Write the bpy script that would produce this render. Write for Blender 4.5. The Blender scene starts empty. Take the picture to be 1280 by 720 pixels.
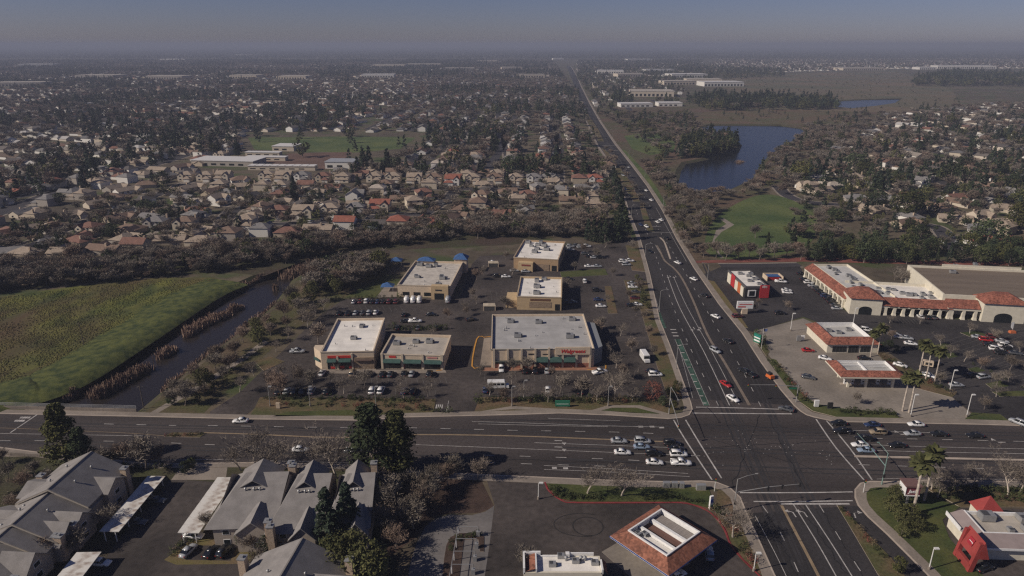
import bpy, math, random
import numpy as np
from mathutils import Vector, Matrix, noise as mnoise
from mathutils.geometry import tessellate_polygon
R = math.radians
HAZE_D, HAZE_C = 2.0e-4, (0.38, 0.42, 0.545, 1)
random.seed(7); np.random.seed(7)
S = bpy.context.scene
COL = S.collection
# ------------------------------------------------------------------ camera
F, H, PITCH = 865.0, 108.0, R(19.4)
cd = bpy.data.cameras.new('camera'); cam = bpy.data.objects.new('camera', cd); COL.objects.link(cam)
cd.sensor_width = 36.0; cd.lens = F / 1280 * 36; cd.clip_start = 1.0; cd.clip_end = 60000
cam.location = (0, 0, H); cam.rotation_euler = (R(90) - PITCH, 0, 0)
S.camera = cam
# ------------------------------------------------------------------ light
SUN_EL, SUN_AZ = R(34), R(198)          # azimuth of the sun measured from +x, counter-clockwise
w = bpy.data.worlds.new('World'); S.world = w; w.use_nodes = True
nt = w.node_tree; bg = nt.nodes['Background']
sky = nt.nodes.new('ShaderNodeTexSky'); sky.sky_type = 'NISHITA'; sky.sun_disc = False
sky.sun_elevation = SUN_EL; sky.sun_rotation = R(90) - SUN_AZ
sky.altitude = 0; sky.air_density = 0.85; sky.dust_density = 0.3; sky.ozone_density = 1.0
smog = nt.nodes.new('ShaderNodeMix'); smog.data_type = 'RGBA'; smog.blend_type = 'MULTIPLY'
smog.inputs[0].default_value = 1.0; smog.inputs[7].default_value = (0.60, 0.595, 0.89, 1)   # even brown smog over the whole sky
nt.links.new(sky.outputs[0], smog.inputs[6]); nt.links.new(smog.outputs[2], bg.inputs[0])
bg.inputs[1].default_value = 0.05
sd = bpy.data.lights.new('sun', 'SUN'); sd.energy = 4.35; sd.angle = R(0.5); sd.color = (1.0, 0.90, 0.78)
so = bpy.data.objects.new('sun', sd); COL.objects.link(so)
sv = Vector((math.cos(SUN_AZ) * math.cos(SUN_EL), math.sin(SUN_AZ) * math.cos(SUN_EL), math.sin(SUN_EL)))
so.rotation_euler = sv.to_track_quat('Z', 'Y').to_euler(); so.location = (0, 0, 400)
S.view_settings.view_transform = 'Standard'; S.view_settings.look = 'None'
S.view_settings.exposure = 0.0; S.view_settings.gamma = 1.0
S.cycles.max_bounces = 4; S.cycles.diffuse_bounces = 2; S.cycles.glossy_bounces = 2
S.cycles.transparent_max_bounces = 4; S.cycles.volume_bounces = 2
S.cycles.use_denoising = False; S.cycles.pixel_filter_type = 'BLACKMAN_HARRIS'; S.cycles.filter_width = 1.3
# ------------------------------------------------------------------ helpers
cP, sP = math.cos(PITCH), math.sin(PITCH)
def G(px, py, z=0.0):
    dx, dy = (px - 640) / F, (360 - py) / F
    d = Vector((dx, dy * sP + cP, dy * cP - sP))
    t = (z - H) / d.z
    return Vector((d.x * t, d.y * t, z))
def PX(p):
    q = Vector(p) - Vector((0, 0, H))
    f = q.y * cP - q.z * sP; u = q.y * sP + q.z * cP
    return (640 + F * q.x / f, 360 - F * u / f)
def GS(pts, z=0.0): return [G(a, b, z) for a, b in pts]
def lin(c): c /= 255.0; return c / 12.92 if c <= 0.04045 else ((c + 0.055) / 1.055) ** 2.4
def A(r, g, b, k=1.4): return (min(.9, lin(r) * k), min(.9, lin(g) * k), min(.9, lin(b) * k))
def crv(pts, n=4):
    P = [Vector(p) for p in pts]; out = []
    for i in range(len(P) - 1):
        a = P[max(i - 1, 0)]; b = P[i]; c = P[i + 1]; d = P[min(i + 2, len(P) - 1)]
        for k in range(n):
            t = k / n
            out.append(.5 * ((2 * b) + (c - a) * t + (2 * a - 5 * b + 4 * c - d) * t * t + (3 * b - a - 3 * c + d) * t ** 3))
    out.append(P[-1]); return out
def inside(p, poly):
    x, y = p[0], p[1]; r = False; j = len(poly) - 1
    for i in range(len(poly)):
        xi, yi, xj, yj = poly[i][0], poly[i][1], poly[j][0], poly[j][1]
        if (yi > y) != (yj > y) and x < (xj - xi) * (y - yi) / (yj - yi) + xi: r = not r
        j = i
    return r
class MB:
    def __init__(s): s.v = []; s.f = []; s.m = []
    def add(s, vs, fs, m=0):
        b = len(s.v); s.v += [tuple(q) for q in vs]; s.f += [[b + i for i in f] for f in fs]; s.m += [m] * len(fs)
    def box(s, x0, y0, z0, x1, y1, z1, m=0, bottom=False):
        vs = [(x0,y0,z0),(x1,y0,z0),(x1,y1,z0),(x0,y1,z0),(x0,y0,z1),(x1,y0,z1),(x1,y1,z1),(x0,y1,z1)]
        fs = [(4,5,6,7),(0,1,5,4),(1,2,6,5),(2,3,7,6),(3,0,4,7)] + ([(3,2,1,0)] if bottom else [])
        s.add(vs, fs, m)
    def frustum(s, r0, z0, r1, z1, m=0, top=True, bottom=False):   # r = (x0,y0,x1,y1)
        vs = [(r0[0],r0[1],z0),(r0[2],r0[1],z0),(r0[2],r0[3],z0),(r0[0],r0[3],z0),(r1[0],r1[1],z1),(r1[2],r1[1],z1),(r1[2],r1[3],z1),(r1[0],r1[3],z1)]
        s.add(vs, [(0,1,5,4),(1,2,6,5),(2,3,7,6),(3,0,4,7)] + ([(4,5,6,7)] if top else []) + ([(3,2,1,0)] if bottom else []), m)
    def poly(s, pts, z=None, m=0):
        pts = [Vector((p[0], p[1], p[2] if z is None else z)) for p in pts]
        tr = tessellate_polygon([pts]); out = []
        for t in tr:
            a, b, c = (pts[i] for i in t)
            out.append(tuple(t) if (b - a).cross(c - a).z > 0 else tuple(reversed(t)))
        s.add(pts, out, m)
    def prism(s, pts, z0, z1, m=0, mside=None):
        s.poly(pts, z1, m); n = len(pts)
        ar = sum(pts[i][0] * pts[(i+1) % n][1] - pts[(i+1) % n][0] * pts[i][1] for i in range(n))
        P = list(pts) if ar > 0 else list(reversed(pts))
        vs = [(p[0], p[1], z0) for p in P] + [(p[0], p[1], z1) for p in P]
        s.add(vs, [(i, (i+1) % n, n + (i+1) % n, n + i) for i in range(n)], m if mside is None else mside)
    def tube(s, p0, p1, r0, r1, n=6, m=0, cap=False):
        p0 = Vector(p0); p1 = Vector(p1); d = (p1 - p0)
        if d.length < 1e-6: return
        d.normalize(); a = d.orthogonal().normalized(); b = d.cross(a)
        vs = []
        for (p, r) in ((p0, r0), (p1, r1)):
            for k in range(n):
                t = 2 * math.pi * k / n; vs.append(p + (a * math.cos(t) + b * math.sin(t)) * r)
        fs = [(k, (k+1) % n, n + (k+1) % n, n + k) for k in range(n)]
        if cap: fs.append(tuple(range(n, 2 * n))); fs.append(tuple(reversed(range(n))))
        s.add(vs, fs, m)
    def band(s, pts, w, z, m=0):
        L, Rr = offs(pts, w / 2), offs(pts, -w / 2)
        vs = []
        for a, b in zip(L, Rr): vs += [(a.x, a.y, z), (b.x, b.y, z)]
        s.add(vs, [(2*i+1, 2*i+3, 2*i+2, 2*i) for i in range(len(pts) - 1)], m)
    def mesh(s, name, mats, smooth=False):
        me = bpy.data.meshes.new(name); me.from_pydata(s.v, [], s.f)
        for mt in (mats if isinstance(mats, (list, tuple)) else [mats]): me.materials.append(mt)
        if any(s.m): me.polygons.foreach_set('material_index', s.m)
        if smooth: me.polygons.foreach_set('use_smooth', [True] * len(s.f))
        me.update(); return me
    def build(s, name, mats, parent=None, smooth=False, kind=None):
        return link(name, s.mesh(name, mats, smooth), parent, kind)
def link(name, data, parent=None, kind=None):
    o = bpy.data.objects.new(name, data); COL.objects.link(o)
    if parent is not None: o.parent = parent
    if kind: o['kind'] = kind
    return o
def offs(pts, d):
    P = [Vector((p[0], p[1], 0)) for p in pts]; out = []
    for i, p in enumerate(P):
        t = (P[min(i+1, len(P)-1)] - P[max(i-1, 0)]); t.z = 0
        t = t.normalized() if t.length > 1e-9 else Vector((1, 0, 0))
        out.append(p + Vector((-t.y, t.x, 0)) * d)
    return out
REG = []      # (object, description, place, group): labels are written at the end
def tag(o, desc, cat, place=None, group=None):
    o['category'] = cat
    if group: o['group'] = group
    if place: REG.append((o, desc, place))
    else: o['label'] = desc
    return o
def thing(name, desc, cat, loc=(0, 0, 0), rz=0.0, place=None, group=None):
    o = bpy.data.objects.new(name, None); o.empty_display_size = .3; COL.objects.link(o)
    o.location = loc; o.rotation_euler = (0, 0, rz)
    return tag(o, desc, cat, place, group)
ORD = 'first second third fourth fifth sixth seventh eighth ninth tenth eleventh twelfth thirteenth fourteenth fifteenth sixteenth seventeenth eighteenth nineteenth twentieth'.split()
TENS = {20: 'twenty', 30: 'thirty', 40: 'forty', 50: 'fifty', 60: 'sixty', 70: 'seventy', 80: 'eighty', 90: 'ninety'}
def ordinal(i):
    if i <= 20: return ORD[i-1]
    if i < 100:
        t, u = i // 10 * 10, i % 10
        return TENS[t] + '-' + ORD[u-1] if u else TENS[t][:-1] + 'ieth'
    return 'hundred-and-' + ordinal(i - 100) if i > 100 else 'hundredth'
# ------------------------------------------------------------------ materials
def M(name, col, rough=.85, var=.18, scale=.6, metal=0.0, col2=None, bump=0.0, rnd=0.0, world=False, detail=6, spec=.3, contrast=(.35, .65), stretch=None, fine=0.0):
    m = bpy.data.materials.new(name); m.use_nodes = True; n = m.node_tree.nodes; l = m.node_tree.links
    b = n['Principled BSDF']; b.inputs['Roughness'].default_value = rough; b.inputs['Metallic'].default_value = metal
    b.inputs['Specular IOR Level'].default_value = spec
    if world: src = n.new('ShaderNodeNewGeometry').outputs['Position']
    else: src = n.new('ShaderNodeTexCoord').outputs['Object']
    if stretch:
        mp = n.new('ShaderNodeMapping'); mp.inputs['Scale'].default_value = stretch[:3]
        if len(stretch) > 3: mp.inputs['Rotation'].default_value = (0, 0, stretch[3])
        l.new(src, mp.inputs[0]); src2 = mp.outputs[0]
    else: src2 = src
    nz = n.new('ShaderNodeTexNoise'); nz.inputs['Scale'].default_value = scale; nz.inputs['Detail'].default_value = detail
    l.new(src2, nz.inputs['Vector'])
    cr = n.new('ShaderNodeValToRGB'); cr.color_ramp.elements[0].position = contrast[0]; cr.color_ramp.elements[1].position = contrast[1]
    c1 = [c * (1 - var) for c in col]; c2 = [min(.95, c * (1 + var)) for c in (col2 or col)]
    if col2: c1 = list(col); c2 = list(col2)
    cr.color_ramp.elements[0].color = (*c1, 1); cr.color_ramp.elements[1].color = (*c2, 1)
    l.new(nz.outputs['Fac'], cr.inputs[0]); out = cr.outputs[0]
    if fine:
        n2 = n.new('ShaderNodeTexNoise'); n2.inputs['Scale'].default_value = scale * 14; n2.inputs['Detail'].default_value = 3; l.new(src, n2.inputs['Vector'])
        mr = n.new('ShaderNodeMapRange'); mr.inputs[1].default_value = .3; mr.inputs[2].default_value = .7; mr.inputs[3].default_value = 1 - fine; mr.inputs[4].default_value = 1 + fine
        l.new(n2.outputs['Fac'], mr.inputs[0]); vm = n.new('ShaderNodeVectorMath'); vm.operation = 'SCALE'
        l.new(out, vm.inputs[0]); l.new(mr.outputs[0], vm.inputs['Scale']); out = vm.outputs[0]
    if rnd:
        oi = n.new('ShaderNodeObjectInfo'); mr = n.new('ShaderNodeMapRange')
        mr.inputs[3].default_value = 1 - rnd; mr.inputs[4].default_value = 1 + rnd
        l.new(oi.outputs['Random'], mr.inputs[0]); vm = n.new('ShaderNodeVectorMath'); vm.operation = 'SCALE'
        l.new(out, vm.inputs[0]); l.new(mr.outputs[0], vm.inputs['Scale']); out = vm.outputs[0]
    l.new(out, b.inputs['Base Color'])
    if bump:
        bp = n.new('ShaderNodeBump'); bp.inputs['Strength'].default_value = bump; bp.inputs['Distance'].default_value = .3
        l.new(nz.outputs['Fac'], bp.inputs['Height']); l.new(bp.outputs[0], b.inputs['Normal'])
    return m
def seams(m, wd=11.0, ht=2.6, k=.86):
    n = m.node_tree.nodes; l = m.node_tree.links; b = n['Principled BSDF']; src = b.inputs['Base Color'].links[0].from_socket
    tc = n.new('ShaderNodeTexCoord'); bt = n.new('ShaderNodeTexBrick'); bt.inputs['Scale'].default_value = 1; bt.inputs['Brick Width'].default_value = wd; bt.inputs['Row Height'].default_value = ht; bt.inputs['Mortar Size'].default_value = .06
    bt.inputs['Color1'].default_value = (1, 1, 1, 1); bt.inputs['Color2'].default_value = (.95, .95, .95, 1); bt.inputs['Mortar'].default_value = (k, k, k, 1); l.new(tc.outputs['Object'], bt.inputs['Vector'])
    mx = n.new('ShaderNodeMix'); mx.data_type = 'RGBA'; mx.blend_type = 'MULTIPLY'; mx.inputs[0].default_value = 1; l.new(src, mx.inputs[6]); l.new(bt.outputs['Color'], mx.inputs[7]); l.new(mx.outputs[2], b.inputs['Base Color']); return m
def plain(name, col, rough=.6, metal=0.0, spec=.4):
    m = M(name, col, rough, .07, 2.0, metal, spec=spec, detail=2); return m
def tile_mat(name, c1, c2, axis=0, period=.32, var=.25):
    """barrel tiles: rows of rounded ribs, with each tile a little different in colour"""
    m = M(name, c1, .8, 0, .35, col2=c2, fine=.0); n = m.node_tree.nodes; l = m.node_tree.links; b = n['Principled BSDF']
    tc = n.new('ShaderNodeTexCoord'); mp = n.new('ShaderNodeMapping'); l.new(tc.outputs['Object'], mp.inputs[0])
    src = b.inputs['Base Color'].links[0].from_socket
    vo = n.new('ShaderNodeTexVoronoi'); vo.inputs['Scale'].default_value = 2.2; l.new(mp.outputs[0], vo.inputs['Vector'])
    mr = n.new('ShaderNodeMapRange'); mr.inputs[3].default_value = 1 - var; mr.inputs[4].default_value = 1 + var
    sp = n.new('ShaderNodeSeparateColor'); l.new(vo.outputs['Color'], sp.inputs[0]); l.new(sp.outputs[0], mr.inputs[0])
    vm = n.new('ShaderNodeVectorMath'); vm.operation = 'SCALE'; l.new(src, vm.inputs[0]); l.new(mr.outputs[0], vm.inputs['Scale']); l.new(vm.outputs[0], b.inputs['Base Color'])
    return m
ASPH_EW = M('asphalt_worn', A(62, 56, 54, 1.05), .9, .34, .09, world=True, stretch=(.12, 1.2, 1, R(3)), fine=.2, contrast=(.3, .7))
ASPH_NS = M('asphalt_dark', A(49, 46, 46, 1.02), .9, .34, .09, world=True, stretch=(1.3, .1, 1, R(4)), fine=.2, contrast=(.3, .7))
ASPH_LOT = M('asphalt_lot', A(62, 56, 53, 1.12), .9, .36, .045, world=True, fine=.24, contrast=(.36, .64))
ASPH_LOT2 = M('asphalt_lot_dark', A(50, 47, 47, 1.08), .9, .34, .045, world=True, fine=.22, contrast=(.36, .64))
ASPH_RES = M('asphalt_street', A(58, 55, 58, 1.0), .9, .15, .05, world=True, fine=.1)
CONC = M('concrete', A(118, 109, 100, 1.25), .9, .16, .15, world=True, fine=.12)
CONC_LOT = M('concrete_lot', A(106, 99, 91, 1.5), .9, .2, .08, world=True, fine=.12)
KERB = M('kerb_concrete', A(150, 138, 126, 1.25), .9, .12, .3, world=True)
REDK = M('red_kerb_paint', A(128, 52, 54, 1.0), .8, .25, .4, world=True)
WHITE_P = M('white_paint', A(150, 146, 142, 1.3), .8, .3, .5, world=True, fine=.35, contrast=(.3, .7))
FADED_P = M('faded_paint', A(96, 92, 88, 1.1), .85, .4, .5, world=True, fine=.35, contrast=(.3, .7))
YEL_P = M('yellow_paint', A(138, 120, 96, 1.0), .8, .15, .4, world=True, fine=.2)
ORANGE_P = M('orange_kerb_paint', A(190, 138, 60, .9), .8, .12, .4, world=True)
GREEN_P = M('green_lane_paint', A(56, 80, 68, 1.0), .85, .45, .3, world=True, fine=.15)
DIRT = M('planting_soil', A(92, 74, 56, 1.2), .95, .3, .12, col2=A(70, 72, 42, 1.1), world=True, fine=.3)
BARK = M('bark_mulch', A(66, 52, 45, 1.0), .95, .3, .3, world=True, fine=.35)
LAWN = M('lawn', A(52, 64, 30, .95), .95, .3, .12, col2=A(78, 80, 42, 1.0), world=True, fine=.25)
PARK = M('park_lawn', A(58, 74, 38, 1.1), .95, .3, .03, col2=A(84, 92, 50, 1.1), world=True, fine=.2)
TAN_GRASS = M('dry_grass', A(104, 88, 66, 1.0), .95, .3, .2, col2=A(92, 86, 48, 1.1), world=True, fine=.25)
# ------------------------------------------------------------------ ground, water
def ground_mat():
    m = M('ground_soil', A(70, 62, 52, 1.1), .95, .0, .012, col2=A(92, 82, 66, 1.1), world=True, fine=.25)
    n = m.node_tree.nodes; l = m.node_tree.links; b = n['Principled BSDF']; src = b.inputs['Base Color'].links[0].from_socket
    g = n.new('ShaderNodeNewGeometry'); nz = n.new('ShaderNodeTexNoise'); nz.inputs['Scale'].default_value = .035; nz.inputs['Detail'].default_value = 5
    l.new(g.outputs['Position'], nz.inputs['Vector']); cr = n.new('ShaderNodeValToRGB'); cr.color_ramp.elements[0].position = .5; cr.color_ramp.elements[1].position = .62
    l.new(nz.outputs['Fac'], cr.inputs[0]); mx = n.new('ShaderNodeMix'); mx.data_type = 'RGBA'
    l.new(cr.outputs[0], mx.inputs[0]); l.new(src, mx.inputs[6]); mx.inputs[7].default_value = (*A(62, 70, 38, 1.1), 1)
    l.new(mx.outputs[2], b.inputs['Base Color']); return m
GROUND = ground_mat()
def field_mat():
    m = M('field_grass', A(54, 66, 28, .95), .95, 0, .11, col2=A(100, 100, 46, 1.05), world=True, fine=.42, bump=.6, stretch=(1, .6, 1, R(-35)))
    n = m.node_tree.nodes; l = m.node_tree.links; b = n['Principled BSDF']; src = b.inputs['Base Color'].links[0].from_socket
    g = n.new('ShaderNodeNewGeometry'); mp = n.new('ShaderNodeMapping'); mp.inputs['Rotation'].default_value = (0, 0, R(-40)); mp.inputs['Scale'].default_value = (1, .45, 1)
    l.new(g.outputs['Position'], mp.inputs[0])
    nz = n.new('ShaderNodeTexNoise'); nz.inputs['Scale'].default_value = .017; nz.inputs['Detail'].default_value = 7; nz.inputs['Roughness'].default_value = .6
    l.new(mp.outputs[0], nz.inputs['Vector']); cr = n.new('ShaderNodeValToRGB'); cr.color_ramp.elements[0].position = .45; cr.color_ramp.elements[1].position = .62
    l.new(nz.outputs['Fac'], cr.inputs[0]); mx = n.new('ShaderNodeMix'); mx.data_type = 'RGBA'
    l.new(cr.outputs[0], mx.inputs[0]); l.new(src, mx.inputs[6]); mx.inputs[7].default_value = (*A(82, 66, 46, 1.0), 1)
    l.new(mx.outputs[2], b.inputs['Base Color']); return m
FIELD = field_mat()
def water_mat(name, col, rough):
    m = bpy.data.materials.new(name); m.use_nodes = True; n = m.node_tree.nodes; l = m.node_tree.links; b = n['Principled BSDF']
    b.inputs['Base Color'].default_value = (*col, 1); b.inputs['Roughness'].default_value = rough; b.inputs['IOR'].default_value = 1.33
    g = n.new('ShaderNodeNewGeometry'); nz = n.new('ShaderNodeTexNoise'); nz.inputs['Scale'].default_value = .5; nz.inputs['Detail'].default_value = 3
    l.new(g.outputs['Position'], nz.inputs['Vector']); bp = n.new('ShaderNodeBump'); bp.inputs['Strength'].default_value = .06; bp.inputs['Distance'].default_value = .1
    l.new(nz.outputs['Fac'], bp.inputs['Height']); l.new(bp.outputs[0], b.inputs['Normal']); return m
CREEK_W = water_mat('creek_water', (.022, .018, .016), .2)
LAKE_W = water_mat('lake_water', (.010, .011, .014), .2)
BANK = M('bank_soil', A(62, 54, 42, 1.1), .95, .3, .2, col2=A(60, 62, 34, 1.1), world=True, fine=.3)

CREEK_L = [(-230, 640), (-60, 568), (20, 536), (85, 502), (112, 480), (180, 434), (225, 406), (265, 381), (300, 363), (328, 350), (350, 338), (385, 327), (412, 320)]
CREEK_R = [(430, 326), (400, 338), (366, 350), (356, 364), (345, 378), (330, 393), (300, 416), (270, 437), (235, 463), (203, 490), (172, 516), (110, 556), (40, 610), (-60, 680)]
LAKE = [(848, 232), (852, 214), (858, 205), (880, 201), (902, 195), (924, 191), (928, 182), (918, 173), (902, 169), (884, 165), (878, 160), (888, 157), (930, 157), (975, 157.5), (1000, 161), (1008, 166), (985, 179), (962, 193), (950, 206), (940, 224), (905, 240), (880, 241), (860, 239)]
POND = [(1040, 129), (1050, 126.5), (1080, 125), (1125, 124), (1118, 129), (1090, 133), (1062, 136), (1046, 134)]
holes = []
def water_body(name, pxpoly, zw, out, mat):
    wat = GS(pxpoly, zw); n = len(wat)
    ar = sum(wat[i].x * wat[(i+1) % n].y - wat[(i+1) % n].x * wat[i].y for i in range(n))
    if ar < 0: wat.reverse()
    closed = [wat[-1]] + wat + [wat[0]]
    top = offs(closed, -out)[1:-1]
    holes.append([Vector((p.x, p.y, 0)) for p in top])
    mb = MB(); deep = offs(closed, out * .3)[1:-1]
    mb.poly(offs(closed, -out * .15)[1:-1], zw); mb.build(name, mat, kind='structure')
    b = MB(); vs = [(p.x, p.y, 0) for p in top] + [(p.x, p.y, zw - out * .02 - .5) for p in deep]
    b.add(vs, [(n + i, n + (i+1) % n, (i+1) % n, i) for i in range(n)]); b.build(name + '_bank', BANK, kind='structure')
water_body('creek', CREEK_L + CREEK_R, -2.5, 4.0, CREEK_W)
water_body('lake', LAKE, -1.5, 5.0, LAKE_W)
water_body('pond', POND, -1.5, 6.0, LAKE_W)
def ground():
    B = 16000
    outer = [Vector((-B, -200, 0)), Vector((B, -200, 0)), Vector((B, 15500, 0)), Vector((-B, 15500, 0))]
    loops = [outer] + [list(reversed(h)) for h in holes]
    flat = [p for lp in loops for p in lp]; tr = tessellate_polygon(loops)
    fs = []
    for t in tr:
        a, b, c = (flat[i] for i in t); fs.append(tuple(t) if (b - a).cross(c - a).z > 0 else tuple(reversed(t)))
    mb = MB(); mb.add(flat, fs); mb.build('ground', GROUND, kind='structure')
ground()
def sheet(name, px, z, mat, smooth=False, hole=None):
    pts = GS(px)
    if smooth: pts = crv(list(pts) + [pts[0]], 4)[:-1]
    mb = MB()
    if hole is None: mb.poly(pts, z)
    else:
        V = [Vector((p.x, p.y, 0)) for p in list(pts) + list(hole)]; fs = []
        for t in tessellate_polygon([V[:len(pts)], V[len(pts):]]):
            a, b, c = (V[i] for i in t); fs.append(tuple(t) if (b - a).cross(c - a).z > 0 else tuple(reversed(t)))
        mb.add([(p.x, p.y, z) for p in V], fs)
    return mb.build(name, mat, kind='structure')
def slab(name, px, z1, mat, smooth=False, z0=0.0, side=None):
    pts = GS(px)
    if smooth: pts = crv(list(pts) + [pts[0]], 4)[:-1]
    mb = MB(); mb.prism(pts, z0, z1, 0, 1); return mb.build(name, [mat, side or KERB], kind='structure')
# field and other covers
sheet('field', [(-160, 520), (0, 501), (62, 497), (108, 474), (178, 429), (222, 402), (262, 376), (284, 362), (285, 353), (268, 347), (200, 347), (100, 357), (0, 371), (-200, 384)], .02, FIELD)
LEVEE = M('levee_grass', A(46, 58, 26, 1.0), .95, .3, .35, col2=A(84, 88, 42, 1.05), world=True, fine=.45, bump=.8)
def levee():
    L = crv(GS([(-120, 560), (0, 508), (60, 492), (108, 470), (180, 424), (262, 371), (300, 354)]), 6); mb = MB()
    a = offs(L, 20); b = offs(L, 5); c = offs(L, -2); d = offs(L, -5); vs = []
    for i in range(len(L)):
        hgt = 1.5 + .4 * mnoise.noise(L[i] * .05)
        if i < 3 or i > len(L) - 4: hgt *= .3
        vs += [(a[i].x, a[i].y, .022), (b[i].x, b[i].y, hgt), (c[i].x, c[i].y, hgt * .9), (d[i].x, d[i].y, -.2)]
    fs = [(4*i+k, 4*i+k+1, 4*i+k+5, 4*i+k+4) for i in range(len(L)-1) for k in range(3)]
    fs = [tuple(reversed(f)) for f in fs]
    mb.add(vs, fs); mb.build('levee', LEVEE, smooth=True, kind='structure')
levee()
def mounds(name, poly, n, mat, zb, seed):
    rg = random.Random(seed); W = GS(poly); xs = [p.x for p in W]; ys = [p.y for p in W]; mb = MB(); k = 0
    while k < n:
        p = Vector((rg.uniform(min(xs), max(xs)), rg.uniform(min(ys), max(ys)), 0))
        if not inside(p, W) or mnoise.noise(p * .07) < rg.uniform(-.5, .25): continue
        k += 1; r_ = rg.uniform(.25, .8); h_ = rg.uniform(.12, .42); a = rg.uniform(0, 1.5)
        vs = [p + Vector((math.cos(a + t * 1.2566) * r_ * rg.uniform(.7, 1.2), math.sin(a + t * 1.2566) * r_ * rg.uniform(.7, 1.2), zb)) for t in range(5)] + [p + Vector((rg.uniform(-.1, .1), rg.uniform(-.1, .1), zb + h_))]
        mb.add(vs, [(t, (t + 1) % 5, 5) for t in range(5)])
    mb.build(name, mat, kind='stuff')
mounds('field_grass_tufts', [(-30, 505), (10, 496), (80, 470), (160, 424), (222, 388), (262, 362), (268, 350), (200, 350), (100, 360), (-30, 376)], 16000, FIELD, .0, 3)
PARKGRASS = M('park_ground', A(88, 70, 58, 1.05), .95, .3, .02, col2=A(76, 74, 50, 1.0), world=True, fine=.3)
MEADOW = M('meadow_grass', A(78, 78, 58, 1.15), .95, .2, .006, col2=A(98, 84, 66, 1.15), world=True, fine=.15)
THICK = M('leaf_litter', A(62, 50, 42, 1.1), .95, .3, .05, col2=A(56, 58, 34, 1.1), world=True, fine=.3)
sheet('thicket_floor', [(-200, 372), (0, 366), (100, 352), (280, 340), (330, 345), (400, 318), (500, 312), (640, 306), (700, 296), (790, 300), (782, 268), (700, 280), (560, 288), (430, 300), (300, 312), (100, 325), (-200, 345)], .015, THICK)
sheet('creek_bank_ground', [(178, 519), (205, 493), (238, 466), (273, 440), (303, 419), (333, 396), (348, 381), (360, 366), (372, 353), (405, 340), (470, 318), (500, 316), (490, 335), (470, 352), (430, 372), (395, 392), (335, 440), (280, 492), (255, 516)], .015, M('bank_grass', A(88, 74, 58, 1.05), .95, .3, .09, col2=A(72, 72, 42, 1.0), world=True, fine=.3))
sheet('bank_lawn', [(430, 372), (470, 350), (520, 348), (512, 368), (470, 372)], .025, LAWN)
sheet('bank_path', [(186, 517), (255, 476), (300, 447), (330, 425), (336, 428), (306, 450), (262, 479), (196, 517)], .03, CONC)
sheet('park_ground', [(870, 327), (845, 300), (826, 262), (800, 222), (770, 180), (742, 135), (900, 130), (1060, 138), (1180, 140), (1140, 170), (1020, 200), (950, 235), (1000, 262), (1040, 300), (1010, 327)], .01, PARKGRASS, hole=holes[1])
sheet('park_lawn', [(880, 312), (884, 290), (900, 268), (930, 250), (958, 243), (990, 250), (1018, 268), (1020, 292), (1000, 312), (950, 322), (900, 323)], .03, PARK, smooth=True)
sheet('lakeside_lawn', [(780, 170), (800, 167), (838, 166), (845, 178), (842, 190), (812, 194), (790, 186)], .03, PARK)
sheet('verge_lawn', [(826, 258), (800, 220), (775, 186), (782, 188), (806, 214), (822, 236), (834, 258)], .03, PARK)
sheet('meadow', [(880, 102), (960, 93), (1120, 88), (1190, 112), (1200, 132), (1130, 140), (1060, 140), (1040, 146), (960, 140), (930, 118)], .02, MEADOW, hole=holes[2])
sheet('reed_bed', [(860, 156), (880, 140), (960, 137), (1060, 139), (1090, 150), (1030, 158), (1005, 157), (930, 154.5), (890, 154.5)], .03, M('dry_reeds', A(96, 76, 60, 1.0), .95, .25, .02, col2=A(80, 78, 50, 1.0), world=True, fine=.2))
sheet('school_field', [(310, 172), (440, 170.5), (520, 172), (500, 186), (440, 191), (370, 189), (318, 187)], .02, PARK)
sheet('school_yard', [(360, 192), (440, 190), (430, 210), (380, 214), (300, 208)], .025, M('clay', A(96, 74, 64, 1.0), .95, .2, .05, world=True))
sheet('park_path', [(905, 273), (918, 281), (902, 290), (893, 300), (900, 318), (905, 322), (901, 323), (890, 304), (895, 288), (908, 280), (900, 274)], .04, CONC)
# ------------------------------------------------------------------ roads
NKERB = [(-260, 512), (-100, 515), (0, 517.5), (167, 521), (320, 524.5), (452, 526), (507, 522), (640, 519), (700, 517), (765, 519.5), (836, 524)]
SKERB = [(876, 601), (836, 602), (760, 600), (690, 597), (600, 593), (470, 587), (445, 581), (320, 578), (190, 580), (62, 567), (0, 559), (-100, 552), (-260, 545)]
NW_C = [(852, 522.5), (862, 519), (866, 512), (864, 503)]
W_N = [(862, 498), (850, 465), (838, 432), (825, 400), (813, 344), (800, 296), (786, 262), (777, 232), (760, 200), (747, 180), (737, 158), (729, 140), (721, 116), (716, 102), (711, 90), (708, 82)]
E_N = [(992, 507), (975, 487), (950, 452), (927, 416), (898, 380), (867, 335), (845, 298), (827, 262), (808, 232), (787, 204), (768, 180), (750, 153), (737, 130), (727, 110), (721, 96), (715, 85), (712, 82)]
NE_C = [(1000, 514), (1008, 519), (1018, 522)]
E_NK = [(1044, 527.5), (1111, 529), (1222, 531), (1284, 533), (1500, 538)]
E_SK = [(1500, 606), (1284, 602), (1155, 600), (1111, 602)]
SE_C = [(1088, 601.5), (1075, 604), (1068, 612), (1068, 622)]
E_S = [(1072, 632), (1084, 646), (1108, 668), (1138, 698), (1158, 718), (1190, 756), (1230, 800)]
W_S = [(1012, 800), (990, 760), (968, 717), (948, 672), (934, 642)]
SW_C = [(926, 622), (912, 609), (895, 602.5)]
sheet('cross_street', NKERB + NW_C + [(862, 498), (992, 507)] + NE_C + E_NK + E_SK + SE_C + [(1072, 632), (934, 642)] + SW_C + SKERB, .03, ASPH_EW)
sheet('avenue', W_N + list(reversed(E_N)), .04, ASPH_NS)
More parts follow.
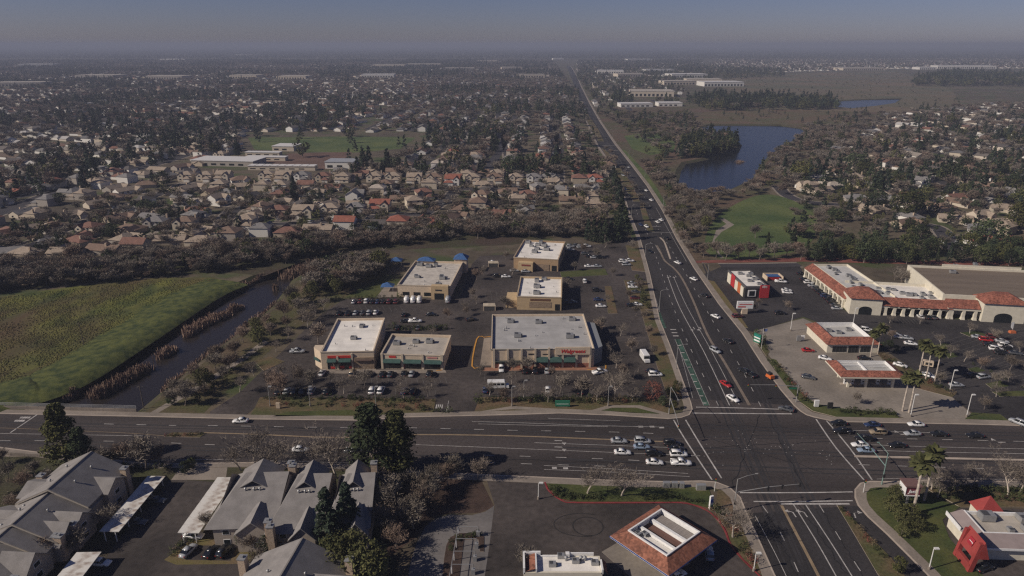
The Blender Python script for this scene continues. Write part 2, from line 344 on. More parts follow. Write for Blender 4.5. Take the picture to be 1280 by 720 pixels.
sheet('avenue_south', W_S + [(1072, 632)] + E_S[1:], .04, ASPH_NS)
def walk(name, pts, w, mat=None, kerb=.4, z=.14):
    P = GS(pts); sgn = 1 if w > 0 else -1
    mb = MB(); a = P; b = offs(P, w); k = offs(P, sgn * kerb); n = len(P)
    vs = [(p.x, p.y, 0) for p in a] + [(p.x, p.y, z) for p in a] + [(p.x, p.y, z) for p in k] + [(p.x, p.y, z) for p in b] + [(p.x, p.y, 0) for p in b]
    fs = []; mi = []
    for i in range(n - 1):
        for lv, m in ((0, 1), (1, 1), (2, 0), (3, 0)):
            q = (lv*n+i, lv*n+i+1, (lv+1)*n+i+1, (lv+1)*n+i); fs.append(q if sgn < 0 else tuple(reversed(q))); mi.append(m)
    mb.v = [tuple(v) for v in vs]; mb.f = [list(f) for f in fs]; mb.m = mi
    return mb.build(name, [mat or CONC, KERB], kind='structure')
walk('pavement', NKERB + NW_C + W_N[:1], 2.6)
walk('pavement', W_N[:12], 2.2)
walk('pavement', list(reversed(E_N)) + NE_C + E_NK, 3.0)
walk('pavement', E_SK + SE_C + E_S, 2.8)
walk('pavement', W_S + SW_C + SKERB[:6], 2.8)
walk('pavement', SKERB[5:], 2.2)
# lots
sheet('retail_lot', [(262, 515), (300, 490), (352, 440), (398, 396), (430, 374), (500, 372), (575, 372), (590, 330), (600, 320), (640, 318), (700, 308), (790, 303), (797, 320), (808, 344), (820, 400), (834, 436), (852, 490), (848, 505), (800, 515), (560, 519), (540, 517), (330, 500), (305, 521), (264, 520)], .03, ASPH_LOT)
sheet('mall_lot', [(875, 345), (900, 334), (1000, 333), (1006, 346), (1060, 391), (1110, 392), (1190, 399), (1500, 408), (1500, 545), (1300, 530), (1230, 528), (1180, 488), (1098, 432), (1004, 396), (942, 415), (928, 412), (900, 378)], .03, ASPH_LOT2)
sheet('fuel_lot', [(942, 414), (1004, 398), (1098, 440), (1140, 478), (1185, 492), (1228, 529.5), (1150, 528), (1125, 521), (1040, 518), (1012, 506), (990, 485), (958, 440)], .045, CONC_LOT)
sheet('red_strip', [(868, 329), (1006, 327), (1130, 330), (1500, 336), (1500, 331), (1130, 325), (1006, 322), (866, 326)], .035, M('red_cinder', A(112, 66, 58, 1.1), .95, .2, .1, world=True))
sheet('corner_lot', [(607, 596), (680, 599), (686, 614), (702, 626), (720, 629), (858, 629), (886, 640), (904, 663), (912, 682), (928, 702), (950, 722), (980, 790), (560, 790), (600, 700), (619, 634)], .035, ASPH_LOT)
sheet('burger_lot', [(1172, 640), (1200, 635), (1500, 640), (1500, 800), (1200, 800), (1230, 720), (1195, 690), (1180, 660)], .03, ASPH_LOT)
sheet('carport_drive', [(214, 599), (290, 604), (236, 668), (330, 690), (318, 760), (90, 760), (150, 672)], .03, ASPH_LOT)
sheet('apartment_entry', [(228, 581), (262, 578), (285, 580), (282, 600), (214, 600)], .035, CONC)
sheet('loop_drive', [(494, 790), (510, 720), (514, 700), (521, 678), (532, 658), (546, 648), (562, 643.5), (590, 644), (606, 640), (618, 632), (615, 655), (612, 680), (606, 720), (598, 790)], .04, M('pale_concrete', A(98, 94, 92, 1.15), .9, .2, .1, world=True, fine=.1))
slab('loop_island', [(552, 740), (555, 700), (558, 682), (563, 672), (574, 667), (598, 667), (605, 671), (605, 690), (600, 690), (598, 675), (580, 675), (572, 740)], .15, BARK)
sheet('mulch_bed', [(520, 600), (600, 597), (618, 634), (600, 641), (560, 642), (540, 648), (520, 672), (480, 700), (470, 640)], .02, BARK)
sheet('apartment_ground', [(-200, 575), (60, 570), (190, 582), (470, 590), (520, 600), (500, 700), (480, 790), (-200, 790)], .01, M('olive_brown_soil', A(60, 52, 42, 1.1), .95, .3, .1, col2=A(58, 60, 34, 1.1), world=True, fine=.3))  # dark brown soil mottled with olive
sheet('dry_lawn', [(205, 700), (240, 674), (330, 672), (335, 700), (300, 705), (220, 706)], .035, TAN_GRASS)
sheet('parking_bay', [(232, 700), (248, 682), (298, 682), (288, 701)], .045, ASPH_LOT)
slab('corner_lawn', [(682, 603.5), (760, 606), (885, 609), (896, 640), (882, 635), (855, 627.5), (720, 627.5), (703, 624.5), (688, 613)], .13, LAWN, side=REDK)
slab('corner_bed', [(898, 608), (912, 614), (930, 645), (950, 690), (960, 715), (950, 716), (930, 700), (914, 680), (908, 662), (893, 641)], .13, DIRT, side=REDK)
def redkerb():
    mb = MB(); P = crv(GS([(681, 603), (686, 614), (702, 626), (722, 629), (820, 629), (855, 629.5), (880, 637), (895, 648), (906, 664), (913, 681), (929, 701), (950, 721)]), 5)
    mb.band(P, .45, .17); o = mb.build('red_kerb', REDK, kind='structure')
redkerb()
slab('burger_lawn', [(1079, 612), (1120, 607), (1200, 634), (1178, 650), (1186, 672), (1222, 716), (1250, 790), (1210, 770), (1165, 716), (1120, 672), (1090, 645), (1078, 625)], .13, LAWN)
slab('burger_hedge_bed', [(1150, 607), (1300, 607), (1420, 612), (1420, 634), (1200, 634)], .12, DIRT)
slab('frontage_bed', [(312, 522), (325, 497), (345, 497), (545, 499), (541, 519.5), (510, 518), (452, 521), (335, 521)], .12, DIRT)
sheet('frontage_lawn', [(340, 521), (360, 515), (440, 513), (450, 519)], .14, LAWN)
slab('frontage_bed', [(592, 517), (600, 497), (800, 497), (836, 500), (848, 510), (838, 520), (765, 515), (700, 512), (640, 514)], .12, DIRT)
sheet('frontage_lawn', [(745, 513), (770, 510), (810, 511), (830, 518), (790, 516.5)], .14, LAWN)
sheet('frontage_path', [(592, 516), (640, 508), (690, 511), (740, 513), (760, 507), (800, 507), (838, 518), (830, 519), (795, 510), (765, 510), (742, 516), (640, 512)], .145, CONC)
slab('avenue_bed', [(800, 385), (822, 392), (848, 470), (856, 500), (836, 500), (822, 460)], .12, DIRT)
slab('avenue_bed', [(780, 350), (808, 352), (818, 388), (790, 385)], .12, DIRT)
slab('avenue_bed', [(782, 306), (797, 310), (808, 340), (790, 338)], .12, DIRT)
slab('parking_island', [(756, 358), (764, 358), (772, 392), (760, 392)], .12, DIRT)
slab('parking_island', [(700, 340), (756, 336), (760, 344), (702, 347)], .12, LAWN)
slab('parking_island', [(318, 452), (338, 446), (356, 452), (330, 464)], .12, DIRT)
slab('fuel_bed', [(940, 418), (950, 420), (962, 440), (958, 446)], .12, DIRT)
slab('fuel_bed', [(962, 448), (970, 450), (985, 470), (1000, 490), (1020, 505), (1060, 512), (1120, 516), (1124, 523), (1048, 522), (1016, 514), (992, 497), (975, 474)], .12, LAWN)
slab('fuel_bed', [(1204, 526), (1215, 516), (1250, 518), (1262, 527), (1240, 529)], .12, LAWN)
slab('mall_bed', [(1096, 442), (1104, 440), (1150, 470), (1186, 490), (1196, 492), (1190, 497), (1140, 484)], .12, DIRT)
slab('grill_lawn', [(885, 350), (893, 352), (925, 395), (935, 410), (925, 409), (905, 384)], .12, TAN_GRASS)
for q in ([(1210, 461), (1222, 459), (1232, 464), (1216, 466)], [(1232, 480), (1250, 476), (1262, 483), (1240, 486)], [(1180, 443), (1192, 441), (1198, 446), (1186, 448)], [(1240, 490), (1300, 488), (1300, 495), (1250, 496)], [(1200, 416), (1222, 414), (1234, 419), (1212, 421)], [(1172, 431), (1182, 429), (1190, 433), (1178, 436)]):
    slab('parking_island', q, .12, LAWN)
slab('median', [(1046, 632), (1052, 634), (1114, 698), (1150, 745), (1120, 745), (1097, 718), (1060, 655)], .14, DIRT)
slab('median', [(205, 546), (215, 541), (258, 541.5), (250, 547)], .14, DIRT)
slab('median', [(1068, 569.5), (1290, 574.5), (1500, 579), (1500, 581), (1290, 576.5), (1068, 571.8)], .14, KERB)
def median(name, P, wid, mat=KERB, z=.14):
    mb = MB(); a = offs(P, wid / 2); b = offs(P, -wid / 2); mb.prism(a + list(reversed(b)), 0, z); return mb.build(name, mat, kind='structure')
median('median', crv(GS([(937, 507), (905, 452), (884, 418), (866, 375), (853, 349), (843, 336), (831, 326), (825, 314), (821, 307)]), 4), .9, M('median_concrete', A(118, 106, 95, 1.0), .9, .15, .3, world=True))
median('median', crv(GS([(838, 324), (834, 312), (830, 302), (825, 297)]), 4), .9)
slab('median', [(800, 258), (806, 258), (812, 275), (818, 290), (810, 290), (804, 275)], .14, DIRT)
slab('median', [(752, 185), (760, 190), (790, 230), (800, 252), (792, 252), (776, 228)], .14, DIRT)
slab('median', [(728, 140), (733, 140), (748, 162), (755, 177), (748, 177), (738, 160)], .14, DIRT)
# residential streets
STREETS = [([(-60, 338), (45, 301), (120, 272), (205, 240), (262, 216)], 9), ([(-60, 287), (15, 260), (115, 226), (225, 196), (300, 168)], 15), ([(276, 288), (284, 271), (296, 261), (322, 257)], 10),
           ([(415, 234), (470, 235), (600, 236.5), (712, 238)], 9), ([(571, 237), (550, 255), (528, 268)], 9), ([(696, 238), (697, 205), (694, 170), (690, 150), (686, 128)], 10),
           ([(330, 281), (420, 276), (480, 269), (528, 268)], 8), ([(972, 232), (985, 245), (1008, 252), (1050, 256)], 9), ([(1135, 222), (1165, 221), (1182, 229), (1190, 241), (1178, 250), (1160, 256)], 10),
           ([(1140, 281), (1168, 283), (1182, 296), (1190, 312)], 9), ([(900, 332), (940, 332), (1000, 331)], 6), ([(640, 238), (636, 200), (630, 170), (622, 140)], 9), ([(560, 236), (572, 200), (580, 165), (584, 140)], 8)]
for pts, wd in STREETS:
    P = crv(GS(pts), 5); mb = MB(); mb.band(P, wd + 3.2, .022); mb.build('pavement', CONC, kind='structure')
    mb = MB(); mb.band(P, wd, .035); mb.build('street', ASPH_RES, kind='structure')
# ------------------------------------------------------------------ painted markings
wh, ye, gr, orp = MB(), MB(), MB(), MB()
ZM = .055
def ln(px, wd=.16, mb=None, z=ZM): (mb or wh).band(crv(GS(px), 3) if len(px) > 2 else GS(px), wd, z)
def dash(px, wd=.2, on=3.0, off=7.0, mb=None):
    P = crv(GS(px), 6) if len(px) > 2 else GS(px); acc = 0.0; per = on + off
    for a, b in zip(P, P[1:]):
        L = (b - a).length; d = (b - a) / L; t = -acc
        while t < L:
            s0, s1 = max(t, 0), min(t + on, L)
            if s1 > s0: (mb or wh).band([a + d * s0, a + d * s1], wd, ZM)
            t += per
        acc = (L - (t - per)) % per
def quad(px, mb, z=ZM): mb.poly(GS(px), z)
# cross street, west of the crossing
ln([(-100, 534), (0, 535), (150, 541), (205, 545)], .16, ye); ln([(-100, 541), (0, 542), (180, 545)], .16)
ln([(255, 541), (320, 543), (420, 547), (520, 543.5), (640, 545), (760, 549.5), (850, 553)], .5, ye)
ln([(520, 556), (600, 559), (700, 563), (800, 567), (875, 570)], .16)
ln([(668, 553.5), (740, 556), (850, 560)], .16)
ln([(590, 527), (660, 529), (740, 532), (830, 534)], .16); ln([(598, 530), (680, 532), (760, 533.5)], .14); ln([(685, 523), (740, 525), (775, 526)], .12)
for q in ([(260, 532), (450, 535), (520, 535), (640, 538), (760, 540), (845, 543)], [(0, 551), (160, 552), (330, 559)], [(560, 568), (640, 570), (760, 574), (860, 579)], [(560, 577), (660, 580), (760, 583)], [(130, 530), (220, 532)]): dash(q)
ln([(680, 582), (760, 586), (860, 592)], .14); ln([(680, 587), (760, 590), (862, 596)], .14); ln([(330, 576), (440, 579)], .14); ln([(190, 575.5), (300, 574)], .14)
ln([(47, 518), (13, 541)], .4)
for (x, y) in ((19, 525), (26, 521)):
    for k in range(4): ln([(x + k * 3.2, y + 2.2), (x + 1.5 + k * 3.2, y)], .7); 
# crossing bars
ln([(842, 525), (858, 552), (890, 600)], .4); ln([(857, 525), (875, 555), (902, 598)], .4)
ln([(870, 509), (920, 510), (985, 512)], .4); ln([(866, 516.5), (920, 517), (990, 517.5)], .5)
ln([(1020, 524), (1045, 560), (1080, 600)], .4); ln([(1033, 526), (1062, 560), (1090, 600)], .4)
ln([(925, 616), (1000, 616), (1066, 615)], .4); ln([(942, 627), (1000, 627), (1066, 626)], .4); ln([(976, 630), (1062, 630)], .6)
# avenue north: turn lanes and lane lines
ln([(912, 507), (880, 440), (857, 399), (845, 374), (834, 344)], .26); ln([(924, 506), (890, 440), (867, 399), (854, 374), (842, 346)], .18)
dash([(898, 507), (872, 455), (849, 403), (836, 368), (828, 344), (819, 318), (806, 284)]); dash([(951, 508), (925, 458), (893, 405), (872, 368), (850, 330), (829, 296), (812, 268)])
ln([(829, 322), (823, 313), (819, 306)], .18); ln([(866, 498), (846, 424)], .12)
ln([(795, 295), (806, 328), (818, 368), (826, 396)], .14); ln([(858, 327), (838, 292), (820, 260)], .14)
ln([(806, 283), (826, 283)], .5); ln([(806, 290), (843, 291)], .35)
dash([(797, 268), (786, 240), (774, 222), (757, 195), (742, 170), (731, 148), (722, 124), (715, 104)], .2); dash([(815, 262), (799, 236), (780, 208), (762, 182), (745, 154), (733, 133), (724, 112)], .2)
ln([(745, 182), (768, 182)], .8); ln([(748, 188), (773, 188)], .8)
quad([(844, 424), (850, 424), (886.5, 507), (880, 507)], gr); quad([(822, 390), (825, 390), (833, 410), (829, 410)], gr)
ln([(843.5, 424), (879.5, 507)], .12, z=ZM + .006); ln([(850.5, 424), (887, 507)], .12, z=ZM + .006)
for y in (412, 416, 420): ln([(838 + (y - 412) * .4, y), (845 + (y - 412) * .4, y)], .8)
for y in range(428, 505, 9): ln([(845.5 + (y - 424) * .434, y + 4), (850 + (y - 424) * .434, y + 4)], .5, z=ZM + .006)
# avenue south
ln([(977, 632), (1000, 676), (1024, 722), (1050, 775)], .7, ye)
ln([(992, 631), (1020, 676), (1046, 722), (1075, 775)], .26); ln([(1007, 631), (1037, 676), (1066, 722)], .26)
dash([(1024, 631), (1060, 690), (1085, 728)]); dash([(953, 632), (975, 665), (1000, 720), (1015, 755)]); ln([(944, 645), (968, 690), (985, 725)], .14)
ln([(1046, 631), (1062, 648), (1110, 697)], .18)
def arrow(px, py, ang, turn=-1, k=1.0):
    c = G(px, py); m = Matrix.Rotation(ang, 3, 'Z')
    for q in ([(-.13, -1.2), (.13, -1.2), (.13, .4), (-.13, .4)], [(-.13, .4), (.13, .4), (.9 * turn + .13, 1.0), (.9 * turn, .75)], [(.75 * turn, .35), (1.7 * turn, .9), (.75 * turn, 1.4)]):
        wh.poly([c + m @ Vector((a * k, b * k, 0)) for a, b in q], ZM + .003)
for (x, y) in ((992, 642), (1006, 642)): arrow(x, y, R(3), -1, 1.15)
arrow(1068, 643, R(-15), 1, 1.2)
for (x, y) in ((919, 499), (868, 411), (876, 411), (838, 346), (845, 346)): arrow(x, y, R(184), 1, 1.3)
for (x, y) in ((700, 551), (700, 559)): arrow(x, y, R(-92), 1, 1.3)
for (x, y) in ((798, 533.5), (812, 533.5), (824, 534.5), (690, 585), (704, 585.5)): ln([(x, y), (x + 6, y)], .9)
for (x, y) in ((1128, 543), (1250, 553)): arrow(x, y, R(90), 1, 1.3)
# cross street east
ln([(1060, 538), (1165, 541)], .16); ln([(1086, 556), (1160, 558.5), (1290, 561.5), (1450, 564)], .16); ln([(1070, 562.5), (1160, 565), (1290, 567.5), (1450, 571)], .16)
dash([(1090, 548), (1200, 550), (1400, 555)]); dash([(1073, 581), (1120, 582.5), (1300, 588)]); ln([(1096, 599), (1150, 598), (1300, 600)], .13)
def letters(cx, cy, n):
    for k in range(n): ln([(cx + k * 2.4, cy + 2.6), (cx + 1 + k * 2.4, cy - 2.2)], .35)
letters(545, 508, 4); quad([(559, 507), (560.3, 507), (560.5, 512), (559, 512)], wh); ln([(561, 501), (557.5, 516)], .15)
# orange kerbs by the drugstore and awning shop
ln([(604, 421), (596, 424), (590, 458), (602, 458.5)], .5, orp, z=.16); ln([(604, 422), (614, 421)], .5, orp, z=.16); ln([(734, 462.5), (755, 463), (757, 455)], .4, orp, z=.17); ln([(545, 464), (553, 463)], .5, orp, z=.2)
slab('entry_apron', [(605, 423), (616, 422), (616, 457), (600, 457)], .14, CONC)
slab('shop_walk', [(396, 467), (400, 462), (470, 461), (470, 462.5), (556, 462), (558, 466), (470, 467)], .13, CONC)
slab('shop_walk', [(603, 460), (745, 459), (752, 463), (602, 464)], .14, M('brick_paving', A(128, 92, 74, 1.2), .9, .2, .4, world=True))
# tyre loops and cracks on the corner lot
ring = MB(); c = G(735, 658)
ring.band([c + Vector((math.cos(t * .3) * 3.6, math.sin(t * .3) * 3.4, 0)) for t in range(22)], .3, .045); c2 = G(728, 656)
ring.band([c2 + Vector((math.cos(t * .25 + 1) * 6.8, math.sin(t * .25 + 1) * 4.2, 0)) for t in range(17)], .25, .045)
ring.build('tyre_marks', M('tyre_rubber_mark', (.022, .02, .02), .9, .2), kind='stuff')
crk = MB()
for (x0, y0, x1, y1) in ((865, 530, 985, 535), (870, 560, 1040, 552), (905, 525, 945, 600), (960, 520, 1005, 612), (880, 545, 1030, 590), (915, 610, 950, 518), (985, 540, 1060, 545), (330, 535, 500, 540), (600, 574, 840, 580), (640, 525, 800, 528), (1000, 632, 1060, 720), (960, 640, 1000, 725), (1030, 640, 1080, 722), (880, 420, 930, 505), (850, 360, 900, 450)):
    a, b = G(x0, y0), G(x1, y1); n = 14
    crk.band([a.lerp(b, i / n) + Vector((random.uniform(-.5, .5), random.uniform(-.5, .5), 0)) for i in range(n + 1)], .22, .05)
crk.build('crack_seal', M('crack_tar', (.018, .017, .017), .7, .2), kind='structure')
trk = MB()
def track(pts, n=2, sp=1.7):
    P = crv(GS(pts), 8)
    for s_ in (-sp/2, sp/2):
        for _ in range(n): o_ = s_ + random.gauss(0, .25); trk.band([q + Vector((random.gauss(0, .04), random.gauss(0, .04), 0)) for q in offs(P, o_)], random.uniform(.25, .55), .043 + random.uniform(0, .004))
for q in ([(960, 505), (985, 560), (1015, 625), (1060, 715)], [(940, 470), (975, 545), (1005, 625), (1042, 715)], [(890, 480), (925, 560), (958, 640), (990, 715)], [(905, 490), (940, 560), (975, 640), (1008, 715)], [(700, 557), (850, 562), (1000, 566), (1250, 580)], [(700, 576), (850, 582), (1000, 588), (1250, 594)], [(640, 540), (850, 548), (1000, 546), (1280, 552)], [(600, 526), (850, 532), (1000, 538), (1280, 543)], [(0, 530), (300, 536), (600, 540)], [(0, 550), (300, 563), (600, 575)], [(880, 330), (910, 400), (945, 470)], [(820, 330), (850, 400), (885, 480)], [(835, 330), (868, 400), (905, 480)]): track(q)
trk.build('tyre_tracks', M('tyre_polish', (.036, .033, .033), .75, .2, .3, world=True), kind='stuff')
# raised reflective dots and litter of paint in the crossing
for _ in range(60):
    t = random.random(); x = 880 + 160 * t; y = random.choice([530 + 45 * t, 552 + 12 * t, 575 - 20 * t]) + random.gauss(0, 7)
    if 520 < y < 605:
        q = G(x, y); wh.poly([q + Vector((-.12, -.09, 0)), q + Vector((.12, -.09, 0)), q + Vector((.12, .09, 0)), q + Vector((-.12, .09, 0))], ZM)
stl = MB()
def stalls(a, b, n, depth_px, wd=.11):
    A0, B0 = G(*a), G(*b); D = G(*depth_px) - A0
    for i in range(n + 1):
        p = A0.lerp(B0, i / n); stl.band([p, p + D], wd, ZM)
stalls((405, 381), (500, 383), 13, (408, 388)); stalls((405, 396), (480, 398), 11, (402, 390)); stalls((330, 490), (545, 496), 30, (333, 482)); stalls((400, 470), (556, 472), 22, (400, 478)); stalls((606, 498), (800, 498), 26, (608, 489)); stalls((606, 468), (760, 469), 20, (606, 476))
stalls((700, 304), (762, 300), 14, (702, 309)); stalls((700, 330), (770, 328), 14, (702, 335)); stalls((746, 362), (758, 392), 6, (736, 363)); stalls((780, 352), (792, 384), 7, (800, 352)); stalls((783, 318), (790, 336), 4, (796, 317)); stalls((606, 364), (640, 362), 5, (608, 376))
stalls((1010, 346), (1056, 384), 15, (1000, 349)); stalls((1110, 398), (1150, 399), 9, (1116, 404)); stalls((1190, 424), (1240, 465), 9, (1212, 417)); stalls((1190, 424), (1240, 465), 9, (1168, 431)); stalls((1236, 416), (1300, 455), 9, (1256, 409)); stalls((1150, 436), (1185, 474), 8, (1172, 429)); stalls((1236, 462), (1290, 500), 8, (1260, 455)); stalls((968, 365), (985, 395), 6, (980, 362))
wh.build('lane_paint', WHITE_P, kind='structure'); stl.build('parking_bay_paint', FADED_P, kind='structure'); ye.build('centre_line_paint', YEL_P, kind='structure'); gr.build('bike_lane_paint', GREEN_P, kind='structure'); orp.build('orange_kerb_paint', ORANGE_P, kind='structure')
# ------------------------------------------------------------------ buildings
WHITE_ROOF = M('white_roof_membrane', (.74, .70, .64), .8, .1, .25, fine=.06); GREY_ROOF = M('grey_roof_membrane', (.36, .35, .34), .85, .1, .25, fine=.08)
TAN_ROOF = M('tan_roof_gravel', (.40, .36, .31), .9, .12, .3, fine=.1); BROWN_ROOF = M('brown_roof_felt', (.165, .13, .10), .9, .1, .15, fine=.08, stretch=(.2, 2, 1))
SILVER = M('dull_silver_roof', (.42, .41, .39), .85, .12, .3, fine=.1)
for m_ in (SILVER, WHITE_ROOF, GREY_ROOF, TAN_ROOF): seams(m_)
seams(BROWN_ROOF, 30, 1.2, .9)
STUCCO = M('cream_stucco', (.56, .45, .33), .9, .08, .8); STUCCO_T = M('tan_stucco', (.46, .34, .20), .9, .08, .8); STUCCO_W = M('pale_stucco', (.62, .57, .46), .9, .07, .8)
STONE = M('brown_stone', (.26, .19, .13), .9, .25, 2.0); BRICK = M('brick_base', (.30, .13, .09), .9, .25, 3.0); CORN = plain('cornice_paint', (.50, .42, .32))
GLASS = plain('dark_glass', (.015, .018, .02), .12, 0, .6); METAL = plain('grey_metal', (.32, .32, .32), .5, .4); DMETAL = plain('dark_metal', (.10, .10, .10), .5, .4)
WHITE = plain('white_metal', (.72, .71, .69), .5); AWN = M('green_awning', (.035, .075, .065), .8, .15, 1.0); REDW = plain('red_wall', (.42, .03, .035), .6); REDS = plain('red_sign', (.50, .04, .03), .5)
BLUE_T = M('blue_roof_tile', (.04, .10, .24), .7, .2, 1.2); ORANGE = plain('orange_wall', (.45, .12, .04), .7); BLACK = plain('black_panel', (.025, .024, .024), .6); YELLOW = plain('yellow_plastic', (.6, .42, .04), .5)
TILE = tile_mat('red_roof_tile', (.175, .066, .045), (.27, .10, .066), var=.4); TILE2 = tile_mat('brown_red_roof_tile', (.17, .07, .045), (.26, .105, .065), var=.35); SHINGLE = M('grey_shingle', (.215, .20, .19), .9, .12, .4, fine=.14)
BEIGE = plain('beige_siding', (.34, .29, .24), .85); BRICKC = M('chimney_brick', (.40, .31, .23), .9, .3, 4.0)
def frame(fl, fr, back=None, h=0.0, depth=None):
    a, b = G(*fl), G(*fr); u = (b - a).normalized(); v = Vector((-u.y, u.x, 0))
    if depth is None: depth = (G(back[0], back[1], h) - a).dot(v)
    return a, math.atan2(u.y, u.x), (b - a).length, depth
def tolocal(root, px, z):
    p = G(px[0], px[1], z) - root.location; c, s_ = math.cos(-root.rotation_euler.z), math.sin(-root.rotation_euler.z)
    return (p.x * c - p.y * s_, p.x * s_ + p.y * c)
def rtu_mesh():
    mb = MB(); mb.box(-1.1, -.8, .15, 1.1, .8, 1.25, 0); mb.box(-.9, -.6, 1.25, .1, .6, 1.35, 1); mb.box(1.1, -.5, .3, 1.5, .5, .9, 1); mb.box(-1.0, -.7, 0, -.7, .7, .15, 1); mb.box(.7, -.7, 0, 1.0, .7, .15, 1)
    return mb.mesh('rooftop_unit', [METAL, DMETAL])
RTU = rtu_mesh()
def vent_mesh():
    mb = MB(); mb.tube((0, 0, 0), (0, 0, .6), .18, .18, 8); mb.tube((0, 0, .6), (0, 0, .8), .3, .12, 8, cap=True); return mb.mesh('roof_vent', METAL)
VENT = vent_mesh()
def put(root, name, mesh, x, y, z, rz=0, sc=1.0):
    o = link(name, mesh, root); o.location = (x, y, z); o.rotation_euler.z = rz; o.scale = (sc, sc, sc); return o
def store(name, desc, cat, fl, fr, back, h, wallm, roofm, par=.8, place=None, depth=None, units=(), cornice=CORN, group=None, rtop=None):
    a, ang, W, D = frame(fl, fr, back, h, depth)
    root = thing(name, desc, cat, a, ang, place, group); t = .35; rz = h - par
    mb = MB(); mb.add([(0,0,0),(W,0,0),(W,D,0),(0,D,0),(0,0,h),(W,0,h),(W,D,h),(0,D,h),(t,t,h),(W-t,t,h),(W-t,D-t,h),(t,D-t,h),(t,t,rz),(W-t,t,rz),(W-t,D-t,rz),(t,D-t,rz)],
        [(0,1,5,4),(1,2,6,5),(2,3,7,6),(3,0,4,7),(4,5,9,8),(5,6,10,9),(6,7,11,10),(7,4,8,11),(8,9,13,12),(9,10,14,13),(10,11,15,14),(11,8,12,15)])
    mb.build('wall', wallm, root)
    mb = MB(); mb.add([(t,t,rz-.02),(W-t,t,rz-.02),(W-t,D-t,rz-.02),(t,D-t,rz-.02)], [(0,1,2,3)]); mb.build('roof', roofm, root)
    c = MB(); c.box(-.12,-.14,h-.25,W+.12,-.003,h+.05,bottom=True); c.box(-.13,D+.003,h-.25,W+.13,D+.14,h+.05,bottom=True); c.box(-.14,-.003,h-.25,-.003,D+.003,h+.05,bottom=True); c.box(W+.003,-.003,h-.25,W+.14,D+.003,h+.05,bottom=True); c.build('cornice', cornice, root)
    for u in units:
        lx, ly = tolocal(root, u, rz); lx = min(max(lx, 1.8), W - 1.8); ly = min(max(ly, 1.5), D - 1.5)
        put(root, 'rooftop_unit', RTU, lx, ly, rz, random.choice((0, 0, 1.57)), random.uniform(.85, 1.3))
    for _ in range(int(W * D / 90)): put(root, 'roof_vent', VENT, random.uniform(1, W-1), random.uniform(1, D-1), rz, 0, random.uniform(.7, 1.2))
    return root, W, D
def fbox(root, name, m, x0, x1, z0, z1, y0=-.15, y1=-.003):
    mb = MB(); mb.box(x0, y0, z0, x1, y1, z1, bottom=True); return mb.build(name, m, root)
def awning(root, x0, x1, z, m=AWN, d=1.3, hh=1.1, y=-.02):
    mb = MB(); mb.add([(x0,y,z+hh),(x1,y,z+hh),(x1,y-d,z+.2),(x0,y-d,z+.2),(x0,y,z),(x1,y,z),(x1,y-d,z),(x0,y-d,z)], [(0,3,2,1),(3,7,6,2),(0,4,7,3),(1,2,6,5)]); return mb.build('awning', m, root)
def shopfront(root, x0, x1, z0, z1, n=3, y=-.04):
    f = MB(); f.box(x0, y-.05, z0, x1, y+.035, z1); g = f.build('window', GLASS, root)
    m = MB(); w_ = (x1 - x0) / n
    for i in range(n + 1): m.box(x0 + i*w_ - .05, y-.1, z0, x0 + i*w_ + .05, y-.052, z1)
    m.box(x0, y-.11, z1-.1, x1, y-.053, z1); m.build('frame', DMETAL, g); return g
def text(root, body, x, y, z, size, m, rx=R(90), rz=0, shear=0.0, ext=.04, align='CENTER', bold=0.0):
    c = bpy.data.curves.new('lettering', 'FONT'); c.body = body; c.size = size; c.extrude = ext; c.shear = shear; c.align_x = align; c.offset = bold; c.resolution_u = 2; c.materials.append(m)
    t = bpy.data.objects.new('lettering', c); COL.objects.link(t); bpy.context.view_layer.update()
    me = bpy.data.meshes.new_from_object(t.evaluated_get(bpy.context.evaluated_depsgraph_get())); bpy.data.objects.remove(t)
    o = link('lettering', me, root); o.location = (x, y, z); o.rotation_euler = (rx, 0, rz); return o
# --- cream shop with the red sign band
r, W, D = store('shop_building', 'cream shop with white roof, red sign band and angled corner entrance', 'building', (403, 462.4), (468.5, 461), (470, 397.5), 6.9, STUCCO, WHITE_ROOF, units=[(452, 409), (442, 424)], group='retail buildings')
fbox(r, 'stone_pier', STONE, W*.60, W-.05, .0, 4.6, -.3); fbox(r, 'sign_band', REDS, 2.2, W*.56, 4.5, 5.4, -.2); 
shopfront(r, 2.0, W*.28, .3, 3.2, 3); shopfront(r, W*.33, W*.56, .3, 3.2, 3); fbox(r, 'pier', CORN, W*.285, W*.325, 0, 5.2, -.35); fbox(r, 'pier', CORN, W*.57, W*.60, 0, 6.2, -.4)
awning(r, 2.0, W*.28, 3.3); awning(r, W*.33, W*.56, 3.3); awning(r, W*.64, W*.96, 3.4, plain('brown_awning', (.08, .05, .04)), .8, .6)
for k in range(4): fbox(r, 'window_poster', REDS, 3.0 + k*3.2, 4.6 + k*3.2, .5, 1.5, -.17, -.155)
mb = MB(); mb.prism([(-3.2, 4.0), (-.02, -.02), (-.02, 6), (-3.2, 6)], 0, 6.9); mb.build('corner_wing', STUCCO, r); mb = MB(); mb.prism([(-3.0, 3.0), (-1.0, .5), (-.8, .2), (-3.3, 2.7)], 2.9, 3.9); mb.build('awning', AWN, r)
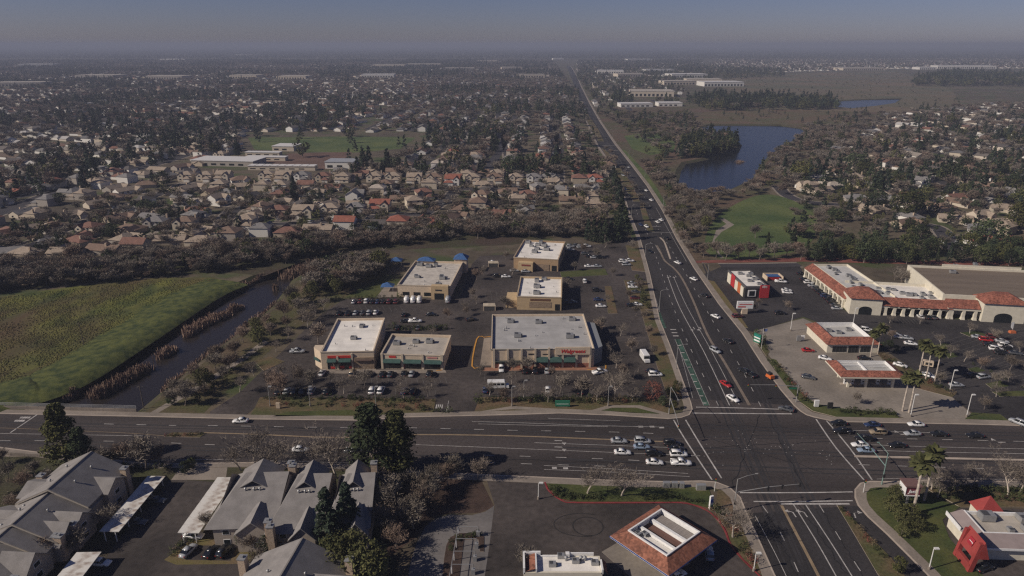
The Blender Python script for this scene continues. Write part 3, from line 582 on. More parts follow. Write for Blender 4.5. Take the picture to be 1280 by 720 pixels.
# --- shop with three green awnings
r, W, D = store('shop_building', 'beige shop with three green awnings and tan gravel roof', 'building', (477, 460.5), (555, 462.6), (521, 418), 5.6, STUCCO, TAN_ROOF, units=[(496, 430.5), (520, 428.5), (537, 428.5)], group='retail buildings')
for i in range(3):
    x0 = W*(.05 + .325*i); x1 = x0 + W*.26; shopfront(r, x0, x1, .3, 2.7, 4); awning(r, x0-.2, x1+.2, 2.7); fbox(r, 'pier', CORN, x0-1.1, x0-.35, 0, 5.9, -.3); 
fbox(r, 'pier', CORN, W-1.1, W-.2, 0, 5.9, -.3); fbox(r, 'shop_sign', REDS, W*.13, W*.24, 4.3, 5.0, -.12); fbox(r, 'shop_sign', plain('pink_sign', (.5, .22, .2)), W*.74, W*.9, 4.4, 4.9, -.12); fbox(r, 'door_poster', REDS, W*.33, W*.37, .3, 1.9, -.2)
# --- drugstore
r, W, D = store('drugstore', 'long cream drugstore with grey roof, red script sign and green awnings', 'building', (614, 460), (742, 459), (680, 392.5), 7.2, STUCCO, GREY_ROOF, units=[(638, 403), (673, 404), (715, 400.5), (647, 421), (712, 422)], group='retail buildings', cornice=plain('dark_coping', (.12, .13, .12)))
for i in range(8):
    x = 1.0 + i * (W - 2.4) / 7; fbox(r, 'pier', CORN, x-.35, x+.35, 0, 7.45 if i < 4 else 7.9, -.5)
for i in range(7):
    x = 1.0 + i * (W - 2.4) / 7; x1 = x + (W - 2.4) / 7
    fbox(r, 'brick_base', BRICK, x+.4, x1-.4, 0, 1.7, -.2)
    if 3 <= i <= 5: awning(r, x+.4, x1-.4, 2.7, AWN, 1.6, 1.5); shopfront(r, x+.5, x1-.5, 1.75, 2.7, 3)
    elif i < 3: shopfront(r, x+.5, x1-.5, 1.75, 2.6, 3); awning(r, x+.4, x1-.4, 2.6, plain('dark_canopy', (.05, .055, .05)), .9, .3)
mb = MB(); mb.box(W*.62, -.6, 5.2, W*.96, -.06, 8.0, bottom=True); mb.build('sign_parapet', STUCCO, r)
text(r, 'Walgreens', W*.79, -.63, 5.9, 2.0, REDS, shear=.25, bold=.035); fbox(r, 'small_sign', BLACK, W*.36, W*.43, 5.0, 5.5, -.08); fbox(r, 'small_sign', BLACK, W*.5, W*.58, 5.0, 5.35, -.08)
mb = MB(); mb.prism([(W+.02, 1.5), (W+3.6, 5), (W+3.6, D*.8), (W+.02, D*.85)], 0, 6.0); mb.build('entry_wing', plain('grey_stucco', (.20, .21, .22)), r)
mb = MB(); mb.box(2.0, D+.3, 0, 15, D+2.6, 3.2); mb.build('rear_dock', METAL, r)
# --- tan shop and brown shop behind
r, W, D = store('shop_building', 'tan square shop with bright white roof and brown sign', 'building', (646, 387), (701.5, 388.5), (674, 346), 6.2, STUCCO_T, WHITE_ROOF, units=[(671, 352), (671, 359.5), (670.5, 367.5), (680, 350)], group='retail buildings')
fbox(r, 'sign', plain('brown_sign', (.14, .07, .04)), W*.3, W*.75, 4.3, 5.2, -.1); fbox(r, 'wall_panel', STONE, W*.28, W*.78, 1.2, 3.8, -.08); shopfront(r, W*.86, W*.96, .2, 3.0, 1)
mb = MB(); mb.box(-5, 2, 0, -.02, 12, 3.6); mb.build('patio_wing', STUCCO_T, r)
r, W, D = store('shop_building', 'brown cafe with white roof crowded with machinery', 'building', (642, 336.5), (697.5, 339.5), (673, 300.5), 6.4, M('brown_stucco', (.36, .25, .15), .9, .08, .8), WHITE_ROOF, units=[(664, 308), (672, 307), (680, 308), (671, 312), (668, 316), (676, 304), (660, 304), (683, 313)], group='retail buildings')
mb = MB(); mb.box(W*.12, -3, 0, W*.45, -.02, 4.6); mb.build('porch', STUCCO_T, r); fbox(r, 'sign', plain('maroon_sign', (.2, .05, .04)), W*.2, W*.4, 3.0, 3.8, -3.1, -3.02); shopfront(r, W*.86, W*.96, .2, 3, 1); fbox(r, 'side_panel', STONE, W*.5, W*.8, .1, 3.5, -.2)
# --- day-care centre with blue corner roofs
r, W, D = store('daycare_building', 'tan day care building with blue pyramid roofs at its rear corners', 'building', (497.5, 370.5), (563, 372.5), (545, 326.5), 5.6, STUCCO, M('speckled_roof', (.46, .42, .37), .9, .15, .5, fine=.12), units=[(525, 332), (545, 333), (520, 346), (522, 347), (552, 347), (553, 349), (548, 357), (536, 334)], group='retail buildings')
for (x0, x1, y0, y1, z0, z1) in ((W*.05, W*.42, D-2, D+3, 6.0, 7.6), (W*.80, W+2.5, D-1, D+6, 7.0, 9.2)):
    mb = MB(); mb.box(x0+.6, y0+.6, 0, x1-.6, y1-.6, z0); tw = mb.build('tower', STUCCO, r); mb = MB(); mb.frustum((x0, y0, x1, y1), z0+.01, (x0+(x1-x0)*.38, y0+(y1-y0)*.42, x1-(x1-x0)*.38, y1-(y1-y0)*.42), z1); mb.build('blue_roof', BLUE_T, r)
mb = MB(); mb.box(W*.66, -2.6, 0, W*.98, -.02, 6.4); mb.build('entry_portal', STUCCO_T, r); fbox(r, 'sign', BLACK, W*.74, W*.86, 4.2, 4.8, -2.7, -2.62)
for x0 in (.05, .26, .46): fbox(r, 'window', GLASS, W*x0+1, W*(x0+.13)+1, .6, 2.3, -.06)
fbox(r, 'doorway', GLASS, W*.72, W*.9, .1, 3.0, -2.66, -2.62)
for k, (px, py) in enumerate(((386 + 110, 331), (485, 363.5))):
    q = thing('shade_canopy', 'blue shade canopy over the play yard ' + ('behind the day care' if k == 0 else 'beside the parked vans'), 'canopy', G(px, py), 0, None, 'play yard canopies'); mb = MB()
    mb.frustum((-3, -2.5, 3, 2.5), 2.6, (-.2, -.2, .2, .2), 4.2, bottom=True); mb.build('canopy_roof', BLUE_T, q)
    for sx in (-2.7, 2.7):
        for sy in (-2.2, 2.2): mb = MB(); mb.tube((sx, sy, 0), (sx, sy, 2.62), .08, .08, 6); mb.build('post', METAL, q)
slab('play_yard', [(470, 372), (482, 357), (497, 357), (496, 371)], .06, CONC)
for px, py, d in ((612, 387, 'beige trash enclosure at the corner of the drugstore drive'), (617, 333, 'beige trash enclosure beside the brown cafe')):
    q = thing('trash_enclosure', d, 'enclosure', G(px, py), 0, None, 'trash enclosures'); mb = MB(); mb.box(-2.6, 2, 0, 2.6, 2.3, 2.1); mb.box(-2.6, -1.5, 0, -2.3, 2, 2.1); mb.box(2.3, -1.5, 0, 2.6, 2, 2.1); mb.build('wall', STUCCO, q); mb = MB(); mb.box(-2.28, -1.4, .1, 2.28, -1.3, 1.9); mb.build('gate', DMETAL, q); mb = MB(); mb.frustum((-2.7, -1.6, 2.7, 2.4), 2.11, (-2.4, 0, 2.4, .9), 2.7); mb.build('roof', M('enclosure_roof', (.4, .34, .26), .9), q)
# --- fried chicken restaurant
a, ang, W, D = frame((930.5, 372.8), (960, 373.2), (927, 338), 5.4); ang += R(4)
r = thing('fast_food_restaurant', 'red white and black fast food restaurant with a grey roof', 'building', a, ang)
mb = MB(); mb.box(0, 0, 0, W, D, 5.0); mb.build('wall', BLACK, r); mb = MB(); mb.box(.3, .3, 5.0, W-.3, D-.3, 5.02); mb.build('roof', WHITE_ROOF, r)
mb = MB(); mb.box(-.15, -.15, 4.6, .3, D+.15, 5.7); mb.box(.3, -.15, 4.6, W+.15, .3, 5.7); mb.box(W-.3, .3, 4.6, W+.15, D+.15, 5.5); mb.box(.3, D-.15, 4.6, W-.3, D+.15, 5.5); mb.build('parapet', plain('dark_parapet', (.09, .085, .085)), r)
fbox(r, 'red_front_panel', REDW, W*.62, W+.2, .2, 6.2, -.5, -.16); text(r, 'KFC', W*.81, -.53, 5.0, 1.2, WHITE, bold=.02); fbox(r, 'window_surround', WHITE, W*.12, W*.46, .9, 3.9, -.3, -.02); fbox(r, 'window', GLASS, W*.17, W*.41, 1.2, 3.5, -.34, -.31)
for (y0, y1, mm, z) in ((.06, .2, STUCCO_W, 4.5), (.2, .36, ORANGE, 5.0), (.36, .52, STUCCO_W, 4.6), (.54, .74, REDW, 5.9), (.76, .95, STUCCO_W, 4.8)):
    mb = MB(); mb.box(-.45, D*y0, .2, -.16, D*y1, z); mb.build('side_panel', mm, r)
for u in ((925, 343), (935, 346), (941, 344), (943, 350), (949, 356), (937, 352)):
    lx, ly = tolocal(r, u, 5); put(r, 'rooftop_unit', RTU, min(max(lx, 2), W-2), min(max(ly, 2), D-2), 5.02, 0, random.uniform(.7, 1.1))
q = thing('monument_sign', 'long white menu sign on a beige base before the red restaurant', 'sign', G(930, 392)); mb = MB(); mb.box(-1.2, -.6, 0, 1.2, .6, 2.4); mb.build('base', STUCCO, q); mb = MB(); mb.box(-3.4, -.4, 2.41, 3.4, .4, 5.6, bottom=True); mb.build('sign_panel', WHITE, q); mb = MB(); mb.box(-3.0, -.45, 3.0, 0.2, -.41, 3.5); mb.box(-2.6, -.45, 4.2, 2.9, -.41, 4.5); mb.build('lettering_strip', REDS, q)
q = thing('trash_enclosure', 'tan trash enclosure with blue bin lids behind the red restaurant', 'enclosure', G(966, 349), 0, None, 'trash enclosures'); mb = MB(); mb.box(-4, -3, 0, -3.7, 3, 2.2); mb.box(-4, 3, 0, 4, 3.3, 2.2); mb.box(3.7, -3, 0, 4, 3, 2.2); mb.build('wall', STUCCO, q); mb = MB(); mb.box(-2.8, -1.5, 0, 2.8, 2, 1.7); b_ = mb.build('bin', REDW, q); mb = MB(); mb.box(-2.9, -1.6, 1.71, 2.9, 2.1, 1.9); mb.build('lid', BLUE_T, b_)
# --- shopping centre: long wing, front wing, big store
def mansard(root, x0, x1, y0, y1, z0, z1, run=2.2, m=TILE):
    mb = MB(); mb.add([(x0,y0,z0),(x1,y0,z0),(x1,y0+run,z1),(x0,y0+run,z1),(x1,y0+run,z0),(x0,y0+run,z0)], [(0,1,2,3),(2,4,5,3),(0,3,5),(1,4,2),(0,5,4,1)]); return mb.build('tile_roof', m, root)
def arcade(root, x0, x1, n, z, y=-3.0, wide=.55):
    for i in range(n + 1):
        x = x0 + (x1 - x0) * i / n; mb = MB(); mb.frustum((x-wide-.25, y-wide-.25, x+wide+.25, y+wide+.25), 0, (x-wide, y-wide, x+wide, y+wide), 1.1, top=False); mb.box(x-wide, y-wide, 1.1, x+wide, y+wide, z); mb.build('column', STUCCO_W, root)
a = G(1061, 390); bk = G(1006, 346); u = (a - bk).normalized(); W = (a - bk).length
ang = math.atan2(u.y, u.x)       # left facade of the long wing: local x runs towards the camera
r = thing('shopping_centre_wing', 'long cream shop wing with red tile eave over an arcade of columns', 'building', bk, ang, None, 'shopping centre')
D = 20.0
mb = MB(); mb.box(0, 3.2, 0, W-2, D, 5.6); mb.build('wall', STUCCO_W, r); mb = MB(); mb.box(.4, 3.6, 5.6, W-2.4, D-.4, 5.63); mb.build('roof', M('silver_roof', (.48, .47, .45), .85, .1, .3, fine=.08), r)
mb = MB(); mb.box(0, D-.4, 5.6, W-2, D, 6.6); mb.box(0, 3.2, 5.6, .4, D-.4, 6.6); mb.box(.4, 3.2, 5.6, W-2.4, 3.6, 6.9); mb.build('parapet', STUCCO_W, r)
mb = MB(); mb.box(-.3, -.6, 3.6, W-4, 3.15, 4.4, bottom=True); mb.build('fascia', STUCCO_W, r); mansard(r, -.4, W-4, -.9, 2, 4.41, 6.9, 3.9); arcade(r, .5, W-6, 9, 3.6, 0)
for i in range(9): x = .8 + i*(W-6)/9; mb = MB(); mb.box(x+.8, 3.1, .3, x+(W-6)/9-.8, 3.18, 3.0); mb.build('window', GLASS, r)
for i in range(13): put(r, 'rooftop_unit', RTU, 4 + i*(W-10)/12, D*.55 + random.uniform(-3, 3), 5.63, random.choice((0, 1.57)), random.uniform(.7, 1.1))
def tower(root, x0, x1, y0, y1, zw, zr, arch=True, m=TILE):
    mb = MB(); mb.box(x0, y0, 0, x1, y1, zw); mb.build('tower_wall', STUCCO_W, root); mb = MB(); mb.frustum((x0-.7, y0-.7, x1+.7, y1+.7), zw+.01, (x0+(x1-x0)*.33, y0+(y1-y0)*.33, x1-(x1-x0)*.33, y1-(y1-y0)*.33), zr, bottom=True); mb.build('tile_roof', m, root)
    if arch:
        w_ = (x1-x0)*.21; cx = (x0+x1)/2; pts = [(cx-w_, 0), (cx+w_, 0), (cx+w_, 2.3)] + [(cx + w_*math.cos(t*.39), 2.3 + w_*.55*math.sin(t*.39)) for t in range(1, 8)] + [(cx-w_, 2.3)]
        mb = MB(); n = len(pts); mb.add([(p[0], y0-.03, p[1]) for p in pts], [tuple(range(n))]); mb.build('archway', GLASS, root)
a2, ang2, W2, _ = frame((1060, 391), (1191, 398.5), depth=1)
r = thing('shopping_centre_wing', 'front cream shop wing with corner tower and palm trees before it', 'building', a2, ang2, None, 'shopping centre')
D2 = 25.0; T = 12.5
mb = MB(); mb.box(T, 3.2, 0, W2+1, D2, 5.4); mb.build('wall', STUCCO_W, r); mb = MB(); mb.box(T, 3.6, 5.4, W2+1, D2-.4, 5.43); mb.build('roof', WHITE_ROOF, r); mb = MB(); mb.box(T-8, D2-.4, 5.4, W2+1, D2, 6.6); mb.box(T, 3.2, 5.43, W2+1, 3.6, 6.7); mb.build('parapet', STUCCO_W, r)
mb = MB(); mb.box(T, -.6, 3.5, W2-1, 3.15, 4.3, bottom=True); mb.build('fascia', STUCCO_W, r); mansard(r, T, W2-1, -.9, 2, 4.31, 7.0, 3.9); arcade(r, T+2, W2-2, 7, 3.5, 0)
tower(r, 0, T-.02, -1.2, 10, 7.2, 10.2)
for i in range(6): x = T+3+i*(W2-T-5)/6; mb = MB(); mb.box(x, 3.1, .3, x+4.0, 3.18, 3.0); mb.build('window', GLASS, r); mb = MB(); mb.box(x+.3, -.66, 3.7, x+3.4, -.61, 4.1); mb.build('shop_sign', BLACK, r)
for i in range(12): put(r, 'rooftop_unit', RTU, T+2+i*(W2-T-6)/11, D2*.5+random.uniform(-5, 6), 5.43, random.choice((0, 1.57)), random.uniform(.7, 1.1))
a3 = G(1191, 398.5); r = thing('supermarket', 'big cream store with flat brown roof and red tiled entrance tower', 'building', a3, ang2, None, 'shopping centre')
W3, D3, h3 = 115.0, 72.0, 8.6
D3 = (G(1124, 331, h3) - a3).dot(Vector((-math.sin(ang2), math.cos(ang2), 0)))
mb = MB(); mb.box(-3, 6, 0, W3, D3, 7.8); mb.build('wall', STUCCO_W, r); mb = MB(); mb.box(-2.5, 6.4, 7.8, W3-.5, D3-.5, 7.83); mb.build('roof', BROWN_ROOF, r)
mb = MB(); mb.box(-3, 6, 7.8, -2.4, D3, 8.8); mb.box(-2.4, D3-.6, 7.8, W3, D3, 8.8); mb.box(-2.4, 6, 7.8, W3, 6.5, 8.6); mb.box(12, D3-.3, 8.8, 46, D3, 10.0); mb.box(49, 6.5, 7.83, 49.6, D3-.6, 8.5); mb.build('parapet', STUCCO_W, r)
tower(r, 10, 26, -1.5, 8, 8.2, 11.4); mansard(r, -3, 9.5, -.9, 2, 5.0, 7.6, 4.5); mansard(r, 27, W3, -.9, 2, 5.0, 7.6, 4.5); mb = MB(); mb.box(-3, -.6, 4.0, 9.9, 5.9, 4.98, bottom=True); mb.box(26.1, -.6, 4.0, W3, 5.9, 4.98, bottom=True); mb.build('fascia', STUCCO_W, r); arcade(r, -1, 8, 2, 4.0, 0); arcade(r, 28, W3-2, 13, 4.0, 0)
for i in range(12): x = 29+i*6.2; mb = MB(); mb.box(x+.7, 5.85, .3, x+5.3, 5.96, 3.2); mb.build('window', GLASS, r)
for (x, y) in ((14, 40), (30, 55), (20, 52), (38, 20), (42, 16), (60, 50), (63, 50), (66, 50), (69, 49), (72, 50), (62, 47), (66, 46), (70, 46), (58, 20)): put(r, 'rooftop_unit', RTU, x, y, 7.83, random.choice((0, 1.57)), random.uniform(.8, 1.2))
# --- petrol station shop and fuel canopies
a, ang, W, D = frame((1033, 441), (1096, 441), (1040, 403), 4.6)
r = thing('station_shop', 'cream petrol station shop with red tile roof edge', 'building', a, ang); mb = MB(); mb.box(0, 0, 0, W, D, 3.6); mb.build('wall', STUCCO_W, r)
def ring_roof(root, x0, y0, x1, y1, z0, z1, run, m, sides='flb', top=None):
    ix0, iy0, ix1, iy1 = x0+run, y0+run, x1-run, y1-run; mb = MB()
    V = [(x0,y0,z0),(x1,y0,z0),(x1,y1,z0),(x0,y1,z0),(ix0,iy0,z1),(ix1,iy0,z1),(ix1,iy1,z1),(ix0,iy1,z1),(ix0,iy0,z0+.2),(ix1,iy0,z0+.2),(ix1,iy1,z0+.2),(ix0,iy1,z0+.2)]
    mb.add(V, [(0,1,5,4),(1,2,6,5),(2,3,7,6),(3,0,4,7)], 0); mb.add(V, [(4,5,9,8),(5,6,10,9),(6,7,11,10),(7,4,8,11)], 1); o = mb.build('tile_roof', [m, WHITE], root)
    mb = MB(); mb.add([V[8], V[9], V[10], V[11]], [(0,1,2,3)]); mb.build('roof_deck', top or WHITE_ROOF, root); return o
ring_roof(r, -.8, -.8, W+.8, D+.8, 3.62, 5.6, 3.0, TILE, top=SILVER); shopfront(r, 2, W*.38, .4, 2.6, 4); shopfront(r, W*.42, W*.62, .1, 2.8, 3); shopfront(r, W*.66, W*.85, .4, 2.6, 3); fbox(r, 'stone_base', STONE, 0, W, 0, .5, -.2, -.14) if False else None
for (x, y) in ((5, D*.6), (8, D*.5), (13, D*.65)): put(r, 'rooftop_unit', RTU, x, y, 3.83, 0, .9)
def canopy(root, x0, y0, x1, y1, z0, z1, run, m, posts, fascia=None, deck=None):
    ring_roof(root, x0, y0, x1, y1, z0+.5, z1, run, m, top=deck); mb = MB(); mb.box(x0+.02, y0+.02, z0, x1-.02, y1-.02, z0+.49, bottom=True); mb.build('fascia', fascia or STUCCO_W, root)
    for (x, y) in posts: mb = MB(); mb.box(x-.35, y-.35, 0, x+.35, y+.35, z0); mb.build('post', STUCCO_W, root)
def fuel_pump(px=None, loc=None, place=None, rz=0):
    q = thing('fuel_pump', 'grey fuel pump', 'fuel pump', loc or G(*px), rz, place, 'fuel pumps'); mb = MB(); mb.box(-.45, -.3, .15, .45, .3, 1.5); mb.box(-.55, -.35, 1.5, .55, .35, 2.0); mb.build('body', WHITE, q); mb = MB(); mb.box(-.3, -.36, .9, .3, -.305, 1.4); mb.build('screen', BLACK, q); mb = MB(); mb.box(-1.6, -.7, 0, 1.6, .7, .14); mb.build('island', KERB, q)
a, ang, W, D = frame((1052, 488), (1127, 489), (1125, 457), 5.0)
D = (G(1040, 454.5, 5.6) - G(1051, 476, 5.2)).length * .97
r = thing('fuel_canopy', 'red tiled fuel canopy with white deck on brick posts', 'canopy', a + Vector((0, 1.0, 0)), ang, None, 'fuel canopies'); canopy(r, -1, -1, W+1, D, 4.4, 6.2, 2.6, TILE, [(3, 1.5), (W*.45, 1.5), (W-2, 1.5), (3, D-3), (W*.45, D-3), (W-2, D-3)], deck=SILVER)
mb = MB(); mb.box(W*.45-.25, 1.8, 5.12, W*.45+.25, D-2.8, 5.9); mb.build('deck_beam', WHITE, r)
for y in (D-3.4, D-4.6, D-5.6): mb = MB(); mb.tube((2.4, y, 5.5), (W-2.4, y, 5.5), .12, .12, 6); mb.build('pipe', WHITE, r)
m4 = Matrix.Rotation(ang, 3, 'Z')
for i, x in enumerate((3, W*.27, W*.45, W*.7, W-2)): fuel_pump(loc=r.location + m4 @ Vector((x, 3.6, .05)), place='under the fuel canopy beside the palms', rz=ang)
# near canopy, turned to the corner
zc = 4.8
A0, B0, C0, D0 = G(762.5, 669.4, zc), G(834, 719.5, zc), G(893.5, 672, zc), G(819, 628.6, zc)
u = (B0 - A0 + C0 - D0).normalized(); ang = math.atan2(u.y, u.x); W = ((B0 - A0).length + (C0 - D0).length) / 2; D = ((D0 - A0).length + (C0 - B0).length) / 2
r = thing('fuel_canopy', 'square brown tiled fuel canopy with open roof well and blue striped fascia', 'canopy', (A0.x, A0.y, 0), ang, None, 'fuel canopies')
canopy(r, 0, 0, W, D, 4.2, 6.4, W*.18, TILE2, [(W*.25, D*.25), (W*.75, D*.25), (W*.25, D*.75), (W*.75, D*.75)], WHITE, M('brown_deck', (.13, .07, .055), .9, .2, 1.0, stretch=(.3, 4, 1)))
rim = MB(); g = W*.18
for (x0, y0, x1, y1) in ((g-.2, g-.2, W-g+.2, g+.15), (g-.2, D-g-.15, W-g+.2, D-g+.2), (g-.2, g+.15, g+.15, D-g-.15), (W-g-.15, g+.15, W-g+.2, D-g-.15)): rim.box(x0, y0, 6.1, x1, y1, 6.58)
rim.build('roof_rim', WHITE, r)
for (x0, y0, x1, y1, z) in ((-.06, -.07, W+.06, -.003, 4.35), (-.07, -.003, -.003, D+.06, 4.35), (W+.003, -.003, W+.07, D+.06, 4.35), (.0, D+.003, W, D+.06, 4.35)):
    mb = MB(); mb.box(x0, y0, z, x1, y1, z+.28, bottom=True); mb.build('blue_stripe', plain('blue_stripe', (.03, .06, .22)), r)
yy0, yy1, x0_, x1_ = g+.2, D-g-.2, g+.2, W-g-.2
for (f0, f1, mm, z0, z1) in ((.03, .30, M('ribbed_sheet', (.25, .22, .20), .8, .25, 1.5, stretch=(8, .3, 1)), 4.95, 5.5), (.30, .36, WHITE, 4.95, 5.9), (.66, .72, WHITE, 4.95, 5.9), (.74, .97, WHITE_ROOF, 4.95, 5.3)):
    mb = MB(); ya, yb = yy0 + (yy1-yy0)*(1-f1), yy0 + (yy1-yy0)*(1-f0); mb.box(x0_, ya, z0, x1_, yb, z1) if True else None; mb.build('deck_panel', mm, r)
for (x, y) in ((x0_+1.2, yy0+1.3), (x0_+2.2, yy0+2.4)): put(r, 'rooftop_unit', RTU, x, y, 5.3, 0, .6)
mr_ = Matrix.Rotation(ang, 3, 'Z')
for i, (fx, fy) in enumerate(((.25, .42), (.25, .6), (.5, .3), (.5, .7), (.75, .42), (.75, .6))): fuel_pump(loc=r.location + mr_ @ Vector((W*fx, D*fy, .05)), place='under the brown tiled canopy by the crossing', rz=ang)
slab('pump_pad', [(752, 690), (776, 676), (850, 720), (880, 760), (850, 775)], .06, CONC_LOT)
# --- station shop at the bottom edge
a, ang, W, D = frame((655, 735), (752, 735), (700, 692), 4.6)
r = thing('station_shop', 'white roofed station shop with red tile parapets below the corner lot', 'building', a, ang); mb = MB(); mb.box(0, 0, 0, W, D, 4.0); mb.build('wall', STUCCO_W, r); mb = MB(); mb.box(.4, .4, 4.0, W-.4, D-.4, 4.03); mb.build('roof', WHITE_ROOF, r)
mb = MB(); mb.box(-.2, D-.3, 3.6, W*.22, D+.2, 5.2); mb.box(W*.22, D-.5, 3.6, W*.58, D-.1, 4.4); mb.box(W*.55, D-.7, 3.6, W*.6, D+.2, 5.0); mb.box(W*.6, D-.1, 3.6, W*.92, D+.2, 4.8); mb.box(W-.2, 0, 3.6, W+.2, D-2, 4.8); mb.box(-.2, 0, 3.6, .2, D-.3, 5.2); mb.box(2.4, 0, 4.03, 2.7, D-.3, 5.0); mb.build('parapet', WHITE, r)
for q in ([(.2, .0, 4.2), (2.39, 0, 5.0), (2.39, D-.31, 5.0), (.2, D-.31, 4.2)], [(W*.55, D+.9, 3.4), (W*.22, D+.9, 3.4), (W*.22, D-.1, 4.6), (W*.55, D-.1, 4.6)], [(W+1.2, 0, 3.6), (W+1.2, D-1.5, 3.6), (W+.21, D-1.5, 4.8), (W+.21, 0, 4.8)]): mb = MB(); mb.add(q, [(0, 1, 2, 3)]); mb.build('tile_roof', TILE2, r)
for (x, y) in ((6, 2), (11, 3), (8, 4.5), (15, 2.5)): put(r, 'rooftop_unit', RTU, x, y, 4.03, 0, .7)
for x in (9, 13, 12.2): put(r, 'roof_vent', VENT, x, 3.6, 4.03, 0, 1.5)
# --- burger restaurant
a, ang, W, D = frame((1212, 742), (1330, 745), (1248, 654), 4.8)
a = G(1207, 704) + Vector((2.6, 7.4, 0)); ang = R(-3); W, D = 34.0, 13.5
r = thing('burger_restaurant', 'burger restaurant with grey metal roof edges and red corner tower', 'building', a + Vector((0, -6, 0)), ang); D = 11.0
mb = MB(); mb.box(0, 0, 0, W, D, 3.8); mb.build('wall', STUCCO_W, r); mb = MB(); mb.box(3, 3, 3.8, W-.3, D-.4, 3.83); mb.build('roof', TAN_ROOF, r)
GM = M('grey_metal_roof', (.27, .22, .21), .6, .08, .6); mb = MB(); mb.add([(-.8, -.8, 3.6), (W, -.8, 3.6), (W, 2.6, 5.0), (2.6, 2.6, 5.0), (2.6, D, 5.0), (-.8, D, 3.6)], [(0, 1, 2, 3), (0, 3, 4, 5)]); mb.build('metal_roof', GM, r)
mb = MB(); mb.box(2.6, D-.4, 3.83, W, D, 4.6); mb.box(2.6, 2.6, 4.0, W, 2.9, 5.1); mb.box(2.6, 2.9, 4.0, 2.9, D-.4, 5.1); mb.box(-1.0, D*.45, 3.4, -.81, D, 4.4); mb.box(-.8, -.95, 3.2, W, -.81, 3.7); mb.build('trim', WHITE, r)
for (x, y, s_) in ((7, 9, 1.4), (15, 9, 1.1), (20, 8, 1.2), (14, 5.5, 1), (19, 5, 1.1), (10, 5, .7), (25, 9, 1.1), (24, 6, 1)): put(r, 'rooftop_unit', RTU, x, y, 3.83, random.choice((0, 1.57)), s_)
RB = M('red_metal', (.27, .045, .04), .6, .1, .6)
mb = MB()     # leaning A-shaped tower at the corner
for s_ in (-.9, 4.2):
    mb.add([(-3.8, -3.6+s_, 0), (-2.8, -3.6+s_, 0), (-1.6, -3.6+s_, 7.4), (-2.6, -3.6+s_, 7.4), (-3.8, -2.8+s_, 0), (-2.8, -2.8+s_, 0), (-1.6, -2.8+s_, 7.4), (-2.6, -2.8+s_, 7.4)], [(0,1,2,3), (5,4,7,6), (0,3,7,4), (1,5,6,2), (3,2,6,7)])
mb.box(-3.6, -4.3, .0, -2.9, 1.2, 2.0); mb.add([(-3.2, -4.52, 3.6), (-1.6, -4.52, 7.9), (-1.6, 1.42, 7.9), (-3.2, 1.42, 3.6), (0, -4.52, 3.6), (0, 1.42, 3.6)], [(0, 3, 2, 1), (1, 2, 5, 4), (0, 1, 4), (2, 3, 5)]); mb.build('tower', RB, r)
mb = MB(); mb.box(-.55, -.55, 0, .55, .55, .12); o = mb.build('sign_plate', plain('sign_red_dark', (.3, .02, .03)), r); o.location = (-2.5, -1.5, 5.9); o.scale = (1.5, 1.5, 1); o.rotation_euler = (0, R(-69), 0); o2 = text(o, 'J', 0, -.3, .14, .9, WHITE, rx=0, rz=0)
mb = MB(); mb.add([(7, D+.2, 3.6), (13, D+.2, 3.6), (10, D+2.5, 7.2), (7, D+5, 3.6), (13, D+5, 3.6)], [(0, 1, 2), (1, 4, 2), (4, 3, 2), (3, 0, 2)]); mb.build('red_gable', RB, r); mb = MB(); mb.box(7.5, D+.4, 0, 12.5, D+4.8, 3.6); mb.build('drive_through_bay', STUCCO_W, r)
# pylon sign among the palms
q = thing('pylon_sign', 'boxy maroon burger sign with a flat roof beside the palm trees', 'sign', G(1133, 630), R(-3)); mb = MB(); mb.tube((0, 0, 0), (0, 0, 3.6), .35, .35, 8); mb.build('pole', METAL, q)
mb = MB(); mb.box(-1.7, -1.5, 3.6, 1.7, 1.5, 6.0, bottom=True); mb.build('sign_box', plain('maroon_sign_box', (.16, .03, .045)), q); mb = MB(); mb.box(-1.95, -1.75, 6.01, 1.95, 1.75, 6.4, bottom=True); mb.build('roof', plain('brown_sign_roof', (.16, .09, .08)), q)
mb = MB(); mb.box(-1.8, -1.62, 3.5, -1.72, 1.6, 6.0); mb.box(-1.72, -1.62, 3.45, 1.7, -1.54, 3.75); mb.build('trim', WHITE, q); text(q, 'Jack', 0, -1.53, 4.35, 1.25, WHITE, shear=.2, bold=.03); o = text(q, 'Jack', -1.71, 0, 4.4, 1.0, WHITE, rz=R(-90), bold=.03)
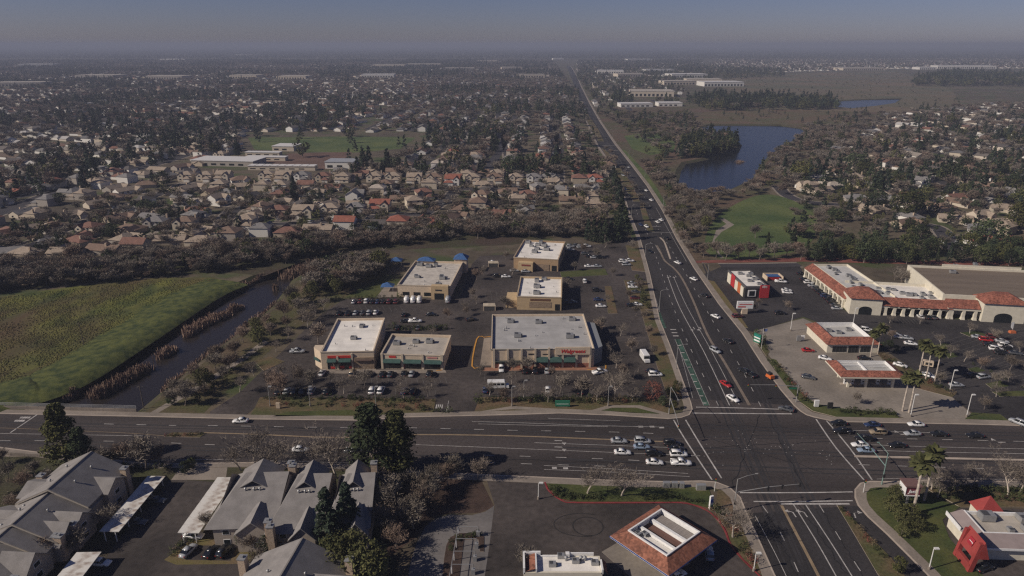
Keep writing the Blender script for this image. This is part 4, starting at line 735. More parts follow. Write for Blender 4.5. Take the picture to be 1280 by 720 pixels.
# ------------------------------------------------------------------ flats with pitched roofs
def gable(wl, rf, x0, x1, y0, y1, ze, zr, axis='x', ov=.45, th=.18, z0=0):
    """walls with gable ends and a two-slope roof; the ridge runs along axis"""
    if axis == 'x':
        ym = (y0+y1)/2; k = (zr-ze)/(ym-y0)
        wl.add([(x0,y0,z0),(x1,y0,z0),(x1,y1,z0),(x0,y1,z0),(x0,y0,ze),(x1,y0,ze),(x1,y1,ze),(x0,y1,ze),(x0,ym,zr),(x1,ym,zr)], [(0,1,5,4),(2,3,7,6),(3,0,4,8,7),(1,2,6,9,5)])
        a, b = x0-ov, x1+ov; e = ze-k*ov
        rf.add([(a,y0-ov,e),(b,y0-ov,e),(b,ym,zr),(a,ym,zr),(a,y1+ov,e),(b,y1+ov,e),(a,y0-ov,e+th),(b,y0-ov,e+th),(b,ym,zr+th),(a,ym,zr+th),(a,y1+ov,e+th),(b,y1+ov,e+th)],
               [(6,7,8,9),(9,8,11,10),(0,1,7,6),(5,4,10,11),(0,6,9,3),(3,9,10,4),(1,2,8,7),(2,5,11,8),(1,0,3,2),(2,3,4,5)])
    else:
        w2, r2 = MB(), MB(); gable(w2, r2, y0, y1, -x1, -x0, ze, zr, 'x', ov, th, z0)
        wl.add([(-q[1], q[0], q[2]) for q in w2.v], w2.f); rf.add([(-q[1], q[0], q[2]) for q in r2.v], r2.f)
def hip(wl, rf, x0, x1, y0, y1, ze, zr, ov=.5, z0=0):
    wl.add([(x0,y0,z0),(x1,y0,z0),(x1,y1,z0),(x0,y1,z0),(x0,y0,ze),(x1,y0,ze),(x1,y1,ze),(x0,y1,ze)], [(0,1,5,4),(1,2,6,5),(2,3,7,6),(3,0,4,7)])
    a, b, c, d = x0-ov, y0-ov, x1+ov, y1+ov; w_, l_ = c-a, d-b; e = ze-.12
    if w_ >= l_: p, q = (a+l_/2, (b+d)/2, zr), (c-l_/2, (b+d)/2, zr); fs = [(0,1,5,4),(1,2,5),(2,3,4,5),(3,0,4)]
    else: p, q = ((a+c)/2, b+w_/2, zr), ((a+c)/2, d-w_/2, zr); fs = [(0,1,4),(1,2,5,4),(2,3,5),(3,0,4,5)]
    rf.add([(a,b,e),(c,b,e),(c,d,e),(a,d,e),p,q], fs + [(3,2,1,0)])
def chimney(root, x, y, z0, z1, m=BRICKC, w_=.75):
    mb = MB(); mb.box(x-w_, y-w_, z0, x+w_, y+w_, z1); c = mb.build('chimney', m, root); mb = MB(); mb.box(x-w_-.12, y-w_-.12, z1+.003, x+w_+.12, y+w_+.12, z1+.18, bottom=True); mb.box(x-.3, y-.3, z1+.18, x+.3, y+.3, z1+.55); mb.build('chimney_cap', METAL, c)
def wwin(root, x0, y0, x1, y1, z0, z1, face):
    """a window on a wall: face is the outward direction; frame with a pane as its child"""
    nx, ny = face; mb = MB(); g2 = MB()
    if ny: mb.box(x0, min(y0, y0+.08*ny), z0, x1, max(y0, y0+.08*ny), z1, bottom=True); g2.box(x0+.1, min(y0+.085*ny, y0+.1*ny), z0+.1, x1-.1, max(y0+.085*ny, y0+.1*ny), z1-.1, bottom=True)
    else: mb.box(min(x0, x0+.08*nx), y0, z0, max(x0, x0+.08*nx), y1, z1, bottom=True); g2.box(min(x0+.085*nx, x0+.1*nx), y0+.1, z0+.1, max(x0+.085*nx, x0+.1*nx), y1-.1, z1-.1, bottom=True)
    f = mb.build('window', WHITE, root); g2.build('pane', GLASS, f)
def module(name, desc, apex_px, zr, W, L, ze, ang=R(-2), chim=(), side_gables=(), grp='apartment buildings'):
    """one block of flats: ridge along local y, far ridge end under the given picture point"""
    p = G(apex_px[0], apex_px[1], zr); r = thing(name, desc, 'apartment building', (p.x, p.y, 0), ang, None, grp)
    wl, rf = MB(), MB(); gable(wl, rf, -W/2, W/2, -L, 0, ze, zr, 'y', .5, .2)
    for (sx, y0, y1, z) in side_gables:
        ym = (y0+y1)/2; w2, r2 = MB(), MB(); x0, x1 = (W/2-5, W/2+1.6) if sx > 0 else (-W/2-1.6, -W/2+5)
        gable(w2, r2, x0, x1, y0, y1, ze-.2, z, 'x', .4, .2); w2.build('bay_wall', BEIGE, r); r2.build('bay_roof', SHINGLE, r); wwin(r, W/2+1.6 if sx > 0 else -W/2-1.6, ym-.9, 0, ym+.9, 1.0, 2.4, (sx, 0)); wwin(r, W/2+1.6 if sx > 0 else -W/2-1.6, ym-.9, 0, ym+.9, 3.8, 5.0, (sx, 0))
    wl.build('wall', BEIGE, r); rf.build('roof', SHINGLE, r)
    rg = MB(); rg.box(-.16, -L-.45, zr+.14, .16, .45, zr+.26); rg.build('ridge_cap', plain('ridge_cap', (.22, .2, .18)), r)
    bb = MB(); k = (zr-ze)/(W/2)
    for s_ in (-1, 1): bb.add([(0, -L-.56, zr+.1), (s_*(W/2+.5), -L-.56, ze-k*.5+.1), (s_*(W/2+.5), -L-.56, ze-k*.5-.3), (0, -L-.56, zr-.3)], [(0, 1, 2, 3) if s_ < 0 else (3, 2, 1, 0)])
    bb.build('barge_board', plain('barge_board', (.36, .32, .27)), r)
    for (x, y, z1) in chim: chimney(r, x, y, 0, z1)
    for x in (-W*.32, W*.3):
        for z in (1.0, 3.9): wwin(r, x-.8, -L-.003, x+.8, 0, z, z+1.4, (0, -1))
        for (yy) in (-L*.3, -L*.7): put(r, 'roof_vent', VENT, x*.6, yy, zr-abs(x*.6)*k+.15, 0, 1.0)
    return r
module('apartment_block', 'grey shingled apartment block nearest the bridge, its chimneys beside the big pine', (113, 566), 10.4, 17, 15, 6.2, R(-4), [(9.3, -1.6, 7.4), (-9.4, -6, 7.4)], [(1, -10, -3.5, 8.0), (-1, -13, -5, 7.6)])
module('apartment_block', 'second grey apartment block from the bridge, with a fading brown valley and bay', (93, 588), 9.2, 18, 20, 5.1, R(-4), [(10.2, -16, 6.6)], [(1, -17, -10, 7.6), (-1, -18, -9, 7.2)])
module('apartment_block', 'third grey apartment block from the bridge, one chimney standing at its front bay', (66, 612), 8.4, 18, 17, 4.4, R(-4), [(10.4, -13, 6.2)], [(1, -14, -6, 7.4), (-1, -14, -6, 7.2)])
module('apartment_block', 'grey apartment block in the bottom corner, before the third one', (27, 645), 7.5, 19, 24, 3.9, R(-4), [(10.6, -4, 6.0), (10.8, -17, 6.0)], [(1, -15, -7, 7.2)])
def wide(desc, l_px, r_px, zr, D_, ze, chim):
    """block whose long slope faces the drive: ridge along local x"""
    a, b = G(l_px[0], l_px[1], zr), G(r_px[0], r_px[1], zr); u = (b - a).normalized(); L = (b - a).length
    r = thing('apartment_block', desc, 'apartment building', (a.x, a.y, 0), math.atan2(u.y, u.x), None, 'apartment buildings'); wl, rf = MB(), MB()
    wl.add([(0,-D_,0),(L,-D_,0),(L,4,0),(0,4,0),(0,-D_,ze),(L,-D_,ze),(L,4,ze+1.2),(0,4,ze+1.2),(0,0,zr),(L,0,zr)], [(0,1,5,4),(1,2,6,9,5),(2,3,7,6),(3,0,4,8,7)])
    k = (zr-ze)/D_; rf.add([(-1.8,-D_-.5,ze-.5*k),(L+.5,-D_-.5,ze-.5*k),(L+.3,0,zr),(L*.25,0,zr),(L+.5,4.5,ze+.8),(-.3,4.5,ze+.8)], [(0,1,2,3),(3,2,4,5),(0,3,5)], 0)
    rf.v = [(q[0], q[1], q[2]+.2) for q in rf.v]; wl.build('wall', BEIGE, r); rf.build('roof', SHINGLE, r)
    w2, r2 = MB(), MB(); gable(w2, r2, L*.42, L*.97, -D_-1.6, -D_+5.5, ze-.4, ze+2.5, 'y', .4, .2); w2.build('bay_wall', BEIGE, r); r2.build('bay_roof', SHINGLE, r)
    w2, r2 = MB(), MB(); gable(w2, r2, L*.12, L*.82, -4.2, 4.6, zr-2.0, zr+.7, 'y', .3, .2); r2.build('ridge_gable', SHINGLE, r)
    for (x, y, z) in chim: chimney(r, L*x, y, 0, z)
    for x in (.15, .4): wwin(r, L*x, -D_-.003, L*x+1.6, 0, 1.0, 2.4, (0, -1)); wwin(r, L*x, -D_-.003, L*x+1.6, 0, 3.7, 5.0, (0, -1))
    wwin(r, L*.68, -D_-1.603, L*.86, 0, 1.0, 2.6, (0, -1))
    for x in (.35, .5, .6): put(r, 'roof_vent', VENT, L*x, -D_*.35, zr-D_*.35*k+.2, 0, 1.1)
wide('grey apartment block beside the rusty carport, sloping roof towards the drive', (290, 592), (360, 590), 9.6, 15, 5.4, [(1.0, 3.2, 10.2), (.98, -16.8, 8.4)])
wide('middle grey apartment block between two slim chimneys', (362, 593), (414, 592), 9.6, 16, 5.2, [(.0, 3.0, 10.2), (.02, -17.3, 8.2)])
wide('grey apartment block half hidden by the two dark cypresses', (424, 593), (468, 591), 9.4, 15, 5.2, [(.95, 3.2, 10.2)])
module('apartment_block', 'grey apartment block at the bottom edge, before the two dark cypresses', (377, 675), 9.8, 21, 26, 4.4, R(-6), [(11.2, -3, 8.4), (-11.4, -4, 7.6)], [(1, -11, -3, 7.6), (1, -22, -14, 7.4)])
# carports with sheet roofs
RUST = M('white_sheet_rust', (.62, .60, .56), .7, .05, .25, col2=(.60, .57, .52), fine=.05)
n_ = RUST.node_tree.nodes; l_ = RUST.node_tree.links; nz = n_.new('ShaderNodeTexNoise'); nz.inputs['Scale'].default_value = .35; nz.inputs['Detail'].default_value = 8; tc = n_.new('ShaderNodeTexCoord'); l_.new(tc.outputs['Object'], nz.inputs['Vector']); cr = n_.new('ShaderNodeValToRGB'); cr.color_ramp.elements[0].position = .47; cr.color_ramp.elements[1].position = .66; l_.new(nz.outputs['Fac'], cr.inputs[0])
mx = n_.new('ShaderNodeMix'); mx.data_type = 'RGBA'; src = n_['Principled BSDF'].inputs['Base Color'].links[0].from_socket; l_.new(cr.outputs[0], mx.inputs[0]); l_.new(src, mx.inputs[6]); mx.inputs[7].default_value = (.24, .17, .13, 1); l_.new(mx.outputs[2], n_['Principled BSDF'].inputs['Base Color'])
def carport(desc, c4):
    zc = 2.7; q = [G(x, y, zc) for x, y in c4]; u = (q[3] - q[0]).normalized(); r = thing('carport', desc, 'carport', (q[0].x, q[0].y, 0), math.atan2(u.y, u.x), None, 'carports')
    L = (q[3] - q[0]).length; Wd = ((q[1] - q[0]).length + (q[2] - q[3]).length) / 2; n = max(4, int(L / 2.6)); Wd *= .98
    sh = MB(); sh.box(0, 0, 0, L/n - .04, Wd, .16, bottom=True); sm = sh.mesh('roof_panel', RUST)
    for i in range(n): o = link('roof_panel', sm, r); o.location = (i*L/n, 0, zc + random.uniform(-.02, .02))
    pm = MB(); pm.box(-.08, -.08, 0, .08, .08, zc - .02); pm = pm.mesh('post', WHITE)
    for i in range(0, n + 1, 2):
        for y in (Wd - 1.0, 1.0): o = link('post', pm, r); o.location = (min(i*L/n, L-.3) + .12, y, 0)
carport('white carport roof beside the bridge apartments, streaked with tree shadow', [(185, 595.5), (207, 595.5), (149.5, 665.5), (124, 665)])
carport('long rusty white carport roof with a bare tree before it', [(272, 597), (294, 597), (252, 667), (222, 666.5)])
carport('rust stained carport roof cut by the bottom edge', [(96, 691), (125, 691), (88, 745), (52, 745)])
# vacuum bay frame on the loop drive
q = thing('vacuum_frame', 'long grey pipe frame with cross bars over the loop drive island', 'frame', G(573, 670)); vf = MB(); e = G(562, 735) - G(573, 670)
vf.tube((0, 0, 2.6), (e.x, e.y, 2.6), .08, .08, 6); vf.build('long_rail', METAL, q)
for i in range(5):
    t = i / 4; b = Vector((e.x*t, e.y*t, 0)); mb = MB(); mb.tube(b + Vector((0, 0, 2.6)), b + Vector((4.6, 0, 2.6)), .06, .06, 6); mb.build('cross_bar', METAL, q); mb = MB(); mb.tube(b, b + Vector((0, 0, 2.6)), .1, .1, 6); mb.build('post', WHITE, q); mb = MB(); mb.tube(b + Vector((4.6, 0, 0)), b + Vector((4.6, 0, 2.6)), .1, .1, 6); mb.box(b.x+4.2, b.y-.4, 0, b.x+5.0, b.y+.4, 1.4); mb.build('vacuum_post', METAL, q)
# bridge
def parapet(desc, p0, p1, rails):
    a, b = G(*p0), G(*p1); u = (b - a).normalized(); L = (b - a).length; r = thing('bridge_parapet', desc, 'bridge parapet', a, math.atan2(u.y, u.x), None, 'bridge parapets')
    n = int(L / 3.5); pm = MB(); pm.box(.02, -.2, -.3, L/n-.02, .2, .95); pm = pm.mesh('panel', CONC)
    for i in range(n): o = link('panel', pm, r); o.location.x = i*L/n
    if rails:
        for z in (1.3, 1.7, 2.1): mb = MB(); mb.tube((0, 0, z), (L, 0, z), .05, .05, 5); mb.build('rail', METAL, r)
        pm = MB(); pm.box(-.05, -.05, .96, .05, .05, 2.15); pm = pm.mesh('post', METAL)
        for i in range(n + 1): o = link('post', pm, r); o.location.x = i*L/n
parapet('concrete bridge parapet with metal rails beside the creek field', (-60, 509), (171, 514.5), True); parapet('low concrete bridge parapet on the apartment side of the road', (-80, 563), (64, 572), False)
mb = MB(); mb.prism(GS([(-120, 509), (172, 513), (176, 523), (70, 572), (62, 574), (-150, 560)]), -1.3, -.02); mb.build('bridge_deck', CONC, kind='structure')
# ------------------------------------------------------------------ trees and shrubs
def leafmat(name, c, c2, rnd=.3, scale=1.2, alt=None):
    m = M(name, c, .9, 0, scale, col2=c2, rnd=rnd, spec=.15, detail=3)
    if alt:     # some trees lean to another hue
        n = m.node_tree.nodes; l = m.node_tree.links; b = n['Principled BSDF']; src = b.inputs['Base Color'].links[0].from_socket; oi = n.new('ShaderNodeObjectInfo'); ml = n.new('ShaderNodeMath'); ml.operation = 'MULTIPLY'; ml.inputs[1].default_value = 7.31; fr_ = n.new('ShaderNodeMath'); fr_.operation = 'FRACT'; l.new(oi.outputs['Random'], ml.inputs[0]); l.new(ml.outputs[0], fr_.inputs[0])
        mr = n.new('ShaderNodeMapRange'); mr.inputs[1].default_value = .45; mr.inputs[2].default_value = 1.0; l.new(fr_.outputs[0], mr.inputs[0]); mx = n.new('ShaderNodeMix'); mx.data_type = 'RGBA'; mx.blend_type = 'MULTIPLY'; l.new(mr.outputs[0], mx.inputs[0]); l.new(src, mx.inputs[6]); mx.inputs[7].default_value = (*alt, 1); l.new(mx.outputs[2], b.inputs['Base Color'])
    return m
L_DARK = leafmat('dark_evergreen_leaf', (.024, .036, .018), (.062, .074, .034), .4, 1.2, (1.7, 1.3, .9)); L_CON = leafmat('conifer_needle', (.020, .033, .024), (.048, .062, .038), .4, 1.2, (1.3, 1.15, .8)); L_OLIVE = leafmat('olive_leaf', (.055, .06, .022), (.11, .105, .042))
L_PALM = leafmat('palm_frond', (.05, .055, .02), (.105, .105, .042), .15); L_RUST = leafmat('rust_leaf', (.17, .06, .045), (.25, .10, .07), .1); L_SHRUB = leafmat('shrub_leaf', (.03, .04, .016), (.07, .075, .03))
TWIG = leafmat('bare_twig', (.142, .120, .098), (.212, .183, .15), .35, .5, (1.0, .84, .78)); TWIG_P = leafmat('pale_twig', (.145, .12, .098), (.22, .186, .154), .12, .5); BARKM = M('tree_bark', (.20, .165, .14), .9, .3, 1.5); BARK_P = M('pale_bark', (.42, .36, .30), .9, .3, 1.2); REED = leafmat('reed_stem', (.20, .135, .10), (.30, .21, .16), .2)
def bare_meshes(seed, twigs=900, h=10.0, wide=.42, tm=TWIG, bm=BARKM, tw=.055, lod=False):
    rg = random.Random(seed); T, C = MB(), MB(); tips = []
    def br(p, d, ln_, r, lv):
        n = 3 if lv < 2 else 2; q = p
        for i in range(n):
            d = (d + Vector((rg.uniform(-.16, .16), rg.uniform(-.16, .16), rg.uniform(-.02, .14)))).normalized(); e = q + d * ln_ / n
            r2 = r * .8; (T if lv < 2 else C).tube(q, e, r, r2, 5 if lv < 2 else 3); r = r2; q = e
            if lv >= 1: tips.append((q.copy(), d.copy(), lv))
            if lv < (3 if not lod else 2) and i >= (1 if lv == 0 else 0):
                for _ in range(2 if lv else 3):
                    a = rg.uniform(0, 6.283); s_ = Vector((math.cos(a), math.sin(a), rg.uniform(.35, 1.0) if lv == 0 else rg.uniform(-.15, .8))); br(q, (d * .45 + s_ * .8).normalized(), ln_ * rg.uniform(.55, .8), r * .62, lv + 1)
    br(Vector((0, 0, -.1)), Vector((0, 0, 1)), h * .42, h * .022, 0)
    fine = [t for t in tips if t[2] >= 2] or tips
    for _ in range(twigs):
        p, d, lv = rg.choice(fine); p = p + Vector((rg.gauss(0, .35), rg.gauss(0, .35), rg.gauss(0, .3)))
        v = (d * .6 + Vector((rg.gauss(0, .7), rg.gauss(0, .7), rg.uniform(-.2, 1.0)))).normalized() * rg.uniform(.6, 1.5); s_ = v.orthogonal().normalized() * tw * rg.uniform(.6, 1.6)
        if rg.random() < .5: s_ = v.cross(s_).normalized() * tw
        C.add([p - s_, p + s_, p + v], [(0, 1, 2)])
    k = h / max(q[2] for q in C.v); 
    for X in (T, C): X.v = [(q[0] * k * wide / .42, q[1] * k * wide / .42, q[2] * k) for q in X.v]
    return [('trunk', T.mesh('trunk', bm)), ('crown', C.mesh('crown', tm))]
def leafy(seed, n, h, prof, size, mat, trunk_r=.22, clump=26, zmin=.08, droop=.0, trunk_h=None, bm=BARKM):
    """crown of small leaf faces gathered in clumps through the volume given by prof(t) -> radius"""
    rg = random.Random(seed); C = MB(); cs = []
    for _ in range(clump):
        t = rg.uniform(zmin, .97); R_ = prof(t); a = rg.uniform(0, 6.283); rr = R_ * math.sqrt(rg.uniform(.25, 1)) * .85; cs.append((Vector((rr * math.cos(a), rr * math.sin(a), t * h)), max(.45, R_ * rg.uniform(.28, .5))))
    for i in range(n):
        c, cr_ = cs[rg.randrange(clump)]; v = Vector((rg.gauss(0, 1), rg.gauss(0, 1), rg.gauss(0, .8))).normalized() * cr_ * rg.uniform(.45, 1.08); p = c + v; p.z -= droop * v.xy.length
        t = p.z / h
        if t < zmin * .5: continue
        lim = prof(min(max(t, 0.0), 1.0)) * 1.12
        if p.xy.length > lim: p.xy *= lim / p.xy.length
        nrm = (v.normalized() + Vector((rg.gauss(0, .5), rg.gauss(0, .5), rg.gauss(0, .5) + .25))).normalized(); a = nrm.orthogonal().normalized(); a = Matrix.Rotation(rg.uniform(0, 6.28), 3, nrm) @ a; b = nrm.cross(a); s_ = size * rg.uniform(.55, 1.2)
        C.add([p - a * s_ * .5, p + b * s_ * .28, p + a * s_ * .5, p - b * s_ * .28], [(0, 1, 2, 3)])
    T = MB(); th = trunk_h or h * .7; T.tube((0, 0, -.1), (0, 0, th * .4), trunk_r, trunk_r * .75, 7); T.tube((0, 0, th * .4), (0.05, 0, th), trunk_r * .75, trunk_r * .25, 6)
    for _ in range(6):
        a = rg.uniform(0, 6.283); z = rg.uniform(.35, .8) * th; T.tube((0, 0, z), (math.cos(a) * prof(min(1, z / h)) * .7, math.sin(a) * prof(min(1, z / h)) * .7, z + h * .08), trunk_r * .35, trunk_r * .12, 4)
    return [('trunk', T.mesh('trunk', bm)), ('crown', C.mesh('crown', mat))]
def cone(R_, p=.75, top=.12): return lambda t: R_ * (max(0, 1 - t) ** p) * (.55 + .45 * min(1, t * 6)) + top
def ball(R_, lo=.18): return lambda t: R_ * math.sqrt(max(.02, 1 - ((t - (.5 + lo / 2)) / (.52 - lo / 2)) ** 2)) if t > lo * .6 else .2
def palm_meshes(seed):
    rg = random.Random(seed); T = MB(); h = 12.0; x = 0
    for i in range(6): x2 = x + rg.uniform(-.06, .1); T.tube((x, 0, h*i/6 - .05), (x2, 0, h*(i+1)/6), .30 - .015*i, .285 - .015*i, 8); x = x2
    C = MB()
    for i in range(96):
        a = rg.uniform(0, 6.283); el = rg.uniform(-.75, 1.25); L = rg.uniform(2.0, 3.1); p = Vector((x, 0, h)); d = Vector((math.cos(a) * math.cos(el), math.sin(a) * math.cos(el), math.sin(el))); sd = Vector((-math.sin(a), math.cos(a), 0)); w0 = .1
        for k in range(3):
            q = p + d * L / 3; w1 = (.5, .62, .05)[k]; d = (d + Vector((0, 0, -.32))).normalized()
            C.add([p - sd * w0, p + sd * w0, q + sd * w1, q - sd * w1], [(0, 1, 2, 3)]); p = q; w0 = w1
    S_ = MB()
    for i in range(26): a = rg.uniform(0, 6.283); p = Vector((x, 0, h - rg.uniform(.2, 1.6))); S_.add([p + Vector((math.cos(a-.25)*.3, math.sin(a-.25)*.3, 0)), p + Vector((math.cos(a+.25)*.3, math.sin(a+.25)*.3, 0)), p + Vector((math.cos(a)*.62, math.sin(a)*.62, -1.1))], [(0, 1, 2)])
    return [('trunk', T.mesh('trunk', BARK_P)), ('crown', C.mesh('crown', L_PALM)), ('skirt', S_.mesh('skirt', leafmat('dead_frond', (.16, .11, .06), (.24, .17, .10))))]
PROTO = {
 'bare': [bare_meshes(i, 1500, 10, (.40, .5, .44, .55)[i % 4], tw=.075) for i in range(4)],
 'sycamore': [bare_meshes(20 + i, 1000, 12, .52, TWIG_P, BARK_P, .05) for i in range(3)],
 'lowbare': [bare_meshes(40 + i, 800, 10, .62, TWIG, BARKM, .11, True) for i in range(3)],
 'conifer': [leafy(60 + i, 1500, 18, cone((3.6, 3.1)[i]), 1.05, L_CON, .3, 90, .05, .25) for i in range(2)],
 'pine': [leafy(64, 4600, 18, lambda t: (4.6 * (1 - t) ** .55 + .4) * (.75 + .25 * math.sin(t * 19)) if t > .15 else .3,   .85, L_CON, .35, 130, .2), leafy(65, 5200, 20, lambda t: (5.4 * (1 - t) ** .5 + .5) * (.8 + .2 * math.sin(t * 23)) if t > .1 else .3, .85, L_DARK, .35, 170, .12)],
 'oak': [leafy(70 + i, 1500, 10, ball((4.2, 4.8)[i]), .8, L_DARK, .28, 60, .2) for i in range(2)],
 'olive': [leafy(75, 1500, 9, ball(3.8), .7, L_OLIVE, .25, 50, .18)],
 'lowcon': [leafy(80 + i, 420, 18, cone((4.6, 3.8)[i]), 1.8, L_CON, .3, 26, .05, .25) for i in range(2)],
 'lowoak': [leafy(84 + i, 300, 10, ball(4.4), 1.35, (L_DARK, L_OLIVE)[i], .28, 22, .15) for i in range(2)],
 'palm': [palm_meshes(90 + i) for i in range(2)],
 'rust': [leafy(95, 1300, 7, ball(3.4, .1), .4, L_RUST, .14, 30, .15)],
 'shrub': [leafy(100 + i, 190, 1.6, ball((1.1, 1.4)[i], .02), .32, L_SHRUB, .05, 9, .1, trunk_h=.7) for i in range(2)],
 'dryshrub': [leafy(105 + i, 170, 1.6, ball((1.2, 1.0)[i], .02), .28, (leafmat('dry_shrub_leaf', (.11, .085, .05), (.17, .13, .08)), leafmat('red_shrub_leaf', (.15, .05, .04), (.2, .09, .06)))[i], .05, 9, .1, trunk_h=.7) for i in range(2)],
}
PH = {'bare': 10, 'sycamore': 12, 'lowbare': 10, 'conifer': 18, 'pine': 19, 'oak': 10, 'olive': 9, 'lowcon': 18, 'lowoak': 10, 'palm': 13.3, 'rust': 7, 'shrub': 1.6, 'dryshrub': 1.6}
PN = {'bare': ('bare_tree', 'tree', 'leafless trees'), 'sycamore': ('sycamore_tree', 'tree', 'pale leafless trees'), 'lowbare': ('bare_tree', 'tree', 'leafless trees'), 'conifer': ('conifer_tree', 'tree', 'dark conifers'), 'pine': ('pine_tree', 'tree', 'big dark evergreens'), 'oak': ('evergreen_tree', 'tree', 'round evergreens'), 'olive': ('olive_green_tree', 'tree', 'round evergreens'), 'lowcon': ('conifer_tree', 'tree', 'dark conifers'), 'lowoak': ('evergreen_tree', 'tree', 'round evergreens'), 'palm': ('palm_tree', 'palm tree', 'palm trees'), 'rust': ('rust_leaved_tree', 'tree', None), 'shrub': ('shrub', 'shrub', 'clipped shrubs'), 'dryshrub': ('shrub', 'shrub', 'dry shrubs')}
PD = {'bare': 'leafless tree', 'sycamore': 'pale limbed leafless tree', 'lowbare': 'small leafless tree', 'conifer': 'tall dark conifer', 'pine': 'big dark evergreen', 'oak': 'round dark evergreen', 'olive': 'olive green tree', 'lowcon': 'tall dark conifer', 'lowoak': 'round dark evergreen', 'palm': 'shaggy fan palm', 'rust': 'tree with rust red leaves', 'shrub': 'green shrub', 'dryshrub': 'dry brown shrub'}
TREES = []
def plant_at(kind, x, y, h, place, z=0.0, desc=None, sx=1.0):
    v = random.choice(PROTO[kind]); nm, cat, grp = PN[kind]
    r = thing(nm, desc or PD[kind], cat, (x, y, z), random.uniform(0, 6.28), place, grp); s_ = h / PH[kind]; r.scale = (s_ * sx, s_ * sx * random.uniform(.9, 1.1), s_)
    if kind in ('shrub', 'dryshrub'): link('foliage', v[1][1], r)
    else:
        for nm2, me in v: link(nm2, me, r)
    TREES.append((x, y)); return r
def plant(kind, px, py, h, place, **k): p = G(px, py); return plant_at(kind, p.x, p.y, h, place, **k)
NOGO = []
def nogo(px): NOGO.append(GS(px))
for px_ in ([(0, 505), (1300, 520), (1300, 610), (0, 590)],): nogo(px_)
nogo(W_N + list(reversed(E_N))); nogo(LAKE); nogo(POND); nogo(CREEK_L + CREEK_R)
def blocked(p): return any(inside(p, q) for q in NOGO)
def scatter(kinds, pxpoly, n, hr, place, gap=3.0, chk=True, sx=1.0):
    W = GS(pxpoly); xs = [p.x for p in W]; ys = [p.y for p in W]; done = []; tries = 0
    while len(done) < n and tries < n * 40:
        tries += 1; p = (random.uniform(min(xs), max(xs)), random.uniform(min(ys), max(ys)))
        if not inside(p, W) or (chk and blocked(p)) or any((p[0]-a)**2 + (p[1]-b)**2 < gap*gap for a, b in done): continue
        done.append(p); plant_at(random.choice(kinds), p[0], p[1], random.uniform(*hr), place, sx=sx)
random.seed(11)
# creek thicket and banks
scatter(['bare'], [(-60, 375), (100, 356), (200, 346), (262, 342), (300, 335), (300, 312), (150, 322), (-60, 345)], 50, (8, 12.5), 'in the thicket above the creek field', 4.0)
scatter(['bare', 'bare', 'bare', 'bare', 'oak'], [(300, 338), (340, 335), (420, 312), (500, 306), (560, 296), (560, 286), (430, 300), (300, 314)], 42, (7, 11.5), 'in the thicket behind the creek bend', 4.6)
scatter(['bare'], [(560, 300), (640, 300), (735, 292), (735, 276), (640, 280), (560, 288)], 36, (7, 10.5), 'in the thicket behind the brown cafe', 4.2)
scatter(['bare', 'bare', 'bare', 'bare', 'olive'], [(350, 395), (392, 345), (470, 322), (490, 330), (462, 352), (420, 372), (380, 396), (352, 425)], 32, (7, 11), 'between the creek and the shop lot', 4.0)
scatter(['bare', 'bare', 'bare', 'bare', 'olive'], [(190, 512), (280, 445), (340, 400), (352, 410), (325, 432), (285, 470), (240, 512)], 20, (5, 8.5), 'on the sloping creek bank by the path', 4.5)
for x, y in ((246, 505), (215, 506), (262, 480)): plant('oak', x, y, 4, 'at the foot of the creek path', sx=1.1)
# dark conifers by the avenue
for x, y, h in ((735, 300, 13), (742, 302, 14), (749, 303, 12), (756, 304, 14), (763, 303, 13), (770, 302, 15), (776, 300, 16), (780, 292, 17), (776, 278, 17), (774, 262, 18), (772, 250, 17), (769, 238, 16), (766, 228, 15)): plant('conifer', x, y, h, 'in the dark line beside the avenue', sx=1.4)
# avenue median and verges
for i, (x, y) in enumerate(((757, 188), (763, 194), (770, 203), (777, 214), (784, 223), (789, 233), (793, 240), (798, 250), (804, 262), (741, 160), (746, 168), (735, 150), (731, 143))): plant('lowbare', x, y, random.uniform(5, 7.5), 'on the planted median of the avenue')
scatter(['bare', 'bare', 'bare', 'bare', 'bare', 'olive'], [(836, 258), (862, 248), (900, 246), (892, 275), (872, 300), (862, 322), (850, 300)], 34, (7, 11), 'in the grove between the avenue and the park lawn', 4.5)
scatter(['lowoak', 'lowoak', 'lowbare'], [(848, 198), (852, 180), (878, 170), (912, 174), (922, 182), (912, 190), (880, 198)], 30, (9, 13), 'on the wooded point in the lake', 6, chk=False)
scatter(['bare'], [(872, 326), (1000, 326), (1012, 318), (960, 322), (880, 318)], 10, (8, 11), 'along the red strip behind the red restaurant', 6)
for x, y, h in ((958, 316, 12), (990, 314, 15), (1008, 322, 11), (1022, 324, 15), (1036, 326, 13)): plant('conifer', x, y, h, 'at the edge of the park lawn')
scatter(['oak', 'oak', 'conifer', 'oak'], [(1015, 327), (1130, 330), (1290, 334), (1290, 318), (1130, 312), (1030, 310)], 58, (7, 12), 'in the evergreen screen behind the shopping centre', 4.0, chk=False)
scatter(['bare'], [(905, 300), (1012, 300), (1045, 300), (1030, 278), (1018, 268), (1020, 292)], 12, (7, 10), 'beside the park lawn', 5, chk=False)
